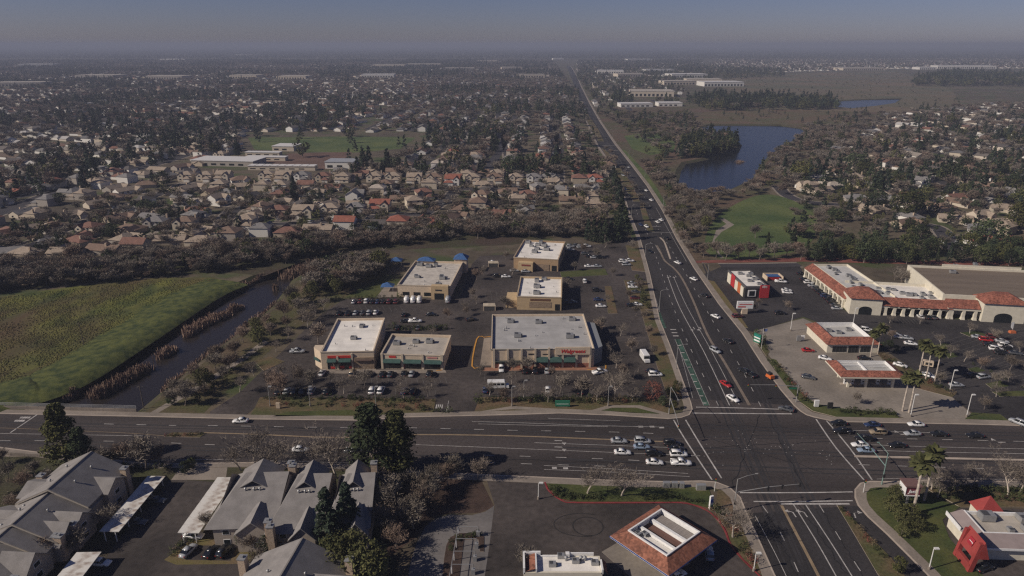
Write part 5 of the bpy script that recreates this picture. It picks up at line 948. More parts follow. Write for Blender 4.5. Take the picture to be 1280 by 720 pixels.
# single trees of the near view
plant('pine', 84, 581, 18, None, desc='big ragged dark pine standing over the bridge apartments', sx=1.15); plant('pine', 106, 585, 12, None, desc='smaller dark evergreen crowding beside the big ragged pine', sx=1.3)
plant('pine', 466, 597, 21, None, desc='big dark evergreen beside the cross street, the fuller of two', sx=1.35); plant('pine', 498, 596, 19, None, desc='big dark evergreen beside the cross street, nearer the driveway', sx=1.3)
plant('conifer', 412, 688, 17, None, desc='dark cypress in front of the grey apartments, the shorter trunk', sx=1.45); plant('conifer', 437, 676, 16, None, desc='dark cypress behind its twin at the grey apartments', sx=1.45); plant('olive', 440, 722, 11, None, desc='tall olive green tree at the bottom edge by the loop drive'); plant('olive', 462, 735, 11, None, desc='olive grey tree cut by the bottom edge'); plant('oak', 425, 712, 9, None, desc='dark round evergreen under the two cypresses')
for x, y, h in ((157, 582, 9), (183, 587, 11), (132, 592, 8), (200, 584, 8)): plant('bare', x, y, h, 'beside the road next to the big ragged pine')
for x, y, h in ((322, 588, 13), (343, 588, 13), (392, 586, 10), (420, 598, 14), (301, 588, 9)): plant('sycamore', x, y, h, 'behind the grey apartments on the cross street')
scatter(['bare'], [(482, 610), (530, 598), (600, 594), (605, 605), (560, 612), (530, 640), (500, 690), (478, 700), (470, 650)], 16, (6, 9.5), 'in the scrub beside the loop drive', 3.4, chk=False)
for x, y, h in ((734, 617, 10.5), (777, 620, 11.5)): plant('sycamore', x, y, h, 'on the lawn above the red kerb')
plant('sycamore', 916, 672, 10, None, desc='pale leafless tree at the crossing corner beside the brown canopy'); plant('bare', 655, 712, 6, None, desc='reddish leafless tree beside the white roofed station shop')
plant('bare', 322, 718, 7, None, desc='small leafless tree on the dry lawn by the parked cars'); plant('bare', 262, 662, 6, None, desc='leafless tree leaning over the long rusty carport'); plant('bare', 312, 690, 6, None, desc='low leafless tree beside the dry lawn and chimney')
for x, y, h in ((232, 592, 3.6), (240, 586, 3.2)): plant('oak', x, y, h, 'at the apartment entry island')
for x, y, h in ((105, 640, 8), (135, 660, 7), (98, 690, 7), (160, 612, 5), (60, 700, 7)): plant('bare', x, y, h, 'between the bridge apartments and the carport')
for x, y, h in ((10, 600, 6), (30, 612, 6), (45, 596, 5), (-5, 620, 7), (20, 640, 6), (62, 606, 5), (5, 580, 5)): plant('bare', x, y, h, 'in the brush below the bridge')
for x, y, h in ((303, 680, 4), (338, 690, 5), (360, 668, 4)): plant('oak', x, y, h, 'against the apartment walls by the dry lawn')
for x, y, h in ((345, 664, 6), (360, 672, 6), (390, 668, 6), (375, 664, 5)): plant('bare', x, y, h, 'between the rows of grey apartments')
# shop lots
for x, y, h in ((352, 498, 10), (391, 486, 8), (455, 486, 8), (398, 430, 9), (375, 480, 7), (345, 488, 8), (560, 400, 6), (583, 395, 5)): plant('bare', x, y, h, 'around the cream shops')
for x, y, h in ((640, 466, 6), (660, 465, 6), (632, 503, 6), (700, 492, 8), (727, 497, 8), (600, 470, 5), (780, 474, 7), (790, 440, 6), (745, 420, 7), (752, 412, 6), (690, 470, 4)): plant('bare', x, y, h, 'around the drugstore lot')
plant('sycamore', 768, 500, 12, None, desc='tall pale leafless tree leaning over the drugstore lot'); plant('rust', 815, 500, 7, None, desc='tree with rust red leaves at the drugstore lot corner')
for x, y, h in ((838, 498, 4.5), (846, 490, 4), (828, 508, 3.5), (842, 512, 3)): plant('oak', x, y, h, 'in the corner bed by the crossing')
for x, y, h in ((805, 400, 5), (812, 420, 5), (818, 445, 5), (795, 395, 6), (786, 374, 5), (800, 364, 6), (760, 378, 4), (766, 345, 5), (700, 372, 6), (706, 366, 6), (630, 385, 6), (596, 350, 7), (604, 345, 6), (632, 325, 6), (590, 372, 5), (730, 316, 6), (745, 322, 6), (718, 338, 5), (780, 300, 6), (790, 312, 6), (770, 300, 5)): plant('bare', x, y, h, 'among the parked cars behind the drugstore')
for x, y, h in ((804, 376, 3), (810, 386, 3), (800, 356, 3.4), (796, 350, 3)): plant('olive', x, y, h, 'in the bed along the avenue pavement')
# east side
for x, y, h in ((1097, 442, 11.5), (1088, 446, 10.5), (1148, 470, 13), (1157, 474, 12.5), (1168, 478, 12.5), (1128, 514, 13), (1136, 516, 13.5)): plant('palm', x, y, h, 'around the petrol station')
for x, y, h in ((1140, 643, 16), (1155, 626, 15)): plant('palm', x, y, h, 'behind the boxy maroon sign')
for x, y, h in ((1112, 640, 4.5), (1122, 652, 5), (1118, 628, 5), (1130, 660, 4.5), (1138, 648, 4), (1126, 672, 3.5), (1145, 664, 4)): plant('olive', x, y, h, 'in the thick bed around the maroon sign')
for x, y, h in ((1164, 612, 9), (1260, 619, 11), (1275, 616, 10), (1190, 612, 8), (1215, 610, 7), (1172, 622, 7)): plant('sycamore', x, y, h, 'behind the burger restaurant on the cross street')
for x, y, h in ((1212, 417, 5), (1176, 432, 5), (1188, 445, 5.5), (1260, 478, 5.5), (1285, 470, 5), (1275, 440, 5), (1205, 452, 5), (1150, 405, 4), (1112, 404, 4), (1245, 496, 5), (1282, 494, 5)): plant('sycamore', x, y, h, 'on the parking islands of the shopping centre')
for x, y, h in ((430, 492, 6), (505, 498, 6), (535, 496, 5), (372, 468, 6), (420, 464, 4), (540, 420, 4), (475, 412, 4), (612, 494, 6), (655, 500, 6), (685, 503, 6), (746, 502, 7), (790, 503, 6), (770, 460, 6), (758, 446, 6), (776, 420, 6), (640, 344, 5), (712, 360, 6), (700, 326, 5), (756, 310, 5), (596, 380, 5), (582, 388, 5)): plant('sycamore', x, y, h, 'in the shop lot planting strips')
plant('oak', 1122, 716, 4, None, desc='dark round shrub tree at the bottom end of the planted median')
for x, y, h in ((1068, 505, 5), (1230, 512, 5), (1225, 462, 6), (1245, 482, 6), (1262, 462, 6), (1175, 480, 5), (1105, 418, 5), (1114, 424, 4), (1245, 425, 5), (942, 390, 5), (985, 388, 5), (1126, 356, 9), (1118, 350, 8), (948, 382, 4)): plant('bare', x, y, h, 'around the petrol station and shopping centre lot')
for x, y, h in ((1102, 436, 3), (1112, 434, 3), (1092, 432, 2.6), (1120, 440, 2.6)): plant('oak', x, y, h, 'beside the station shop')
random.seed(5)
for x, y, h in ((412, 480, 5), (445, 481, 5), (500, 482, 5), (540, 483, 4.5), (640, 480, 5), (700, 481, 5), (760, 482, 6), (352, 470, 6), (338, 480, 6), (318, 470, 6), (300, 490, 7), (360, 425, 7), (385, 410, 8), (395, 396, 8), (378, 402, 8), (405, 388, 7), (345, 440, 6)): plant('sycamore', x, y, h, 'along the lot edges near the creek path' if x < 406 and y != 480 else 'between the parking rows')
def shrubs(kinds, pts, n, place, hr=(.8, 1.6), w=1.2):
    hr = (hr[0] * 1.25, hr[1] * 1.35)
    P = GS(pts); L = [0]
    for a, b in zip(P, P[1:]): L.append(L[-1] + (b - a).length)
    for i in range(n):
        s_ = L[-1] * (i + random.uniform(.2, .8)) / n; k = max(j for j in range(len(P) - 1) if L[j] <= s_); p = P[k].lerp(P[k+1], (s_ - L[k]) / max(1e-6, L[k+1] - L[k])); plant_at(random.choice(kinds), p.x + random.uniform(-w, w), p.y + random.uniform(-w*.7, w*.7), random.uniform(*hr), place)
SH, DS = ['shrub'], ['shrub', 'dryshrub']
shrubs(SH, [(328, 499), (440, 500), (540, 502)], 34, 'in the hedge before the cream shops'); shrubs(DS, [(335, 507), (440, 507), (535, 510)], 16, 'on the slope before the cream shops'); shrubs(DS, [(600, 502), (700, 502), (800, 502)], 40, 'in the frontage bed before the drugstore', (1, 2.0)); shrubs(SH, [(545, 512), (562, 517), (500, 512)], 8, 'beside the lot drive')
shrubs(SH, [(690, 610), (700, 619), (712, 622), (752, 623)], 16, 'in the hedge inside the red kerb', (1, 1.6), .6); shrubs(SH, [(806, 623), (850, 623), (880, 630)], 14, 'in the dotted hedge above the brown canopy', (.7, 1.1), .4); shrubs(DS, [(890, 632), (910, 650), (925, 680), (940, 705)], 16, 'in the corner bed beside the brown canopy')
shrubs(DS, [(963, 450), (985, 478), (1010, 504)], 18, 'in the bed between the avenue and petrol station'); shrubs(SH, [(1050, 515), (1080, 517), (1120, 519)], 15, 'in the bed between petrol station and cross street'); shrubs(DS, [(1100, 445), (1150, 473), (1190, 494)], 18, 'in the bed behind the fuel canopy')
shrubs(SH, [(1155, 611), (1220, 614), (1290, 616)], 16, 'in the hedge behind the burger restaurant', (1, 1.8)); shrubs(SH, [(1160, 622), (1200, 625), (1290, 626)], 14, 'in the front hedge by the burger drive', (1, 1.6)); shrubs(SH, [(945, 414), (958, 440)], 7, 'beside the green station sign', (1, 1.8)); shrubs(DS, [(1052, 638), (1080, 668), (1108, 702)], 12, 'on the planted median', (.6, 1.1), .5)
shrubs(SH, [(410, 376), (440, 374), (500, 372)], 12, 'in the hedge behind the day care vans', (1, 1.5), .5); shrubs(SH, [(490, 412), (520, 412), (560, 412)], 10, 'behind the awning shop', (1.4, 2.2), .6); shrubs(DS, [(206, 546), (252, 544)], 9, 'on the cross street median', (.6, 1), .4); shrubs(DS, [(212, 696), (228, 680), (240, 676)], 7, 'on the dry lawn corner', (.8, 1.4), .6)
shrubs(DS, [(250, 500), (290, 465), (330, 432)], 14, 'along the creek path', (.8, 1.6), 2); shrubs(SH, [(786, 352), (800, 356), (806, 384)], 9, 'in the lot bed by the avenue', (1, 2), .8); shrubs(SH, [(560, 690), (566, 675), (600, 669)], 8, 'on the loop drive island', (.8, 1.3), .5); shrubs(SH, [(150, 586), (200, 584), (212, 586)], 8, 'below the road by the apartments', (.8, 1.4), .6); shrubs(SH, [(1212, 470), (1218, 455), (1290, 492)], 5, 'on the mall lot islands', (.7, 1.1), .8)
# reed beds standing in the creek
def reeds(name, pts, w, n):
    P = crv(GS(pts, -2.5), 4); mb = MB()
    for _ in range(n):
        k = random.randrange(len(P) - 1); p = P[k].lerp(P[k+1], random.random()) + Vector((random.gauss(0, w*.35), random.gauss(0, w*.35), 0)); hgt = random.uniform(1.2, 2.6) * (1 + .4 * math.sin(k * 1.7)); a = random.uniform(0, 6.28); d = Vector((math.cos(a), math.sin(a), 0)) * random.uniform(.08, .2); t = Vector((random.gauss(0, .35), random.gauss(0, .35), hgt)); mb.add([p - d, p + d, p + t + d * .6, p + t - d * .6], [(0, 1, 2, 3)])
    mb.build(name, REED, kind='stuff')
reeds('reeds', [(120, 496), (133, 490), (150, 480), (168, 470), (182, 463)], 3.4, 2600); reeds('reeds', [(200, 448), (208, 443), (216, 438)], 2.6, 800); reeds('reeds', [(234, 420), (248, 410), (264, 402), (284, 394)], 3.6, 2400); reeds('reeds', [(288, 390), (302, 385)], 2.2, 500); reeds('reeds', [(358, 348), (372, 340), (390, 333), (412, 325)], 5, 2600); reeds('reeds', [(343, 363), (346, 362)], 1.5, 200); reeds('reeds', [(922, 205), (928, 203)], 5, 500)
reeds('reeds', [(85, 501), (112, 479), (180, 433), (225, 405), (265, 380), (300, 362), (328, 349)], 1.6, 4200); reeds('reeds', [(205, 492), (238, 464), (300, 417), (345, 380)], 1.4, 1200)
# ------------------------------------------------------------------ houses
random.seed(21)
RC = {'tan': (.27, .215, .165), 'brown': (.17, .115, .085), 'grey': (.17, .16, .155), 'red brown': (.17, .088, .066), 'red': (.23, .085, .058), 'pale': (.36, .31, .26), 'dark': (.085, .075, .07)}
RM = {k: tile_mat('roof_' + k.replace(' ', '_'), c, tuple(v * 1.2 for v in c), var=.18) for k, c in RC.items()}
WC = {'cream': (.50, .43, .34), 'white': (.64, .61, .56), 'beige': (.40, .33, .25), 'stone': (.34, .30, .26), 'blue': (.27, .31, .36)}
WM = {k: plain('house_wall_' + k, c, .9) for k, c in WC.items()}
GAR = plain('garage_door_paint', (.58, .55, .50)); WFR = plain('window_frame', (.6, .58, .55))
def house_proto(kind):
    wl, rf = MB(), MB(); wins = []; gd = None; ch = None
    if kind == 0: hip(wl, rf, -7.5, 7.5, -5.5, 5.5, 2.9, 5.4); gable(wl, rf, 1.5, 7.3, -9.5, -1, 2.8, 4.9, 'y'); gd = (2.2, 6.6, -9.5); wins = [(-5.5, -5.5, 1), (-1.5, -5.5, 1)]; ch = (-4.5, 2, 6)
    if kind == 1: hip(wl, rf, -6, 6, -5, 5, 5.6, 7.9); hip(wl, rf, .5, 6.2, -9.5, -5.01, 2.9, 4.6); gable(wl, rf, -5.6, -.6, -6.6, -2, 5.3, 7.3, 'y', .35); gd = (1.2, 5.6, -9.5); wins = [(-3.1, -6.6, 3.9), (2.5, -5, 3.9), (-3.1, -6.6, 1)]; ch = (5, 3, 8.6)
    if kind == 2: gable(wl, rf, -6.5, 6.5, -4.5, 4.5, 5.4, 8.0, 'x'); gable(wl, rf, .8, 6.2, -7.2, -2, 5.1, 7.4, 'y', .35); hip(wl, rf, -6.6, 1, -8.2, -4.51, 2.8, 4.3); gd = (-5.8, -1.2, -8.2); wins = [(3.5, -7.2, 3.9), (-3, -4.5, 4.2), (3.5, -7.2, 1)]; ch = (-5.6, 0, 9)
    if kind == 3: gable(wl, rf, -9, 9, -4.5, 4.5, 2.8, 5.0, 'x'); gable(wl, rf, 3, 8.6, -8, -1, 2.7, 4.7, 'y'); gd = (3.6, 8, -8); wins = [(-6, -4.5, 1), (-2, -4.5, 1)]; ch = (-2, 1, 6.2)
    if kind == 4: hip(wl, rf, -6, 6, -6, 6, 5.5, 8.2); hip(wl, rf, -6.2, 6.2, -8.5, -6.01, 2.8, 3.9); gd = (-5.4, -1, -8.5); wins = [(-3, -6, 3.9), (2.5, -6, 3.9), (2.6, -8.5, 1)]; ch = None
    P = {'wall': wl.mesh('house_wall', WM['cream']), 'roof': rf.mesh('house_roof', RM['tan'])}
    m = MB(); x0, x1, y = gd; m.box(x0, y-.06, .05, x1, y-.003, 2.2); P['garage_door'] = m.mesh('garage_door', GAR)
    m = MB(); m.box(-.9, -.09, 0, .9, -.003, 1.3, 0, True); m.box(-.75, -.12, .12, .75, -.092, 1.18, 1, True); P['window'] = m.mesh('house_window', [WFR, GLASS]); P['wins'] = wins
    if ch: m = MB(); m.box(ch[0]-.5, ch[1]-.5, ch[2]-3, ch[0]+.5, ch[1]+.5, ch[2]); P['chimney'] = m.mesh('house_chimney', BRICKC)
    m = MB(); m.box(x0-.3, y-7, .0, x1+.3, y-.003, .05); P['driveway'] = m.mesh('house_driveway', CONC)
    return P
HP = [house_proto(k) for k in range(5)]
STOREY = ['single-storey', 'two-storey', 'two-storey', 'single-storey', 'two-storey']
HOUSES = []
def setmat(o, m): o.material_slots[0].link = 'OBJECT'; o.material_slots[0].material = m
def house(x, y, rz, kind, roof, wall, place, full=True, sc=1.0):
    P = HP[kind]; r = thing('house', f'{roof} roofed {STOREY[kind]} house', 'house', (x, y, 0), rz, place, 'houses'); r.scale = (sc * random.uniform(.95, 1.08), sc, sc)
    o = link('wall', P['wall'], r); setmat(o, WM[wall]); o = link('roof', P['roof'], r); setmat(o, RM[roof])
    link('garage_door', P['garage_door'], r)
    if full:
        link('driveway', P['driveway'], r)
        for (wx, wy, wz) in P['wins']: w_ = link('window', P['window'], r); w_.location = (wx, wy, wz)
        if 'chimney' in P and random.random() < .6: link('chimney', P['chimney'], r)
    HOUSES.append((x, y)); return r
FW = [   # zoom-sheet rows: (offset x, offset y, scale, place, [(x, y, kind, roof, wall, turn)])
 (0, 180, .25, 'in the row backing on the creek thicket', [(40, 560, 3, 'grey', 'beige', 200), (140, 560, 0, 'tan', 'beige', 170), (340, 560, 3, 'tan', 'beige', 180), (530, 545, 3, 'brown', 'stone', 170), (685, 535, 2, 'red brown', 'beige', 180), (860, 495, 3, 'tan', 'beige', 190), (1010, 500, 0, 'tan', 'cream', 180), (1150, 475, 4, 'brown', 'stone', 180), (1235, 410, 1, 'tan', 'cream', 0)]),
 (0, 180, .25, 'along the second row above the creek thicket', [(50, 455, 0, 'red brown', 'beige', -30), (170, 440, 3, 'tan', 'white', 60), (262, 425, 0, 'brown', 'stone', -20), (350, 372, 3, 'tan', 'cream', 60), (460, 450, 1, 'red brown', 'cream', -10), (600, 385, 3, 'brown', 'beige', 60), (655, 440, 0, 'brown', 'beige', -10), (790, 420, 1, 'grey', 'stone', 0), (935, 420, 1, 'brown', 'cream', 0), (970, 350, 0, 'red brown', 'white', 60), (1090, 300, 2, 'tan', 'white', 70), (1105, 225, 4, 'tan', 'cream', 0), (500, 310, 3, 'tan', 'cream', 60), (560, 280, 0, 'brown', 'beige', 200), (640, 245, 3, 'tan', 'white', 60), (735, 215, 0, 'brown', 'beige', 200), (885, 250, 0, 'tan', 'cream', 200), (955, 230, 3, 'tan', 'cream', 70), (950, 305, 3, 'pale', 'white', 10), (1215, 225, 3, 'tan', 'cream', 20)]),
 (0, 180, .25, 'in the row below the school roofs', [(940, 180, 1, 'tan', 'cream', 0), (1035, 180, 1, 'tan', 'cream', 0), (1125, 178, 2, 'tan', 'cream', 0), (1205, 190, 0, 'brown', 'white', 30), (410, 110, 3, 'brown', 'cream', 20), (230, 90, 3, 'brown', 'white', 10), (140, 90, 3, 'grey', 'stone', 10), (300, 185, 3, 'tan', 'cream', 20)]),
 (320, 150, .25, 'in the thicket edge row above the shops', [(30, 575, 1, 'grey', 'white', 180), (165, 575, 0, 'red brown', 'beige', 180), (315, 560, 3, 'tan', 'beige', 180), (450, 540, 2, 'red', 'white', 180), (585, 535, 3, 'dark', 'blue', 180), (715, 535, 4, 'red', 'cream', 180), (860, 525, 0, 'red', 'beige', 180), (985, 500, 3, 'brown', 'cream', 70), (1110, 440, 4, 'brown', 'cream', 90)]),
 (320, 150, .25, 'in the second row above the shops', [(120, 480, 1, 'red brown', 'beige', 0), (245, 480, 2, 'tan', 'cream', 0), (375, 470, 1, 'tan', 'cream', 0), (505, 465, 1, 'grey', 'stone', 0), (625, 450, 2, 'red', 'cream', 0), (790, 430, 4, 'tan', 'cream', 20), (840, 390, 1, 'red brown', 'beige', 20), (1130, 400, 1, 'brown', 'cream', -20)]),
 (320, 150, .25, 'in the third row above the shops', [(35, 350, 1, 'tan', 'cream', 180), (130, 350, 4, 'tan', 'white', 180), (255, 350, 2, 'red brown', 'cream', 180), (120, 400, 1, 'red brown', 'beige', 180), (310, 390, 1, 'tan', 'white', 90), (490, 400, 2, 'grey', 'white', 90), (610, 370, 1, 'pale', 'cream', 180), (650, 345, 4, 'brown', 'cream', 180), (870, 340, 1, 'tan', 'cream', 180), (1140, 335, 0, 'tan', 'cream', 180)]),
 (320, 150, .25, 'in the row below the dark conifers', [(60, 295, 1, 'tan', 'cream', 0), (145, 300, 2, 'tan', 'cream', 0), (235, 300, 1, 'grey', 'white', 0), (340, 305, 1, 'red brown', 'beige', 0), (440, 305, 4, 'tan', 'cream', 0), (595, 305, 1, 'tan', 'cream', 0), (690, 305, 1, 'tan', 'cream', 0), (795, 310, 2, 'tan', 'cream', 0), (895, 310, 1, 'brown', 'cream', 0), (990, 315, 2, 'red brown', 'cream', 0), (1085, 310, 1, 'tan', 'cream', 0), (1195, 310, 1, 'brown', 'cream', 0)]),
 (560, 150, .25, 'behind the drugstore end of the thicket', [(25, 320, 2, 'red', 'white', 0), (240, 310, 1, 'brown', 'cream', 0), (340, 310, 1, 'tan', 'cream', 0), (430, 310, 1, 'grey', 'white', 0), (530, 320, 0, 'tan', 'cream', 0), (655, 315, 4, 'red brown', 'beige', 180), (735, 315, 1, 'red', 'white', 0), (340, 420, 1, 'tan', 'beige', 90), (400, 400, 1, 'red brown', 'cream', 0), (385, 470, 3, 'grey', 'cream', 110), (455, 360, 1, 'grey', 'stone', 20), (690, 350, 3, 'grey', 'white', 10), (700, 390, 0, 'tan', 'cream', 180), (735, 430, 0, 'tan', 'beige', 180), (620, 415, 3, 'brown', 'beige', 180), (80, 460, 0, 'brown', 'beige', 180)]),
 (960, 150, .25, 'on the curving lanes behind the shopping centre', [(195, 340, 3, 'tan', 'white', 20), (320, 340, 0, 'pale', 'cream', 200), (430, 310, 1, 'tan', 'cream', -20), (640, 345, 0, 'tan', 'white', 20), (760, 330, 2, 'grey', 'white', -30), (555, 410, 3, 'grey', 'stone', 20), (440, 405, 0, 'grey', 'stone', -10), (940, 400, 3, 'red brown', 'white', 20), (870, 450, 0, 'brown', 'beige', 200), (930, 510, 3, 'tan', 'cream', -20), (1050, 510, 2, 'tan', 'cream', 20), (1150, 530, 0, 'tan', 'cream', 20), (1090, 395, 3, 'grey', 'stone', 0), (1190, 400, 3, 'grey', 'stone', 40), (1170, 455, 0, 'tan', 'cream', -20), (680, 530, 3, 'brown', 'beige', 30), (1040, 580, 1, 'grey', 'white', 60), (1060, 620, 0, 'red', 'white', 20), (1210, 635, 3, 'red', 'cream', 60), (1060, 255, 3, 'red brown', 'cream', 10), (980, 240, 0, 'red brown', 'cream', -20), (770, 235, 3, 'red brown', 'white', 20), (370, 240, 3, 'red brown', 'beige', 10), (560, 230, 3, 'brown', 'cream', 10), (870, 230, 0, 'brown', 'beige', 20), (450, 190, 3, 'brown', 'white', 0), (110, 290, 3, 'brown', 'cream', 60), (260, 235, 0, 'red brown', 'cream', 0), (1040, 340, 0, 'brown', 'beige', 20), (1240, 300, 3, 'grey', 'white', 0), (1180, 250, 0, 'brown', 'cream', 0)]),
]
for ox, oy, k, place, L in FW:
    for (x, y, kd, rfc, wlc, trn) in L: p = G(ox + x*k, oy + y*k); house(p.x, p.y, R(trn - 3), kd, rfc, wlc, place, True, .98)
SL = [(crv(GS(q), 5), w_) for q, w_ in STREETS]
def onstreet(p): return any((Vector((p[0], p[1], 0)) - q).length < w_ / 2 + 7.5 for P_, w_ in SL for q in P_)
def infill(poly, n, place, gap, ang):
    W = GS(poly); xs = [p.x for p in W]; ys = [p.y for p in W]; k = 0
    for _ in range(n * 60):
        if k >= n: break
        p = (random.uniform(min(xs), max(xs)), random.uniform(min(ys), max(ys)))
        if not inside(p, W) or blocked(p) or onstreet(p) or any((p[0]-a)**2 + (p[1]-b)**2 < gap*gap for a, b in HOUSES): continue
        kd = random.choice((0, 0, 3, 3, 1)); house(p[0], p[1], R(ang + random.choice((0, 90, 180, 270)) + random.uniform(-8, 8)), kd, random.choice(('tan', 'brown', 'grey', 'grey', 'tan', 'red brown', 'dark')), random.choice(('cream', 'white', 'beige', 'stone')), place, True, .95); k += 1
infill([(-20, 318), (60, 300), (120, 276), (200, 246), (300, 232), (420, 234), (420, 285), (300, 298), (120, 320), (-20, 340)], 26, 'wedged between the rows above the thicket', 17, -19)
infill([(-20, 300), (60, 284), (120, 262), (215, 226), (300, 190), (300, 175), (220, 190), (115, 222), (0, 262)], 34, 'between the two slanting left lanes', 18, -19)
infill([(425, 285), (560, 280), (700, 262), (760, 262), (765, 220), (600, 212), (425, 215)], 20, 'wedged among the rows above the shops', 16, -3)
infill([(1020, 240), (1120, 215), (1290, 200), (1290, 312), (1200, 312), (1060, 262)], 26, 'in the gardens behind the shopping centre', 19, 24)
# farther streets: two families of parallel streets, built where they stand
EX = [GS(q) for q in ([(300, 225), (305, 165), (540, 165), (520, 190), (440, 215), (420, 225)], [(-300, 420), (-300, 310), (140, 250), (230, 190), (330, 225), (420, 226), (560, 225), (780, 215), (790, 330)], [(210, 225), (220, 198), (310, 190), (420, 192), (430, 222)], [(1015, 242), (1120, 215), (1300, 198), (1300, 315), (1050, 280)])]
CENT = GS([(430, 190), (520, 100), (600, 76), (690, 76), (722, 118), (742, 170), (764, 212), (764, 226), (420, 226)])
LEFT = GS([(-500, 330), (-500, 76), (600, 76), (520, 100), (436, 166), (300, 166), (300, 192), (215, 200), (0, 262)])
RIGHT = GS([(1000, 240), (1045, 190), (1075, 160), (1130, 142), (1240, 132), (1700, 132), (1700, 310), (1290, 310), (1240, 260), (1050, 245)])
FARR = GS([(880, 88), (900, 74), (1700, 74), (1700, 84), (1120, 86), (960, 91)])
RFAR = GS([(722, 100), (722, 76), (880, 76), (860, 96), (850, 130), (790, 140), (752, 140)])
BIG = [((815, 121), 110, 60, 9, 'pale warehouse with broad roof beside the avenue, largest of its group', 'cream'), ((796, 134), 70, 22, 5, 'long low white warehouse behind the avenue trees', 'white'), ((838, 133), 52, 22, 5, 'second long white warehouse behind the avenue trees', 'white'), ((763, 92), 120, 60, 9, 'white warehouse at the far end of the avenue', 'white'), ((486, 84), 190, 70, 10, 'broad pale warehouse on the far plain, left of the pair', 'cream'), ((530, 83), 200, 70, 10, 'broad pale warehouse on the far plain, right of the pair', 'cream'), ((472, 97), 130, 50, 8, 'white building in the far trees below the pale warehouses', 'white'), ((698, 75), 90, 60, 10, 'far white building at the end of the avenue', 'white'), ((862, 97), 150, 60, 9, 'bright white building heading the diagonal row beyond the trees', 'white'), ((880, 104), 120, 50, 9, 'pale building second in the diagonal row beyond the trees', 'cream'), ((905, 108), 130, 50, 9, 'pale building third in the diagonal row beyond the trees', 'white'), ((850, 106), 110, 40, 8, 'cream building below the diagonal row of white roofs', 'cream'), ((1080, 88), 220, 70, 8, 'pale compound standing on the far meadow edge', 'cream'), ((1208, 86), 300, 60, 11, 'long pale building beyond the meadow trees', 'white'), ((1160, 87), 90, 50, 8, 'short white building left of the long pale one', 'white'), ((118, 98), 160, 60, 8, 'long pale roof among the far left trees', 'stone'), ((205, 99), 150, 50, 8, 'second pale roof among the far left trees', 'stone'), ((215, 76), 220, 60, 9, 'white building on the left horizon', 'white'), ((305, 70), 260, 80, 10, 'long white roofs on the left horizon', 'white'), ((45, 83), 200, 60, 9, 'pale roof near the left horizon', 'white'), ((20, 108), 150, 50, 8, 'grey roof at the left edge of the plain', 'stone'), ((608, 78), 160, 60, 9, 'pale building on the middle horizon', 'cream'), ((640, 87), 110, 50, 8, 'cream building in the middle of the far trees', 'cream'), ((664, 97), 110, 40, 8, 'cream school building in the far trees', 'cream'), ((575, 88), 150, 50, 8, 'grey building in the middle of the far trees', 'stone'), ((800, 76), 200, 70, 9, 'white roofs at the horizon right of the avenue', 'white'), ((304, 98), 110, 50, 8, 'cream roofs beside the far sports ground', 'cream'), ((365, 99), 110, 50, 8, 'pale roofs right of the far sports ground', 'cream'), ((790, 96), 120, 50, 8, 'tan building right of the avenue end', 'cream'), ((825, 90), 140, 40, 8, 'pale low building beside the diagonal row', 'white')]
CLR = [(G(*b[0]), b[1] * .42 + 25) for b in BIG]
def cleared(p): return any(abs(p[0] - c.x) < w_ and -150 < p[1] - c.y < 90 for c, w_ in CLR)
cand = []; strm = MB()
def warp(p, amp):
    q = p * .0035; return Vector((p.x + amp * mnoise.noise(q), p.y + amp * mnoise.noise(q + Vector((40, 7, 0))), 0))
def family(poly, ang, name, orgx, jit=0.0, per=64.0, dens=.93, amp=8.0, part=None):
    u = Vector((math.cos(ang), math.sin(ang), 0)); v = Vector((-u.y, u.x, 0)); xs = [p.dot(u) for p in poly]; ys = [p.dot(v) for p in poly]
    k0 = math.floor((min(xs) - orgx) / per); k1 = math.ceil((max(xs) - orgx) / per)
    for k in range(k0, k1 + 1):
        uc = orgx + k * per; t = min(ys); seg = []
        while t < max(ys):
            pc = warp(u * uc + v * t, amp); far_ = pc.length; okp = part is None or (mnoise.noise(pc * .0021) > .02) == part
            if okp and far_ < 1500 and inside(pc, poly) and not any(inside(pc, e) for e in EX): seg.append(pc)
            else:
                if len(seg) > 3: strm.band(seg, 9, .035)
                seg = []
            for s_ in (-1, 1):
                p = warp(u * (uc + s_ * 15.5 + random.uniform(-2, 2)) + v * (t + random.uniform(-2.5, 2.5)), amp)
                if okp and random.random() < dens and inside(p, poly) and not any(inside(p, e) for e in EX) and not cleared(p) and not blocked(p) and abs(math.sin(t * .011 + k)) > .06: cand.append((p.length, p.x, p.y, ang + (R(90) if s_ > 0 else R(-90)) * 1 + random.gauss(0, jit), name, k))
            t += 17.0
        if len(seg) > 3: strm.band(seg, 9, .035)
family(CENT, R(-3), 'left of the avenue', 10, .06, 64, .88, 10); family(LEFT, R(-19), 'left of the school', 0, .08, 64, .85, 45, True); family(LEFT, R(68), 'crossing behind the school', 0, .08, 66, .85, 45, False); family(RIGHT, R(24), 'right of the lake', 5, .3, 64, .68, 60)
family(FARR, R(-3), 'far', 0, .1, 70, .7, 50); family(RFAR, R(-3), 'far', 0, .1, 70, .3)
strm.build('street', ASPH_RES, kind='structure')
cand.sort(key=lambda c: c[0]); NIND = 300 - len(HOUSES)
rk = ['tan', 'brown', 'grey', 'grey', 'tan', 'brown', 'red brown', 'pale', 'dark', 'red']; wk = ['cream', 'white', 'beige', 'stone', 'cream']
byst = {}
ind = []; far = []
for c in cand:
    q = PX((c[1], c[2], 3))
    if len(ind) < NIND and -15 < q[0] < 1295 and c[0] > 480 or (c[0] <= 480 and -15 < q[0] < 1295): ind.append(c)
    elif -300 < q[0] < 1580: far.append(c)
sts = {}
for c in ind: sts.setdefault(c[4], set()).add(c[5])
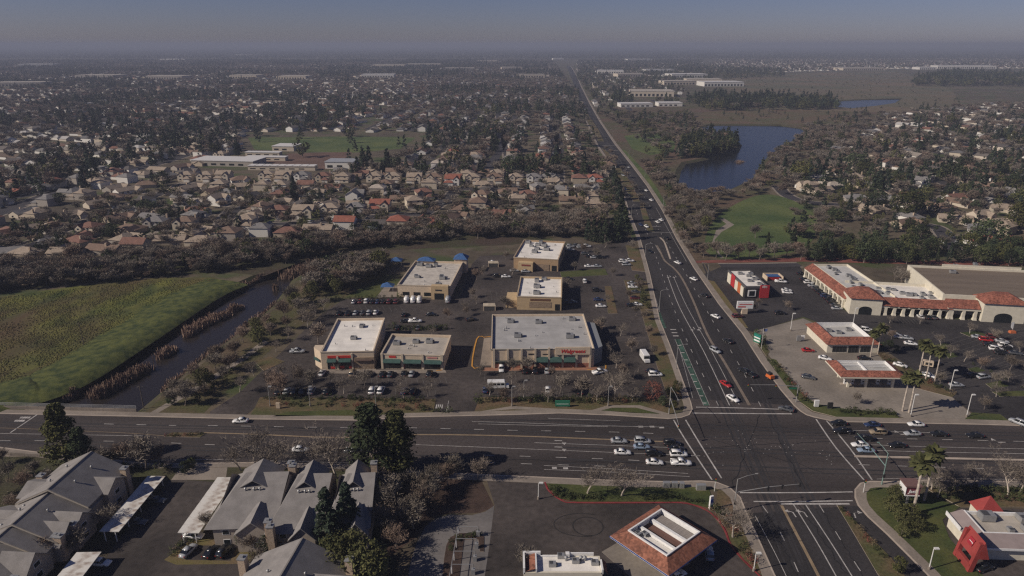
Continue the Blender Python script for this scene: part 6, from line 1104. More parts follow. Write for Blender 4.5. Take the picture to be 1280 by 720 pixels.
for c in ind:
    ks = sorted(sts[c[4]]); ks = list(reversed(ks)) if 'left' in c[4] else ks
    place = f'on the {ordinal(ks.index(c[5]) + 1)} street {c[4]}'
    kd = random.choice((0, 0, 3, 3, 3, 1)); house(c[1], c[2], c[3], kd, random.choice(rk), random.choice(wk), place, False, .95)
# the rest of the suburb as one mass of plain roofs
def island_mat(name, stops, rough=.9):
    m = bpy.data.materials.new(name); m.use_nodes = True; n = m.node_tree.nodes; l = m.node_tree.links; b = n['Principled BSDF']; b.inputs['Roughness'].default_value = rough; b.inputs['Specular IOR Level'].default_value = .2
    g = n.new('ShaderNodeNewGeometry'); cr = n.new('ShaderNodeValToRGB'); cr.color_ramp.interpolation = 'CONSTANT'
    for i, c in enumerate(stops):
        e = cr.color_ramp.elements[i] if i < 2 else cr.color_ramp.elements.new(i / len(stops)); e.position = i / len(stops); e.color = (*c, 1)
    l.new(g.outputs['Random Per Island'], cr.inputs[0]); l.new(cr.outputs[0], b.inputs['Base Color']); return m
fr, fw = MB(), MB()
for i, c in enumerate(far):
    w_, d_ = random.uniform(6.5, 9), random.uniform(4.5, 6); ze = random.choice((2.8, 2.8, 5.2)); zr = ze + random.uniform(1.8, 2.6); wl, rf = MB(), MB()
    (hip if i % 2 else gable)(wl, rf, -w_, w_, -d_, d_, ze, zr); ca, sa = math.cos(c[3]), math.sin(c[3])
    for src, dst in ((wl, fw), (rf, fr)): dst.add([(c[1] + q[0]*ca - q[1]*sa, c[2] + q[0]*sa + q[1]*ca, q[2]) for q in src.v], src.f)
o = fr.build('distant_house_roofs', island_mat('distant_roofs', [(.17, .14, .115), (.12, .09, .07), (.13, .125, .125), (.14, .085, .065), (.16, .15, .14), (.24, .21, .18), RC['dark'], (.15, .13, .115), (.18, .09, .065), (.40, .38, .36)]), kind='stuff')
o = fw.build('distant_house_walls', island_mat('distant_walls', [WC['cream'], WC['white'], (.55, .48, .4), WC['white'], (.72, .70, .66)]), kind='stuff')
# school, gym and far large buildings
def flat_block(name, desc, px, w, d, h, wallm, roofm, rz=R(-3), group=None):
    p = G(*px); r = thing(name, desc, 'building', (p.x, p.y, 0), rz, None, group); mb = MB(); mb.box(-w/2, 0, 0, w/2, d, h); mb.build('wall', wallm, r)
    mb = MB(); mb.box(-w/2-.4, -.4, h, w/2+.4, d+.4, h+.5, bottom=True); mb.build('roof', roofm, r)
    if h > 3:
        for i in range(max(2, int(w / 9))): x = -w/2 + 2 + i*9; mb = MB(); mb.box(x, -.08, 1, min(x+5, w/2-.5), -.003, h*.55); mb.build('window', GLASS, r)
    return r
PW = plain('white_sheet_roof', (.60, .58, .56))
flat_block('school_hall', 'white roofed school hall on the green playing field', (354, 189), 24, 22, 5, WM['cream'], PW, R(-6), 'school buildings'); flat_block('school_block', 'low school block with pale panelled roof, nearest the houses', (278, 208), 62, 26, 5, WM['stone'], PW, R(-8), 'school buildings')
r_ = flat_block('school_block', 'row of white roofed school rooms below the hall', (352, 213), 62, 9, 3.5, WM['cream'], WM['stone'], R(-3), 'school buildings')
pm = MB(); pm.box(0, -.3, 0, 6.2, 9.3, .25, bottom=True); pm = pm.mesh('roof_panel', PW)
for i in range(9): o = link('roof_panel', pm, r_); o.location = (-31 + i * 6.9, 0, 4.02)
flat_block('school_block', 'second row of pale school rooms beside the clay yard', (332, 201), 40, 8, 3.5, WM['cream'], PW, R(-5), 'school buildings'); flat_block('school_block', 'third row of pale school rooms nearest the field', (328, 195), 36, 8, 3.5, WM['cream'], PW, R(-5), 'school buildings'); flat_block('school_hall', 'grey roofed school hall beside the dark conifers', (424, 211), 26, 20, 6, WM['white'], plain('blue_grey_roof', (.30, .31, .33)), R(-3), 'school buildings')
FWM = {k: M('far_wall_' + k, tuple(v * 1.05 for v in WC[k]), .9, .06, .02) for k in ('cream', 'white', 'stone')}
for px_, w_, d_, h_, desc, c in BIG: flat_block('warehouse', desc, px_, w_ * .85, d_ * 1.3, h_ * 1.25, FWM[c], PW if c == 'white' else TAN_ROOF, R(random.uniform(-8, 8)), 'far large buildings')
# ------------------------------------------------------------------ residential trees: the largest one by one, the rest as one mass
random.seed(31)
for x, y, h, kd in ((105, 237, 17, 'conifer'), (75, 255, 8, 'oak'), (298, 197, 17, 'pine'), (192, 232, 13, 'conifer'), (205, 233, 12, 'oak'), (368, 246, 16, 'conifer'), (455, 214, 21, 'conifer'), (462, 212, 22, 'conifer'), (447, 218, 16, 'conifer'), (448, 240, 14, 'conifer'), (485, 216, 22, 'conifer'), (494, 215, 13, 'oak'), (508, 216, 14, 'conifer'), (520, 217, 13, 'conifer'), (532, 217, 12, 'conifer'), (440, 222, 12, 'conifer'), (478, 218, 13, 'conifer'), (550, 216, 12, 'conifer'), (562, 217, 12, 'conifer'), (566, 190, 20, 'conifer'), (572, 188, 20, 'conifer'), (616, 190, 22, 'conifer'), (620, 188, 18, 'conifer'), (585, 210, 12, 'olive'), (600, 218, 14, 'conifer'), (640, 220, 17, 'oak'), (648, 190, 19, 'conifer'), (634, 238, 14, 'conifer'), (610, 270, 6, 'oak'), (713, 210, 12, 'oak'), (395, 250, 8, 'oak'), (742, 215, 10, 'oak'), (210, 275, 9, 'oak'), (185, 268, 10, 'oak'), (140, 297, 8, 'oak'), (660, 245, 10, 'conifer'), (672, 190, 12, 'conifer'), (596, 182, 12, 'conifer')): plant(kd, x, y, h, 'among the houses left of the avenue', sx=1.4)
for x, y, h, kd in ((980, 218, 17, 'conifer'), (990, 222, 15, 'conifer'), (1000, 226, 16, 'oak'), (1030, 224, 18, 'conifer'), (1012, 220, 14, 'conifer'), (1070, 216, 18, 'oak'), (1080, 222, 14, 'oak'), (1060, 272, 14, 'conifer'), (1080, 276, 14, 'conifer'), (1095, 260, 12, 'oak'), (1130, 272, 17, 'oak'), (1140, 266, 15, 'oak'), (1112, 232, 13, 'oak'), (1125, 226, 16, 'conifer'), (1135, 224, 16, 'conifer'), (1184, 222, 18, 'conifer'), (1190, 226, 14, 'oak'), (1200, 226, 12, 'olive'), (1222, 258, 14, 'conifer'), (1232, 312, 17, 'oak'), (1275, 290, 18, 'oak'), (1265, 240, 14, 'oak'), (1280, 262, 15, 'oak'), (1104, 200, 20, 'conifer'), (1116, 198, 18, 'conifer'), (1210, 200, 18, 'conifer'), (1240, 204, 18, 'conifer'), (1212, 184, 15, 'conifer'), (1180, 176, 16, 'conifer'), (1170, 180, 14, 'conifer'), (1146, 176, 17, 'conifer'), (1128, 172, 17, 'conifer'), (1110, 174, 18, 'conifer'), (1268, 180, 15, 'conifer'), (1245, 178, 16, 'conifer'), (1045, 276, 9, 'oak'), (1008, 246, 9, 'oak'), (1150, 300, 9, 'oak'), (1105, 300, 11, 'conifer'), (1205, 214, 14, 'oak'), (1255, 222, 14, 'conifer')): plant(kd, x, y, h, 'among the houses behind the shopping centre', sx=1.35)
for (poly_, n_, place_) in (([(1005, 225), (1060, 180), (1130, 150), (1290, 140), (1290, 240), (1120, 250)], 62, 'towering over the houses right of the lake'), ([(0, 215), (300, 165), (520, 150), (700, 150), (735, 200), (600, 210), (300, 200), (0, 255)], 46, 'towering over the far streets around the school')):
    scatter(['lowcon', 'lowcon', 'lowcon', 'lowoak'], poly_, n_, (13, 21), place_, 9)
pts = {'bare': [], 'con': [], 'oak': []}
def far_scatter(poly, dens, mix, hr, avoid=True, clump=0.0, lump=None):
    W = GS(poly) if not isinstance(poly[0], Vector) else poly; xs = [p.x for p in W]; ys = [max(p.y, 300) for p in W]; ar = abs(sum(W[i].x*W[(i+1) % len(W)].y - W[(i+1) % len(W)].x*W[i].y for i in range(len(W)))) / 2; n = int(ar * dens); k = 0; tr = 0
    while k < n and tr < n * 6:
        tr += 1; p = Vector((random.uniform(min(xs), max(xs)), random.uniform(min(ys), max(ys)), 0))
        if not inside(p, W): continue
        k += 1
        q = PX(p)
        if not -120 < q[0] < 1400: continue
        if avoid and (blocked(p) or cleared(p) or any(inside(p, e) for e in EX[:1])): continue
        if clump and mnoise.noise(p * .006) + random.uniform(-.3, .3) < clump - .5: continue
        kd = random.choices(('bare', 'con', 'oak'), mix)[0]
        if lump and kd != 'bare' and mnoise.noise(p * .0045) + .6 * mnoise.noise(p * .0013 + Vector((9, 3, 0))) < lump: continue
        if lump and kd == 'bare' and random.random() < .25 and mnoise.noise(p * .003 + Vector((3, 8, 0))) < 0: continue
        pts[kd].append((p.x, p.y, random.uniform(*hr) * (1.6 if kd == 'con' else 1)))
NEARZ = [(-60, 312), (120, 250), (300, 235), (420, 236), (780, 232), (780, 285), (560, 284), (300, 300), (-60, 340)]
far_scatter(NEARZ, 1/80, (6, .5, 2.5), (4, 8.5)); far_scatter(CENT, 1/175, (5, 4, 2.6), (7, 13.5), lump=.03); far_scatter(LEFT, 1/165, (5, 4, 2.8), (7, 13.5), lump=.03); far_scatter(RIGHT, 1/130, (6, 3.4, 2.4), (8, 13), lump=.01); far_scatter([(975, 300), (1290, 312), (1290, 240), (1010, 235)], 1/120, (4, 1, 4), (4, 8))
far_scatter(FARR, 1/1100, (3, 1, 3), (8, 13)); far_scatter(RFAR, 1/500, (3, 2, 4), (8, 13))
far_scatter([(790, 140), (1046, 137), (1040, 126), (880, 122), (860, 124), (770, 118), (760, 140)], 1/130, (1, 3, 5), (11, 16)); far_scatter([(1140, 108), (1290, 108), (1290, 94), (1180, 93), (1145, 98)], 1/330, (1, 2, 5), (14, 20)); far_scatter([(800, 105), (980, 96), (980, 88), (860, 84), (800, 92)], 1/700, (1, 2, 4), (10, 16))
far_scatter([(848, 198), (852, 180), (878, 170), (912, 174), (922, 182), (912, 190), (880, 198)], 1/40, (1, 2, 5), (8, 13), False); far_scatter([(745, 142), (860, 140), (880, 165), (850, 200), (820, 205), (785, 165)], 1/190, (5, 1, 4), (7, 11)); far_scatter([(1000, 160), (1070, 142), (1140, 142), (1090, 160), (1050, 185), (1010, 185)], 1/200, (7, 1, 2), (6, 9)); far_scatter([(800, 205), (832, 208), (850, 240), (836, 254), (812, 222)], 1/70, (9, 0, 1), (6, 10)); far_scatter([(942, 228), (954, 207), (988, 182), (1012, 166), (1060, 166), (1050, 200), (1005, 236), (960, 246)], 1/85, (9, .6, .8), (6, 10)); far_scatter([(846, 236), (870, 243), (905, 243), (945, 227), (958, 232), (940, 248), (880, 254), (846, 250)], 1/75, (1, 0, 0), (6, 9))
far_scatter([(-60, 345), (300, 312), (560, 287), (740, 272), (740, 296), (560, 300), (420, 316), (300, 338), (200, 347), (-60, 372)], 1/15, (12, 0, 1), (4, 9)); far_scatter([(820, 252), (850, 250), (900, 246), (890, 280), (870, 322), (850, 305)], 1/60, (1, 0, 0), (3, 6)); far_scatter([(880, 104), (960, 95), (1120, 90), (1190, 112), (1200, 132), (1130, 139), (960, 139), (930, 120)], 1/2600, (3, 0, 2), (2.5, 6)); far_scatter([(870, 155), (900, 139), (1060, 139), (1095, 152), (1010, 158)], 1/900, (1, 1, 1), (3, 6))
far_scatter([(-500, 74), (-500, 60.5), (1800, 60.5), (1800, 74)], 1/2400, (1, 2, 4), (12, 18)); far_scatter([(350, 400), (392, 345), (470, 322), (490, 330), (462, 352), (420, 372), (380, 396), (352, 425)], 1/20, (8, 0, 1.5), (5, 10)); far_scatter([(474, 640), (530, 606), (610, 600), (560, 640), (530, 648), (500, 700), (480, 710)], 1/16, (7, 0, 1), (2, 6)); far_scatter([(-60, 580), (60, 578), (75, 600), (20, 650), (-60, 660)], 1/20, (6, 0, 1), (2, 4))
far_scatter([(190, 512), (280, 445), (345, 396), (360, 412), (330, 440), (290, 474), (245, 514)], 1/45, (6, 0, .7), (4, 8)); far_scatter([(280, 508), (330, 455), (400, 398), (396, 392), (330, 440), (262, 505)], 1/60, (6, 0, 1), (2, 4.5), False); far_scatter([(100, 640), (150, 600), (165, 610), (120, 690), (90, 715)], 1/20, (4, 0, 2), (1.5, 3.5), False)
def mass(name, P, protos):
    me = bpy.data.meshes.new(name); me.from_pydata([(a, b, 0) for a, b, h in P], [], []); at = me.attributes.new('size', 'FLOAT', 'POINT'); at.data.foreach_set('value', [h for a, b, h in P])
    o = link(name, me, None, 'stuff'); ng = bpy.data.node_groups.new(name, 'GeometryNodeTree'); ng.interface.new_socket('Geometry', in_out='INPUT', socket_type='NodeSocketGeometry'); ng.interface.new_socket('Geometry', in_out='OUTPUT', socket_type='NodeSocketGeometry')
    n = ng.nodes; l = ng.links; gi = n.new('NodeGroupInput'); go = n.new('NodeGroupOutput'); ip = n.new('GeometryNodeInstanceOnPoints'); gt = n.new('GeometryNodeJoinGeometry')
    for ob in protos:
        oi = n.new('GeometryNodeObjectInfo'); oi.transform_space = 'ORIGINAL'; oi.inputs['As Instance'].default_value = True; oi.inputs['Object'].default_value = ob; l.new(oi.outputs['Geometry'], gt.inputs[0])
    l.new(gi.outputs[0], ip.inputs['Points']); l.new(gt.outputs[0], ip.inputs['Instance']); ip.inputs['Pick Instance'].default_value = True
    ri = n.new('FunctionNodeRandomValue'); ri.data_type = 'INT'; ri.inputs[4].default_value = 0; ri.inputs[5].default_value = len(protos) - 1; l.new(ri.outputs[2], ip.inputs['Instance Index'])
    rr = n.new('FunctionNodeRandomValue'); rr.data_type = 'FLOAT_VECTOR'; rr.inputs[0].default_value = (0, 0, 0); rr.inputs[1].default_value = (0, 0, 6.283); l.new(rr.outputs[0], ip.inputs['Rotation'])
    na = n.new('GeometryNodeInputNamedAttribute'); na.data_type = 'FLOAT'; na.inputs['Name'].default_value = 'size'; l.new(na.outputs[0], ip.inputs['Scale']); l.new(ip.outputs[0], go.inputs[0])
    md = o.modifiers.new('scatter', 'NODES'); md.node_group = ng
def crowns_of(kind):
    out = []
    for o in bpy.data.objects:
        if o.name.startswith('crown') and o.parent is not None and o.data in [v[1][1] for v in PROTO[kind]] and o.data not in [q.data for q in out]: out.append(o)
    return out
for k in ('lowcon', 'lowoak', 'lowbare'):     # make sure one real tree of each light kind stands in view
    for v in PROTO[k]:
        if not any(o.data == v[1][1] for o in COL.objects): 
            r_ = plant(k, {'lowcon': 1160, 'lowoak': 1120, 'lowbare': 1130}[k] + random.uniform(-12, 12), 190 + random.uniform(-6, 8), {'lowcon': 17, 'lowoak': 10, 'lowbare': 9}[k], 'among the first houses right of the lake')
for kd, kinds, nm in (('bare', 'lowbare', 'distant_leafless_woods'), ('con', 'lowcon', 'distant_conifer_woods'), ('oak', 'lowoak', 'distant_evergreen_woods')):
    mass(nm, [(a, b, h / PH[kinds]) for a, b, h in pts[kd]], crowns_of(kinds))
print('TREES', len(TREES), {k: len(v) for k, v in pts.items()}, 'HOUSES', len(HOUSES), len(far))
# ------------------------------------------------------------------ vehicles
random.seed(41)
PAINT = {'w': ('white', (.72, .71, .69)), 'k': ('black', (.013, .013, .014)), 'g': ('dark grey', (.075, .078, .082)), 's': ('silver', (.34, .35, .36)), 'r': ('red', (.36, .02, .02)), 'b': ('dark blue', (.02, .035, .09)), 'm': ('maroon', (.10, .018, .02)), 't': ('tan', (.28, .22, .15)), 'l': ('light blue', (.22, .28, .36)), 'o': ('orange', (.6, .15, .03))}
PM = {}
for k, (nm, c) in PAINT.items():
    m = plain('car_paint_' + nm.replace(' ', '_'), c, .32, .0, .5); m.node_tree.nodes['Principled BSDF'].inputs['Coat Weight'].default_value = .5; m.node_tree.nodes['Principled BSDF'].inputs['Coat Roughness'].default_value = .1; PM[k] = m
TYRE = plain('tyre_rubber', (.015, .015, .015), .9); RIM = plain('wheel_rim', (.3, .3, .31), .35, .7); CG = plain('car_glass', (.008, .010, .012), .06, 0, .7); LAMPW = plain('lamp_lens', (.6, .6, .58), .2); LAMPR = plain('tail_lens', (.25, .015, .012), .3)
def loft(mb, st, m=0):     # st: (x, half width, z low, z high, z shoulder)
    rings = []
    for x, hw, z0, z1, in st: rings.append([(x, -hw*.93, z0), (x, -hw, z0 + (z1-z0)*.35), (x, -hw*.985, z0 + (z1-z0)*.75), (x, -hw*.86, z1), (x, 0, z1 + .035), (x, hw*.86, z1), (x, hw*.985, z0 + (z1-z0)*.75), (x, hw, z0 + (z1-z0)*.35), (x, hw*.93, z0)])
    n = 9; vs = [q for r_ in rings for q in r_]; fs = []
    for i in range(len(rings) - 1):
        for j in range(n): a, b = i*n + j, i*n + (j+1) % n; fs.append((a, a + n, b + n, b))
    fs.append(tuple(range(n))); fs.append(tuple(reversed(range((len(rings)-1)*n, len(rings)*n)))); mb.add(vs, fs, m)
def car_proto(kind):
    B, Gl = MB(), MB(); wr = .33
    if kind == 'sedan': L = 4.7; st = [(-2.35, .72, .42, .78), (-2.25, .86, .28, .96), (-1.6, .92, .25, 1.0), (-.2, .93, .24, .98), (.9, .92, .24, .97), (1.7, .89, .25, .86), (2.2, .82, .28, .72), (2.36, .66, .4, .62)]; cab = ((-1.75, 1.05), (-1.0, .35), 1.0, 1.46, .80, .66)
    if kind == 'suv': L = 4.8; wr = .37; st = [(-2.4, .80, .45, 1.02), (-2.32, .92, .32, 1.10), (-1.5, .96, .30, 1.12), (.9, .96, .30, 1.10), (1.6, .94, .30, 1.04), (2.25, .88, .34, .92), (2.4, .72, .45, .8)]; cab = ((-2.3, 1.2), (-1.95, .5), 1.1, 1.74, .86, .74)
    if kind == 'pickup': L = 5.6; wr = .4; st = [(-2.8, .90, .5, .92), (-2.7, .97, .42, .98), (-.9, .98, .40, 1.0), (-.8, .98, .40, 1.16), (1.2, .98, .4, 1.14), (1.9, .97, .4, 1.10), (2.7, .9, .45, 1.0), (2.82, .74, .5, .85)]; cab = ((-.95, 1.3), (-.75, .55), 1.14, 1.84, .88, .76)
    if kind == 'van': L = 5.9; wr = .36; st = [(-2.95, .92, .45, 1.3), (-2.9, .98, .35, 1.4), (1.4, .98, .33, 1.4), (2.1, .96, .34, 1.2), (2.7, .9, .36, 1.0), (2.9, .78, .45, .8)]; cab = ((-2.93, 1.9), (-2.9, 1.1), 1.38, 2.5, .97, .90)
    loft(B, st)
    (xa, xb), (ra, rb), z0, z1, w0, w1 = cab
    Gl.add([(xa,-w0,z0-.04),(xb,-w0,z0-.04),(xb,w0,z0-.04),(xa,w0,z0-.04),(ra,-w1,z1),(rb,-w1,z1),(rb,w1,z1),(ra,w1,z1)], [(0,1,5,4),(1,2,6,5),(2,3,7,6),(3,0,4,7)])
    B.box(ra-.04, -w1-.03, z1-.03, rb+.04, w1+.03, z1+.05, bottom=True)
    for s_ in (-1, 1):     # pillars
        for (px0, px1) in ((xa, ra), (xb, rb), ((xa+xb)/2, (ra+rb)/2)):
            B.add([(px0-.06, s_*(w0+.012), z0-.02), (px0+.06, s_*(w0+.012), z0-.02), (px1+.06, s_*(w1+.012), z1), (px1-.06, s_*(w1+.012), z1)], [(0, 1, 2, 3) if s_ < 0 else (3, 2, 1, 0)])
        B.box((xb+ra)*.5+.25, s_*(w0+.16)-.08, z0-.02, (xb+ra)*.5+.4, s_*(w0+.16)+.08, z0+.14, bottom=True) if kind != 'van' else None
    if kind == 'van': B.box(xa+.3, -.992, 1.45, .6, .992, 2.42) ; B.box(xa-.02, -.93, 1.42, xa+.25, .93, 2.48)
    if kind == 'pickup':
        Gl.box(-2.66, -.80, .985, -1.0, .80, 1.0); [B.box(-2.72, s_*.9-.08, .9, -.92, s_*.9+.08, 1.22) for s_ in (-1, 1)]; B.box(-2.76, -.8, .9, -2.66, .8, 1.2)
    W_ = MB(); W_.tube((0, -.11, 0), (0, .11, 0), wr, wr, 12, 0, cap=True); W_.tube((0, .111, 0), (0, .12, 0), wr*.62, wr*.62, 10, 1, cap=True); W_.tube((0, -.12, 0), (0, -.111, 0), wr*.62, wr*.62, 10, 1, cap=True)
    hl, tl = MB(), MB(); xf, xr = st[-2][0], st[1][0]; zf = st[-2][3] - .14
    for s_ in (-1, 1): hl.box(xf-.12, s_*.66-.16, zf-.12, xf+.1, s_*.66+.16, zf+.04, bottom=True); tl.box(xr-.10, s_*.72-.15, .72, xr+.06, s_*.72+.15, .92, bottom=True)
    wx = L*.29
    return {'body': B.mesh('car_body', PM['w'], True), 'window': Gl.mesh('car_window', CG), 'wheel': W_.mesh('car_wheel', [TYRE, RIM]), 'headlight': hl.mesh('car_headlight', LAMPW), 'tail_light': tl.mesh('car_tail_light', LAMPR), 'wpos': [(x, y) for x in (-wx, wx) for y in (-.84, .84)], 'wr': wr}
CP = {k: car_proto(k) for k in ('sedan', 'suv', 'pickup', 'van')}
KN = {'sedan': ('sedan', 'car'), 'suv': ('sport_utility_car', 'car'), 'pickup': ('pickup_truck', 'pickup truck'), 'van': ('van', 'van')}
def car(px, py, kind, col, head, place, z=.04, grp='parked cars', wheels=True):
    P = CP[kind]; p = G(px, py); r = thing(KN[kind][0], f"{PAINT[col][0]} {'SUV' if kind == 'suv' else kind}", KN[kind][1], (p.x, p.y, z), R(head), place, grp)
    o = link('body', P['body'], r); setmat(o, PM[col]); link('window', P['window'], r)
    if wheels:
        for (x, y) in P['wpos']: w_ = link('wheel', P['wheel'], r); w_.location = (x, y, P['wr'])
        link('headlight', P['headlight'], r); link('tail_light', P['tail_light'], r)
    return r
def cars(place, head, L, grp='parked cars', wheels=True):
    for q in L:
        kind = {'S': 'suv', 'P': 'pickup', 'V': 'van', 'c': 'sedan'}[q[3]] if len(q) > 3 else ('suv' if random.random() < .35 else 'sedan'); car(q[0], q[1], kind, q[2], (q[4] if len(q) > 4 else head) + random.uniform(-2, 2), place, .05, grp, wheels)
U = 87
cars('parked before the two cream shops', U, [(403, 468, 'w'), (441, 468.5, 't'), (461, 469, 'k'), (478, 469.5, 'k'), (488, 469.5, 'g'), (505, 469, 'k'), (515, 469, 's'), (537, 469.5, 'k')])
cars('in the row behind the front hedge', U, [(349, 491, 'k'), (359, 491, 's'), (369, 491, 'k'), (379, 491, 'k'), (390, 490.5, 's', 'S'), (409, 491, 'k'), (465.5, 490, 'w', 'S'), (476.5, 490, 'w', 'S'), (505, 490.5, 'b'), (516, 490.5, 'k')])
cars('in the row behind the white shop roof', U, [(424, 393, 'k'), (435, 393, 'k'), (445, 392.5, 's'), (453.5, 392.5, 'g'), (462, 392.5, 's'), (470, 392, 'w')])
cars('in the row facing the play yard', U, [(442.6, 378.5, 's'), (451, 378, 'm'), (458.5, 378, 'w'), (465.5, 378.5, 'k'), (472.5, 378.5, 'b'), (479, 378.5, 'k'), (487, 378.5, 'm'), (495.5, 378.5, 'm')])
cars('before the day care centre', U, [(509, 377, 'w', 'V'), (517, 377, 'w', 'V'), (525, 377, 'w', 'V'), (560.5, 377, 's', 'V')])
cars('in the aisle behind the awning shop', U, [(505, 394.6, 'k'), (539, 394.6, 'k', 'c', 0), (519, 403, 'w', 'P', 0), (507, 403, 'k', 'c', 0), (589, 401, 'k', 'c', 20), (497, 411, 'k'), (523, 411, 'g'), (546, 411, 'k')])
cars('on the side lot by the creek path', 0, [(372, 441, 's', 'P')])
cars('in front of the drugstore', U, [(627, 463, 'w', 'S', -90), (656, 465, 'k'), (669, 465, 'k'), (684, 465, 's'), (685, 489, 'w'), (725, 491, 'k'), (749.6, 467, 'w', 'P', 20), (607, 489, 'b'), (815, 466, 'k', 'c', 0), (819, 470, 'w', 'S', 0)])
cars('in the far lot right of the brown cafe', 0, [(702, 313, 'b'), (707, 313, 'k'), (713, 313.5, 's'), (713, 309, 's'), (721, 308.5, 'g'), (726, 310, 's'), (733.6, 309, 'w', 'S'), (731, 318, 'g'), (737, 321.5, 'k'), (743, 323, 's'), (750, 323, 'k'), (736, 334, 'w'), (746.6, 334, 's'), (779, 328, 'w'), (786, 327.5, 'w', 'P'), (783, 332, 's'), (616, 329, 'w'), (643, 339.5, 's'), (657, 340.5, 's'), (622, 346.5, 'k'), (632.5, 347, 'w')])
cars('in the lot right of the tan shop', 0, [(710.6, 350, 'k'), (731, 353, 'w', 'S', 87), (746, 364.5, 'k'), (748, 376, 'b'), (751, 384, 'w'), (708, 380, 'g'), (715, 379, 'g'), (790, 355.5, 's'), (791, 360, 'w'), (795, 366.5, 'g'), (794, 374, 'm'), (796, 382, 'w'), (789, 383, 'k')])
SB, NB = -86, 94
MV = 'moving cars'
cars('driving down the avenue towards the crossing', -62, [(894, 440, 's', 'S', -64), (907, 482, 'r', 'c', -66), (916, 500, 'w', 'c', -66), (812, 315.5, 'k', 'c', -76), (808, 284, 'w', 'c', -78), (801, 282, 'b', 'c', -78), (781, 237, 'w', 'c', -74), (787, 246, 'k', 'c', -76), (767.5, 209, 'w', 'c', -72), (779, 220, 's', 'c', -72), (760, 197, 'k', 'c', -72)], MV)
cars('driving up the avenue away from the crossing', 116, [(910, 428, 'k', 'c', 116), (930, 466, 'k', 'S', 114), (938, 470, 'k', 'c', 114), (894.4, 397, 'w', 'c', 117), (881, 371, 'k', 'c', 118), (867, 350, 'w', 'c', 118), (847, 329.5, 'w', 'c', 116), (822, 278.5, 'w', 'c', 106), (826.5, 276, 'w', 'c', 106), (833, 299, 'k', 'c', 112), (807.5, 239, 'w', 'c', 108), (814, 251, 'w', 'c', 108), (786, 210, 's', 'c', 110), (982.5, 513, 'g', 'c', 150), (922, 397, 'm', 'S', 10)], MV)
cars('on the cross street beside the shop frontage', 0, [(301, 528, 'w', 'c', 182), (376, 564, 'w', 'c', -2), (442.5, 566, 'g', 'P', -2)], MV)
cars('waiting at the crossing before the drugstore corner', -3, [(773.5, 553, 's'), (803, 553.5, 's'), (839.6, 556.5, 'k', 'S'), (802, 560.5, 'l', 'c'), (778, 567.5, 'w'), (817, 569, 'k', 'S'), (845, 563, 'k', 'c'), (848, 570, 'w', 'S'), (818, 580, 'w', 'c'), (851, 581, 'w', 'P')], MV)
cars('on the cross street before the petrol station', 178, [(1048, 531, 'k', 'c'), (1090, 533, 'b', 'c'), (1144.6, 532.5, 'w', 'c'), (1053, 541.5, 'k', 'P'), (1097, 542.5, 't', 'S'), (1140, 544, 's', 'c'), (1173, 544.5, 'k', 'c'), (1218, 546.5, 'k', 'c'), (1079, 550.5, 'k', 'S'), (1074.5, 558, 'w', 'c'), (1082, 565, 'l', 'c'), (1121, 558.5, 'k', 'c'), (1272, 530, 's', 'S', 120)], MV)
cars('at the petrol station', 0, [(1010, 439.5, 'r', 'c', -5), (1031, 449.5, 'w', 'c', -30), (1010, 473, 'g', 'c', -30), (1080, 449.5, 'k', 'c', -10)])
cars('parked along the long shop arcade', -2, [(1001.6, 343.5, 'k'), (1006, 351, 'k'), (1011, 354.5, 'w'), (1016, 358.5, 's'), (1020, 361.5, 'g'), (1024, 365, 'k'), (1028, 368.5, 'k'), (1032, 371.5, 'b'), (1036, 375, 'k'), (1040, 379, 'k'), (1044, 383, 'g'), (1046, 387, 's')])
cars('beside the red restaurant', 0, [(975.7, 353.5, 'w', 'P', -10), (983, 364, 'w', 'c', -10), (984, 367, 'w', 'c', -10), (975, 393, 'k')])
cars('before the supermarket front', 87, [(1150, 397.5, 'w'), (1159, 398, 'k'), (1166, 398, 'g')])
cars('on the shopping centre lot', -20, [(1222, 423, 's'), (1232, 426.5, 'r', 'S'), (1241, 423, 'm', 'S'), (1252, 428, 's'), (1237, 433, 'k'), (1256, 434, 'w'), (1244.5, 438, 'w', 'S'), (1261, 438.5, 'k'), (1251, 443, 'k'), (1269, 443, 'g'), (1229, 473, 's', 'S', 10), (1217.5, 471, 'k'), (1195, 483, 's', 'c', 0), (1160, 471, 'w', 'c', -45), (1125, 458, 'w', 'c', -40), (1115, 418, 's'), (1125, 423, 'w'), (1133, 424, 's'), (1138, 431, 'w'), (1083, 414, 'w'), (1168, 457, 'k', 'P', 20)])
cars('on the apartment drive', 75, [(242.5, 672, 'w', 'c', -2), (236, 691, 's', 'c'), (265, 692, 'k', 'c'), (282, 691, 'k', 'S'), (196, 628, 'g', 'c', -3), (172, 655, 'g', 'c', -3), (126, 706, 'w', 'c', -3)])
cars('at the brown tiled fuel canopy', 60, [(886, 694, 'l', 'S', 80), (846, 722, 'w', 'c', 30), (826, 700, 'k', 'c', -40)]); cars('beside the burger tower', 10, [(1229, 712, 'k', 'c', 20)])
SP = []
for (pts_, wd), n_c in zip(STREETS, (5, 7, 3, 6, 4, 6, 4, 2, 4, 4, 0, 0, 0)):
    P = crv(GS(pts_), 6)
    for i in range(n_c):
        k = random.randrange(2, len(P) - 2); d = (P[k+1] - P[k]).normalized(); s_ = random.choice((-1, 1)); p = P[k] + Vector((-d.y, d.x, 0)) * s_ * (wd/2 - 1.2); q = PX(p)
        if 0 < q[0] < 1280: SP.append((q[0], q[1], random.choice('wwkgsskbmw'), random.choice('cS'), math.degrees(math.atan2(d.y, d.x))))
cars('parked along the residential lanes', 0, SP, 'parked cars', False)
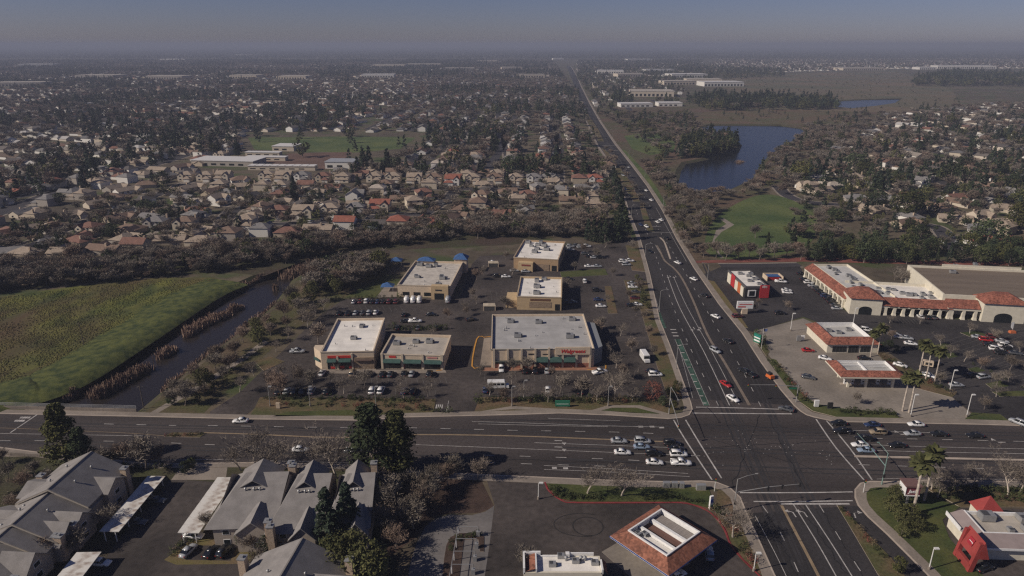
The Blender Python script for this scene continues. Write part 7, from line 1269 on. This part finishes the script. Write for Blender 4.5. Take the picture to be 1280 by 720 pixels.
# white minibus, box van, trailer stall
def bus(px, py, head, L, hgt, name, desc, cat):
    p = G(px, py); r = thing(name, desc, cat, (p.x, p.y, .05), R(head)); mb = MB(); h = L / 2
    mb.frustum((-h, -1.1, h*.62, 1.1), .45, (-h, -1.1, h*.62, 1.1), hgt - .15); mb.frustum((-h, -1.1, h*.62, 1.1), hgt - .149, (-h+.12, -.95, h*.55, .95), hgt); mb.frustum((h*.62, -1.0, h, 1.0), .45, (h*.62, -.98, h*.96, .9), 1.35); mb.build('body', PM['w'], r)
    mb = MB(); n = max(2, int(L / 1.5))
    mb.box(h*.621, -.92, 1.36, h*.66, .92, hgt - .5); mb.build('windscreen', CG, r)
    if name == 'minibus':
        for i in range(n):
            x = -h + .4 + i * (h*1.5/n)
            for s_ in (-1, 1): mb = MB(); mb.box(x, s_*1.105-.01, 1.5, x + h*1.5/n - .2, s_*1.105+.01, 2.25, bottom=True); mb.build('window', CG, r)
    for x in (-h*.6, h*.62):
        for y in (-.95, .95): w_ = link('wheel', CP['pickup']['wheel'], r); w_.location = (x, y, .4)
    return r
bus(623, 485, 2, 7.2, 2.75, 'minibus', 'white shuttle minibus parked across the drugstore lot', 'minibus'); bus(806, 450, -84, 6.6, 2.9, 'box_van', 'white box van parked between the drugstore lot and the avenue', 'van')
# ------------------------------------------------------------------ street furniture
POLE = plain('pole_paint', (.36, .35, .33), .5, .3); POLEW = plain('white_pole', (.62, .61, .58), .5); GREENP = plain('green_pole', (.20, .30, .27), .5, .2); SIGG = plain('green_sign', (.02, .16, .09), .5); BULB = plain('lamp_glass', (.7, .69, .64), .3)
def lot_light(px, py, h, place, white=True, turn=0):
    r = thing('lamp_post', 'pale lamp post with box head' if white else 'grey lamp post', 'lamp post', G(px, py), R(turn), place, 'lamp posts'); mb = MB(); mb.tube((0, 0, 0), (0, 0, h), .13, .10, 8); mb.build('pole', POLEW if white else POLE, r); mb = MB(); mb.tube((0, 0, 0), (0, 0, .8), .3, .3, 10, cap=True); mb.build('base', CONC, r)
    mb = MB(); mb.box(.1, -.3, h-.1, 1.1, .3, h+.15, bottom=True); o = mb.build('lamp_head', POLEW if white else POLE, r); mb = MB(); mb.box(.2, -.22, h-.14, 1.0, .22, h-.103, bottom=True); mb.build('lens', BULB, o)
for x, y in ((1138, 521), (1208, 521), (1187, 489), (1150, 459), (988, 414), (1066, 407)): lot_light(x, y, 7.6, 'around the petrol station')
for x, y in ((942, 714), (673, 624)): lot_light(x, y, 4.8, 'beside the corner lot kerb')
lot_light(1161, 712, 5.6, 'on the burger restaurant lawn')
for x, y in ((388, 508), (470, 508), (338, 508), (640, 508), (655, 500), (760, 508)): lot_light(x, y, 7, 'in the shop frontage bed', False)
def street_light(px, py, place, h=9.5, arm=2.8, turn=0):
    r = thing('street_light', 'grey street light with curved arm', 'street light', G(px, py), R(turn), place, 'street lights'); mb = MB(); mb.tube((0, 0, 0), (0, 0, h*.92), .12, .08, 7); mb.build('pole', POLE, r); a = MB(); P = [(0, 0, h*.92), (arm*.35, 0, h*.985), (arm, 0, h)]
    for p, q in zip(P, P[1:]): a.tube(p, q, .06, .05, 6)
    a = a.build('arm', POLE, r); mb = MB(); mb.box(arm-.1, -.14, h-.08, arm+.6, .14, h+.06, bottom=True); mb.build('lamp_head', POLE, r)
for x, y in ((845, 461), (824, 388), (806, 326), (789, 274), (776, 228), (762, 203)): street_light(x, y, 'on the shop side of the avenue')
for x, y in ((884, 352), (853, 304), (829, 258), (806, 222), (786, 196), (766, 172)): street_light(x, y, 'on the park side of the avenue', turn=180)
def wood_pole(px, py, h, desc):
    r = thing('utility_pole', desc, 'utility pole', G(px, py), .2, None, None); mb = MB(); mb.tube((0, 0, 0), (0, 0, h), .16, .11, 7); mb.build('pole', plain('pole_wood', (.12, .095, .075), .9), r); mb = MB(); mb.box(-.9, -.06, h-.9, .9, .06, h-.75, bottom=True); mb.build('cross_arm', plain('arm_wood', (.2, .17, .14), .9), r)
wood_pole(105, 431, 9.5, 'lone wooden pole standing in the creek field'); wood_pole(180, 511, 8.5, 'thin wooden pole at the end of the bridge rail')
def sig(o, p, face):
    mb = MB(); x, y, z = p; mb.box(x-.2, y-.2, z-.55, x+.2, y+.2, z+.55, bottom=True); s_ = mb.build('signal_head', BLACK, o); fx, fy = face
    for k, c in enumerate(('r', 'y', 'g')):
        mb = MB(); q = Vector((x + fx*.2, y + fy*.2, z + .35 - .35*k)); mb.tube(q, q + Vector((fx*.08, fy*.08, 0)), .12, .12, 8, cap=True); mb.build('lens', REDS if c == 'r' else (YELLOW if c == 'y' else SIGG), s_)
def signal(desc, base, end_px, ze, lum_px=None, paint=POLE, heads=(1.0, .6), face=(0, -1), sign=False, ht=6.3):
    b = G(*base); e = G(end_px[0], end_px[1], ze) - b; r = thing('traffic_signal', desc, 'traffic signal', b, 0, None, 'traffic signals'); mb = MB(); top = 9.5 if lum_px else ht
    mb.tube((0, 0, 0), (0, 0, top), .17, .11, 8); mb.build('pole', paint, r); mb = MB(); m_ = Vector((e.x*.5, e.y*.5, ze - .1)); mb.tube((0, 0, ht-.6), m_, .12, .09, 7); mb.tube(m_, e, .09, .06, 7); mb.build('mast_arm', paint, r)
    for t in heads: sig(r, (e.x*t, e.y*t, ht-.6 + (e.z-ht+.6)*t - .1), face)
    if lum_px: l_ = G(lum_px[0], lum_px[1], 10.2) - b; mb = MB(); mb.tube((0, 0, 9.4), (l_.x*.5, l_.y*.5, 10.0), .07, .06, 6); mb.tube((l_.x*.5, l_.y*.5, 10.0), l_, .06, .05, 6); mb.box(l_.x-.3, l_.y-.15, l_.z-.08, l_.x+.3, l_.y+.15, l_.z+.06); mb.build('street_lamp_arm', paint, r)
    if sign: mb = MB(); mb.box(-2.9, -.03, ht-1.6, -.4, .03, ht-1.0, bottom=True); mb.build('street_name_sign', SIGG, r)
    mb = MB(); mb.box(-.25, -.4, 2.4, .25, -.17, 3.3, bottom=True); mb.build('walk_signal', BLACK, r)
signal('signal mast by the bare corner tree, its long arm over the lower avenue', (917, 640), (1000, 605), 6.6, (946, 592), POLE, (1.0, .5, .72), (0, 1))
signal('green signal mast beside the maroon sign, arm reaching over the cross street', (1102, 606), (1071, 541), 6.5, (1098, 553), GREENP, (1.0, .5), (1, 0))
signal('grey signal mast at the drugstore corner bed', (836, 518), (849, 533), 6.2, (848, 500), POLE, (1.0,), (-1, 0)); signal('signal mast at the petrol station corner with green street name sign', (995, 503), (935, 481), 6.4, None, POLE, (1.0, .45), (0, -1), True)
for x, y, d in ((893, 614, 'short white signal post beside the corner cabinets'), (1079, 616, 'short signal post on the burger restaurant corner')): r = thing('signal_post', d, 'traffic signal', G(x, y)); mb = MB(); mb.tube((0, 0, 0), (0, 0, 3.2), .1, .09, 7); mb.build('pole', POLEW, r); sig(r, (0, 0, 3.6), (0, -1))
def board(name, desc, px, py, w, h, z0, m, turn=0, base=CONC, txt=None, d=.25, stripes=()):
    r = thing(name, desc, 'sign', G(px, py), R(turn)); mb = MB(); mb.box(-w*.35, -d*.8, 0, w*.35, d*.8, max(z0, .3)); mb.build('base', base, r); mb = MB(); mb.box(-w/2, -d, max(z0, .3)+.003, w/2, d, z0+h, bottom=True); mb.build('sign_panel', m, r)
    for (z, hh, mm) in stripes: mb = MB(); mb.box(-w*.42, -d-.04, z, w*.42, -d-.003, z+hh); mb.build('sign_stripe', mm, r)
    return r
board('monument_sign', 'low green monument sign in the drugstore frontage bed', 703, 509, 4.6, 1.9, .4, SIGG, stripes=((1.1, .35, plain('pale_green', (.3, .42, .34))),)); board('price_sign', 'green and white price sign at the petrol station entrance', 946, 430, 3.2, 3.6, .6, SIGG, -58, stripes=((1.2, .6, WHITE), (2.4, .5, WHITE), (3.3, .4, plain('teal_sign', (.02, .2, .2)))))
board('cabinet_sign', 'small white box sign on the petrol station corner lawn', 1020, 509, 1.4, 2.2, .3, WHITE); board('cabinet_sign', 'dark box sign beside the small white one on the corner lawn', 1037, 511, 1.6, 1.9, .3, BLACK); board('pylon_sign', 'slim white and blue curved sign at the red kerb corner', 888, 637, .9, 3.6, .4, WHITE, 20, stripes=((2.2, 1.0, plain('sign_blue', (.05, .1, .35))), (1.0, .5, SIGG)))
board('gate_post', 'stone gate post sign at the front hedge end', 348, 511, 1.2, 1.8, .3, STUCCO); board('canopy_flag_sign', 'grey air pump box beside the station shop drive', 998, 427, 1.6, 2.2, .2, METAL); board('canopy_flag_sign', 'white vacuum box beside the station shop drive', 1003, 426, 1.3, 2.0, .2, WHITE)
r = thing('flag_pole', 'white flag pole with dark blue flag behind the price sign', 'flag pole', G(951.5, 436)); mb = MB(); mb.tube((0, 0, 0), (0, 0, 8.5), .07, .05, 6); mb.build('pole', POLEW, r); mb = MB(); mb.add([(.06, 0, 8.4), (.7, .15, 8.0), (1.4, -.1, 8.3), (1.4, -.1, 7.2), (.7, .15, 6.9), (.06, 0, 7.3)], [(0, 1, 4, 5), (1, 2, 3, 4)]); mb.build('flag', plain('flag_blue', (.06, .09, .2), .8), r)
r = thing('feather_flag', 'white feather flag over an orange planter on the mall lot', 'flag', G(1265, 416)); mb = MB(); mb.tube((0, 0, 0), (0, 0, 4.6), .05, .04, 6); mb.build('pole', METAL, r); mb = MB(); mb.add([(-.05, 0, 1.4), (-1.0, .1, 2.4), (-1.2, 0, 4.4), (-.05, 0, 4.6)], [(0, 1, 2, 3)]); mb.build('flag', WHITE, r); mb = MB(); mb.frustum((-1.2, -.8, 1.2, .8), 0, (-1.0, -.6, 1.0, .6), .9); mb.build('planter', ORANGE, r)
for i, (x, y, w_) in enumerate(((833, 609, 1.8), (843, 609, 1.6), (852, 609.5, 1.2), (876, 612, 2.4))): r = thing('utility_cabinet', 'grey utility cabinet', 'cabinet', G(x, y), 0, 'on the lawn edge below the waiting cars', 'utility cabinets'); mb = MB(); mb.box(-w_/2, -.5, .15, w_/2, .5, 1.6); mb.build('body', METAL, r); mb = MB(); mb.box(-w_/2+.1, -.54, .25, -.03, -.503, 1.5); mb.box(.03, -.54, .25, w_/2-.1, -.503, 1.5); mb.build('door', POLE, r); mb = MB(); mb.box(-w_/2-.1, -.6, 0, w_/2+.1, .6, .149); mb.build('plinth', CONC, r)
# orange arrow trailer on the avenue kerb
r = thing('road_work_trailer', 'orange road work trailer with dark engine at the avenue kerb', 'trailer', G(962, 473), R(110)); mb = MB(); mb.frustum((-1.5, -.9, 1.2, .9), .5, (-1.3, -.8, 1.0, .8), 1.5); mb.build('body', plain('orange_machine', (.55, .13, .03)), r); mb = MB(); mb.box(-.5, -.6, 1.51, 1.0, .6, 2.2); mb.tube((1.2, 0, .6), (2.6, 0, .5), .06, .06, 6); mb.build('engine', BLACK, r)
for y in (-.85, .85): w_ = link('wheel', CP['sedan']['wheel'], r); w_.location = (-.2, y, .33)
r = thing('trailer', 'cream food trailer with dark doorway under the palms', 'trailer', G(1158, 458), R(-25)); mb = MB(); mb.box(-1.9, -.9, .5, 1.9, .9, 2.2); mb.build('body', STUCCO, r); mb = MB(); mb.box(-.6, -.96, 1.0, 1.4, -.903, 1.9); mb.build('hatch', BLACK, r)
for x in (-.6, .6):
    for y in (-.9, .9): w_ = link('wheel', CP['sedan']['wheel'], r); w_.location = (x, y, .33)
# ------------------------------------------------------------------ labels
cl = {}
for o, d, pl in REG: cl.setdefault(pl, []).append((PX(o.location)[0], o, d))
for pl, L in cl.items():
    L.sort(key=lambda t: t[0]); cnt = {}
    for x, o, d in L: cnt[d] = cnt.get(d, 0) + 1
    seen = {}
    for x, o, d in L:
        seen[d] = seen.get(d, 0) + 1
        o['label'] = f'{d} {pl}' if cnt[d] == 1 else f'{d}, {ordinal(seen[d]) + " from left" if seen[d] > 1 else "leftmost"}, {pl}'
# ------------------------------------------------------------------ haze
hz = MB(); hz.box(-16500, -400, -6, 16500, 16000, 128, bottom=True)
hm = bpy.data.materials.new('haze'); hm.use_nodes = True; n = hm.node_tree.nodes; n.remove(n['Principled BSDF'])
pv = n.new('ShaderNodeVolumePrincipled'); pv.inputs['Density'].default_value = HAZE_D; pv.inputs['Color'].default_value = HAZE_C; pv.inputs['Anisotropy'].default_value = 0.0
hm.node_tree.links.new(pv.outputs[0], n['Material Output'].inputs['Volume'])
hz.build('haze', hm, kind='stuff')
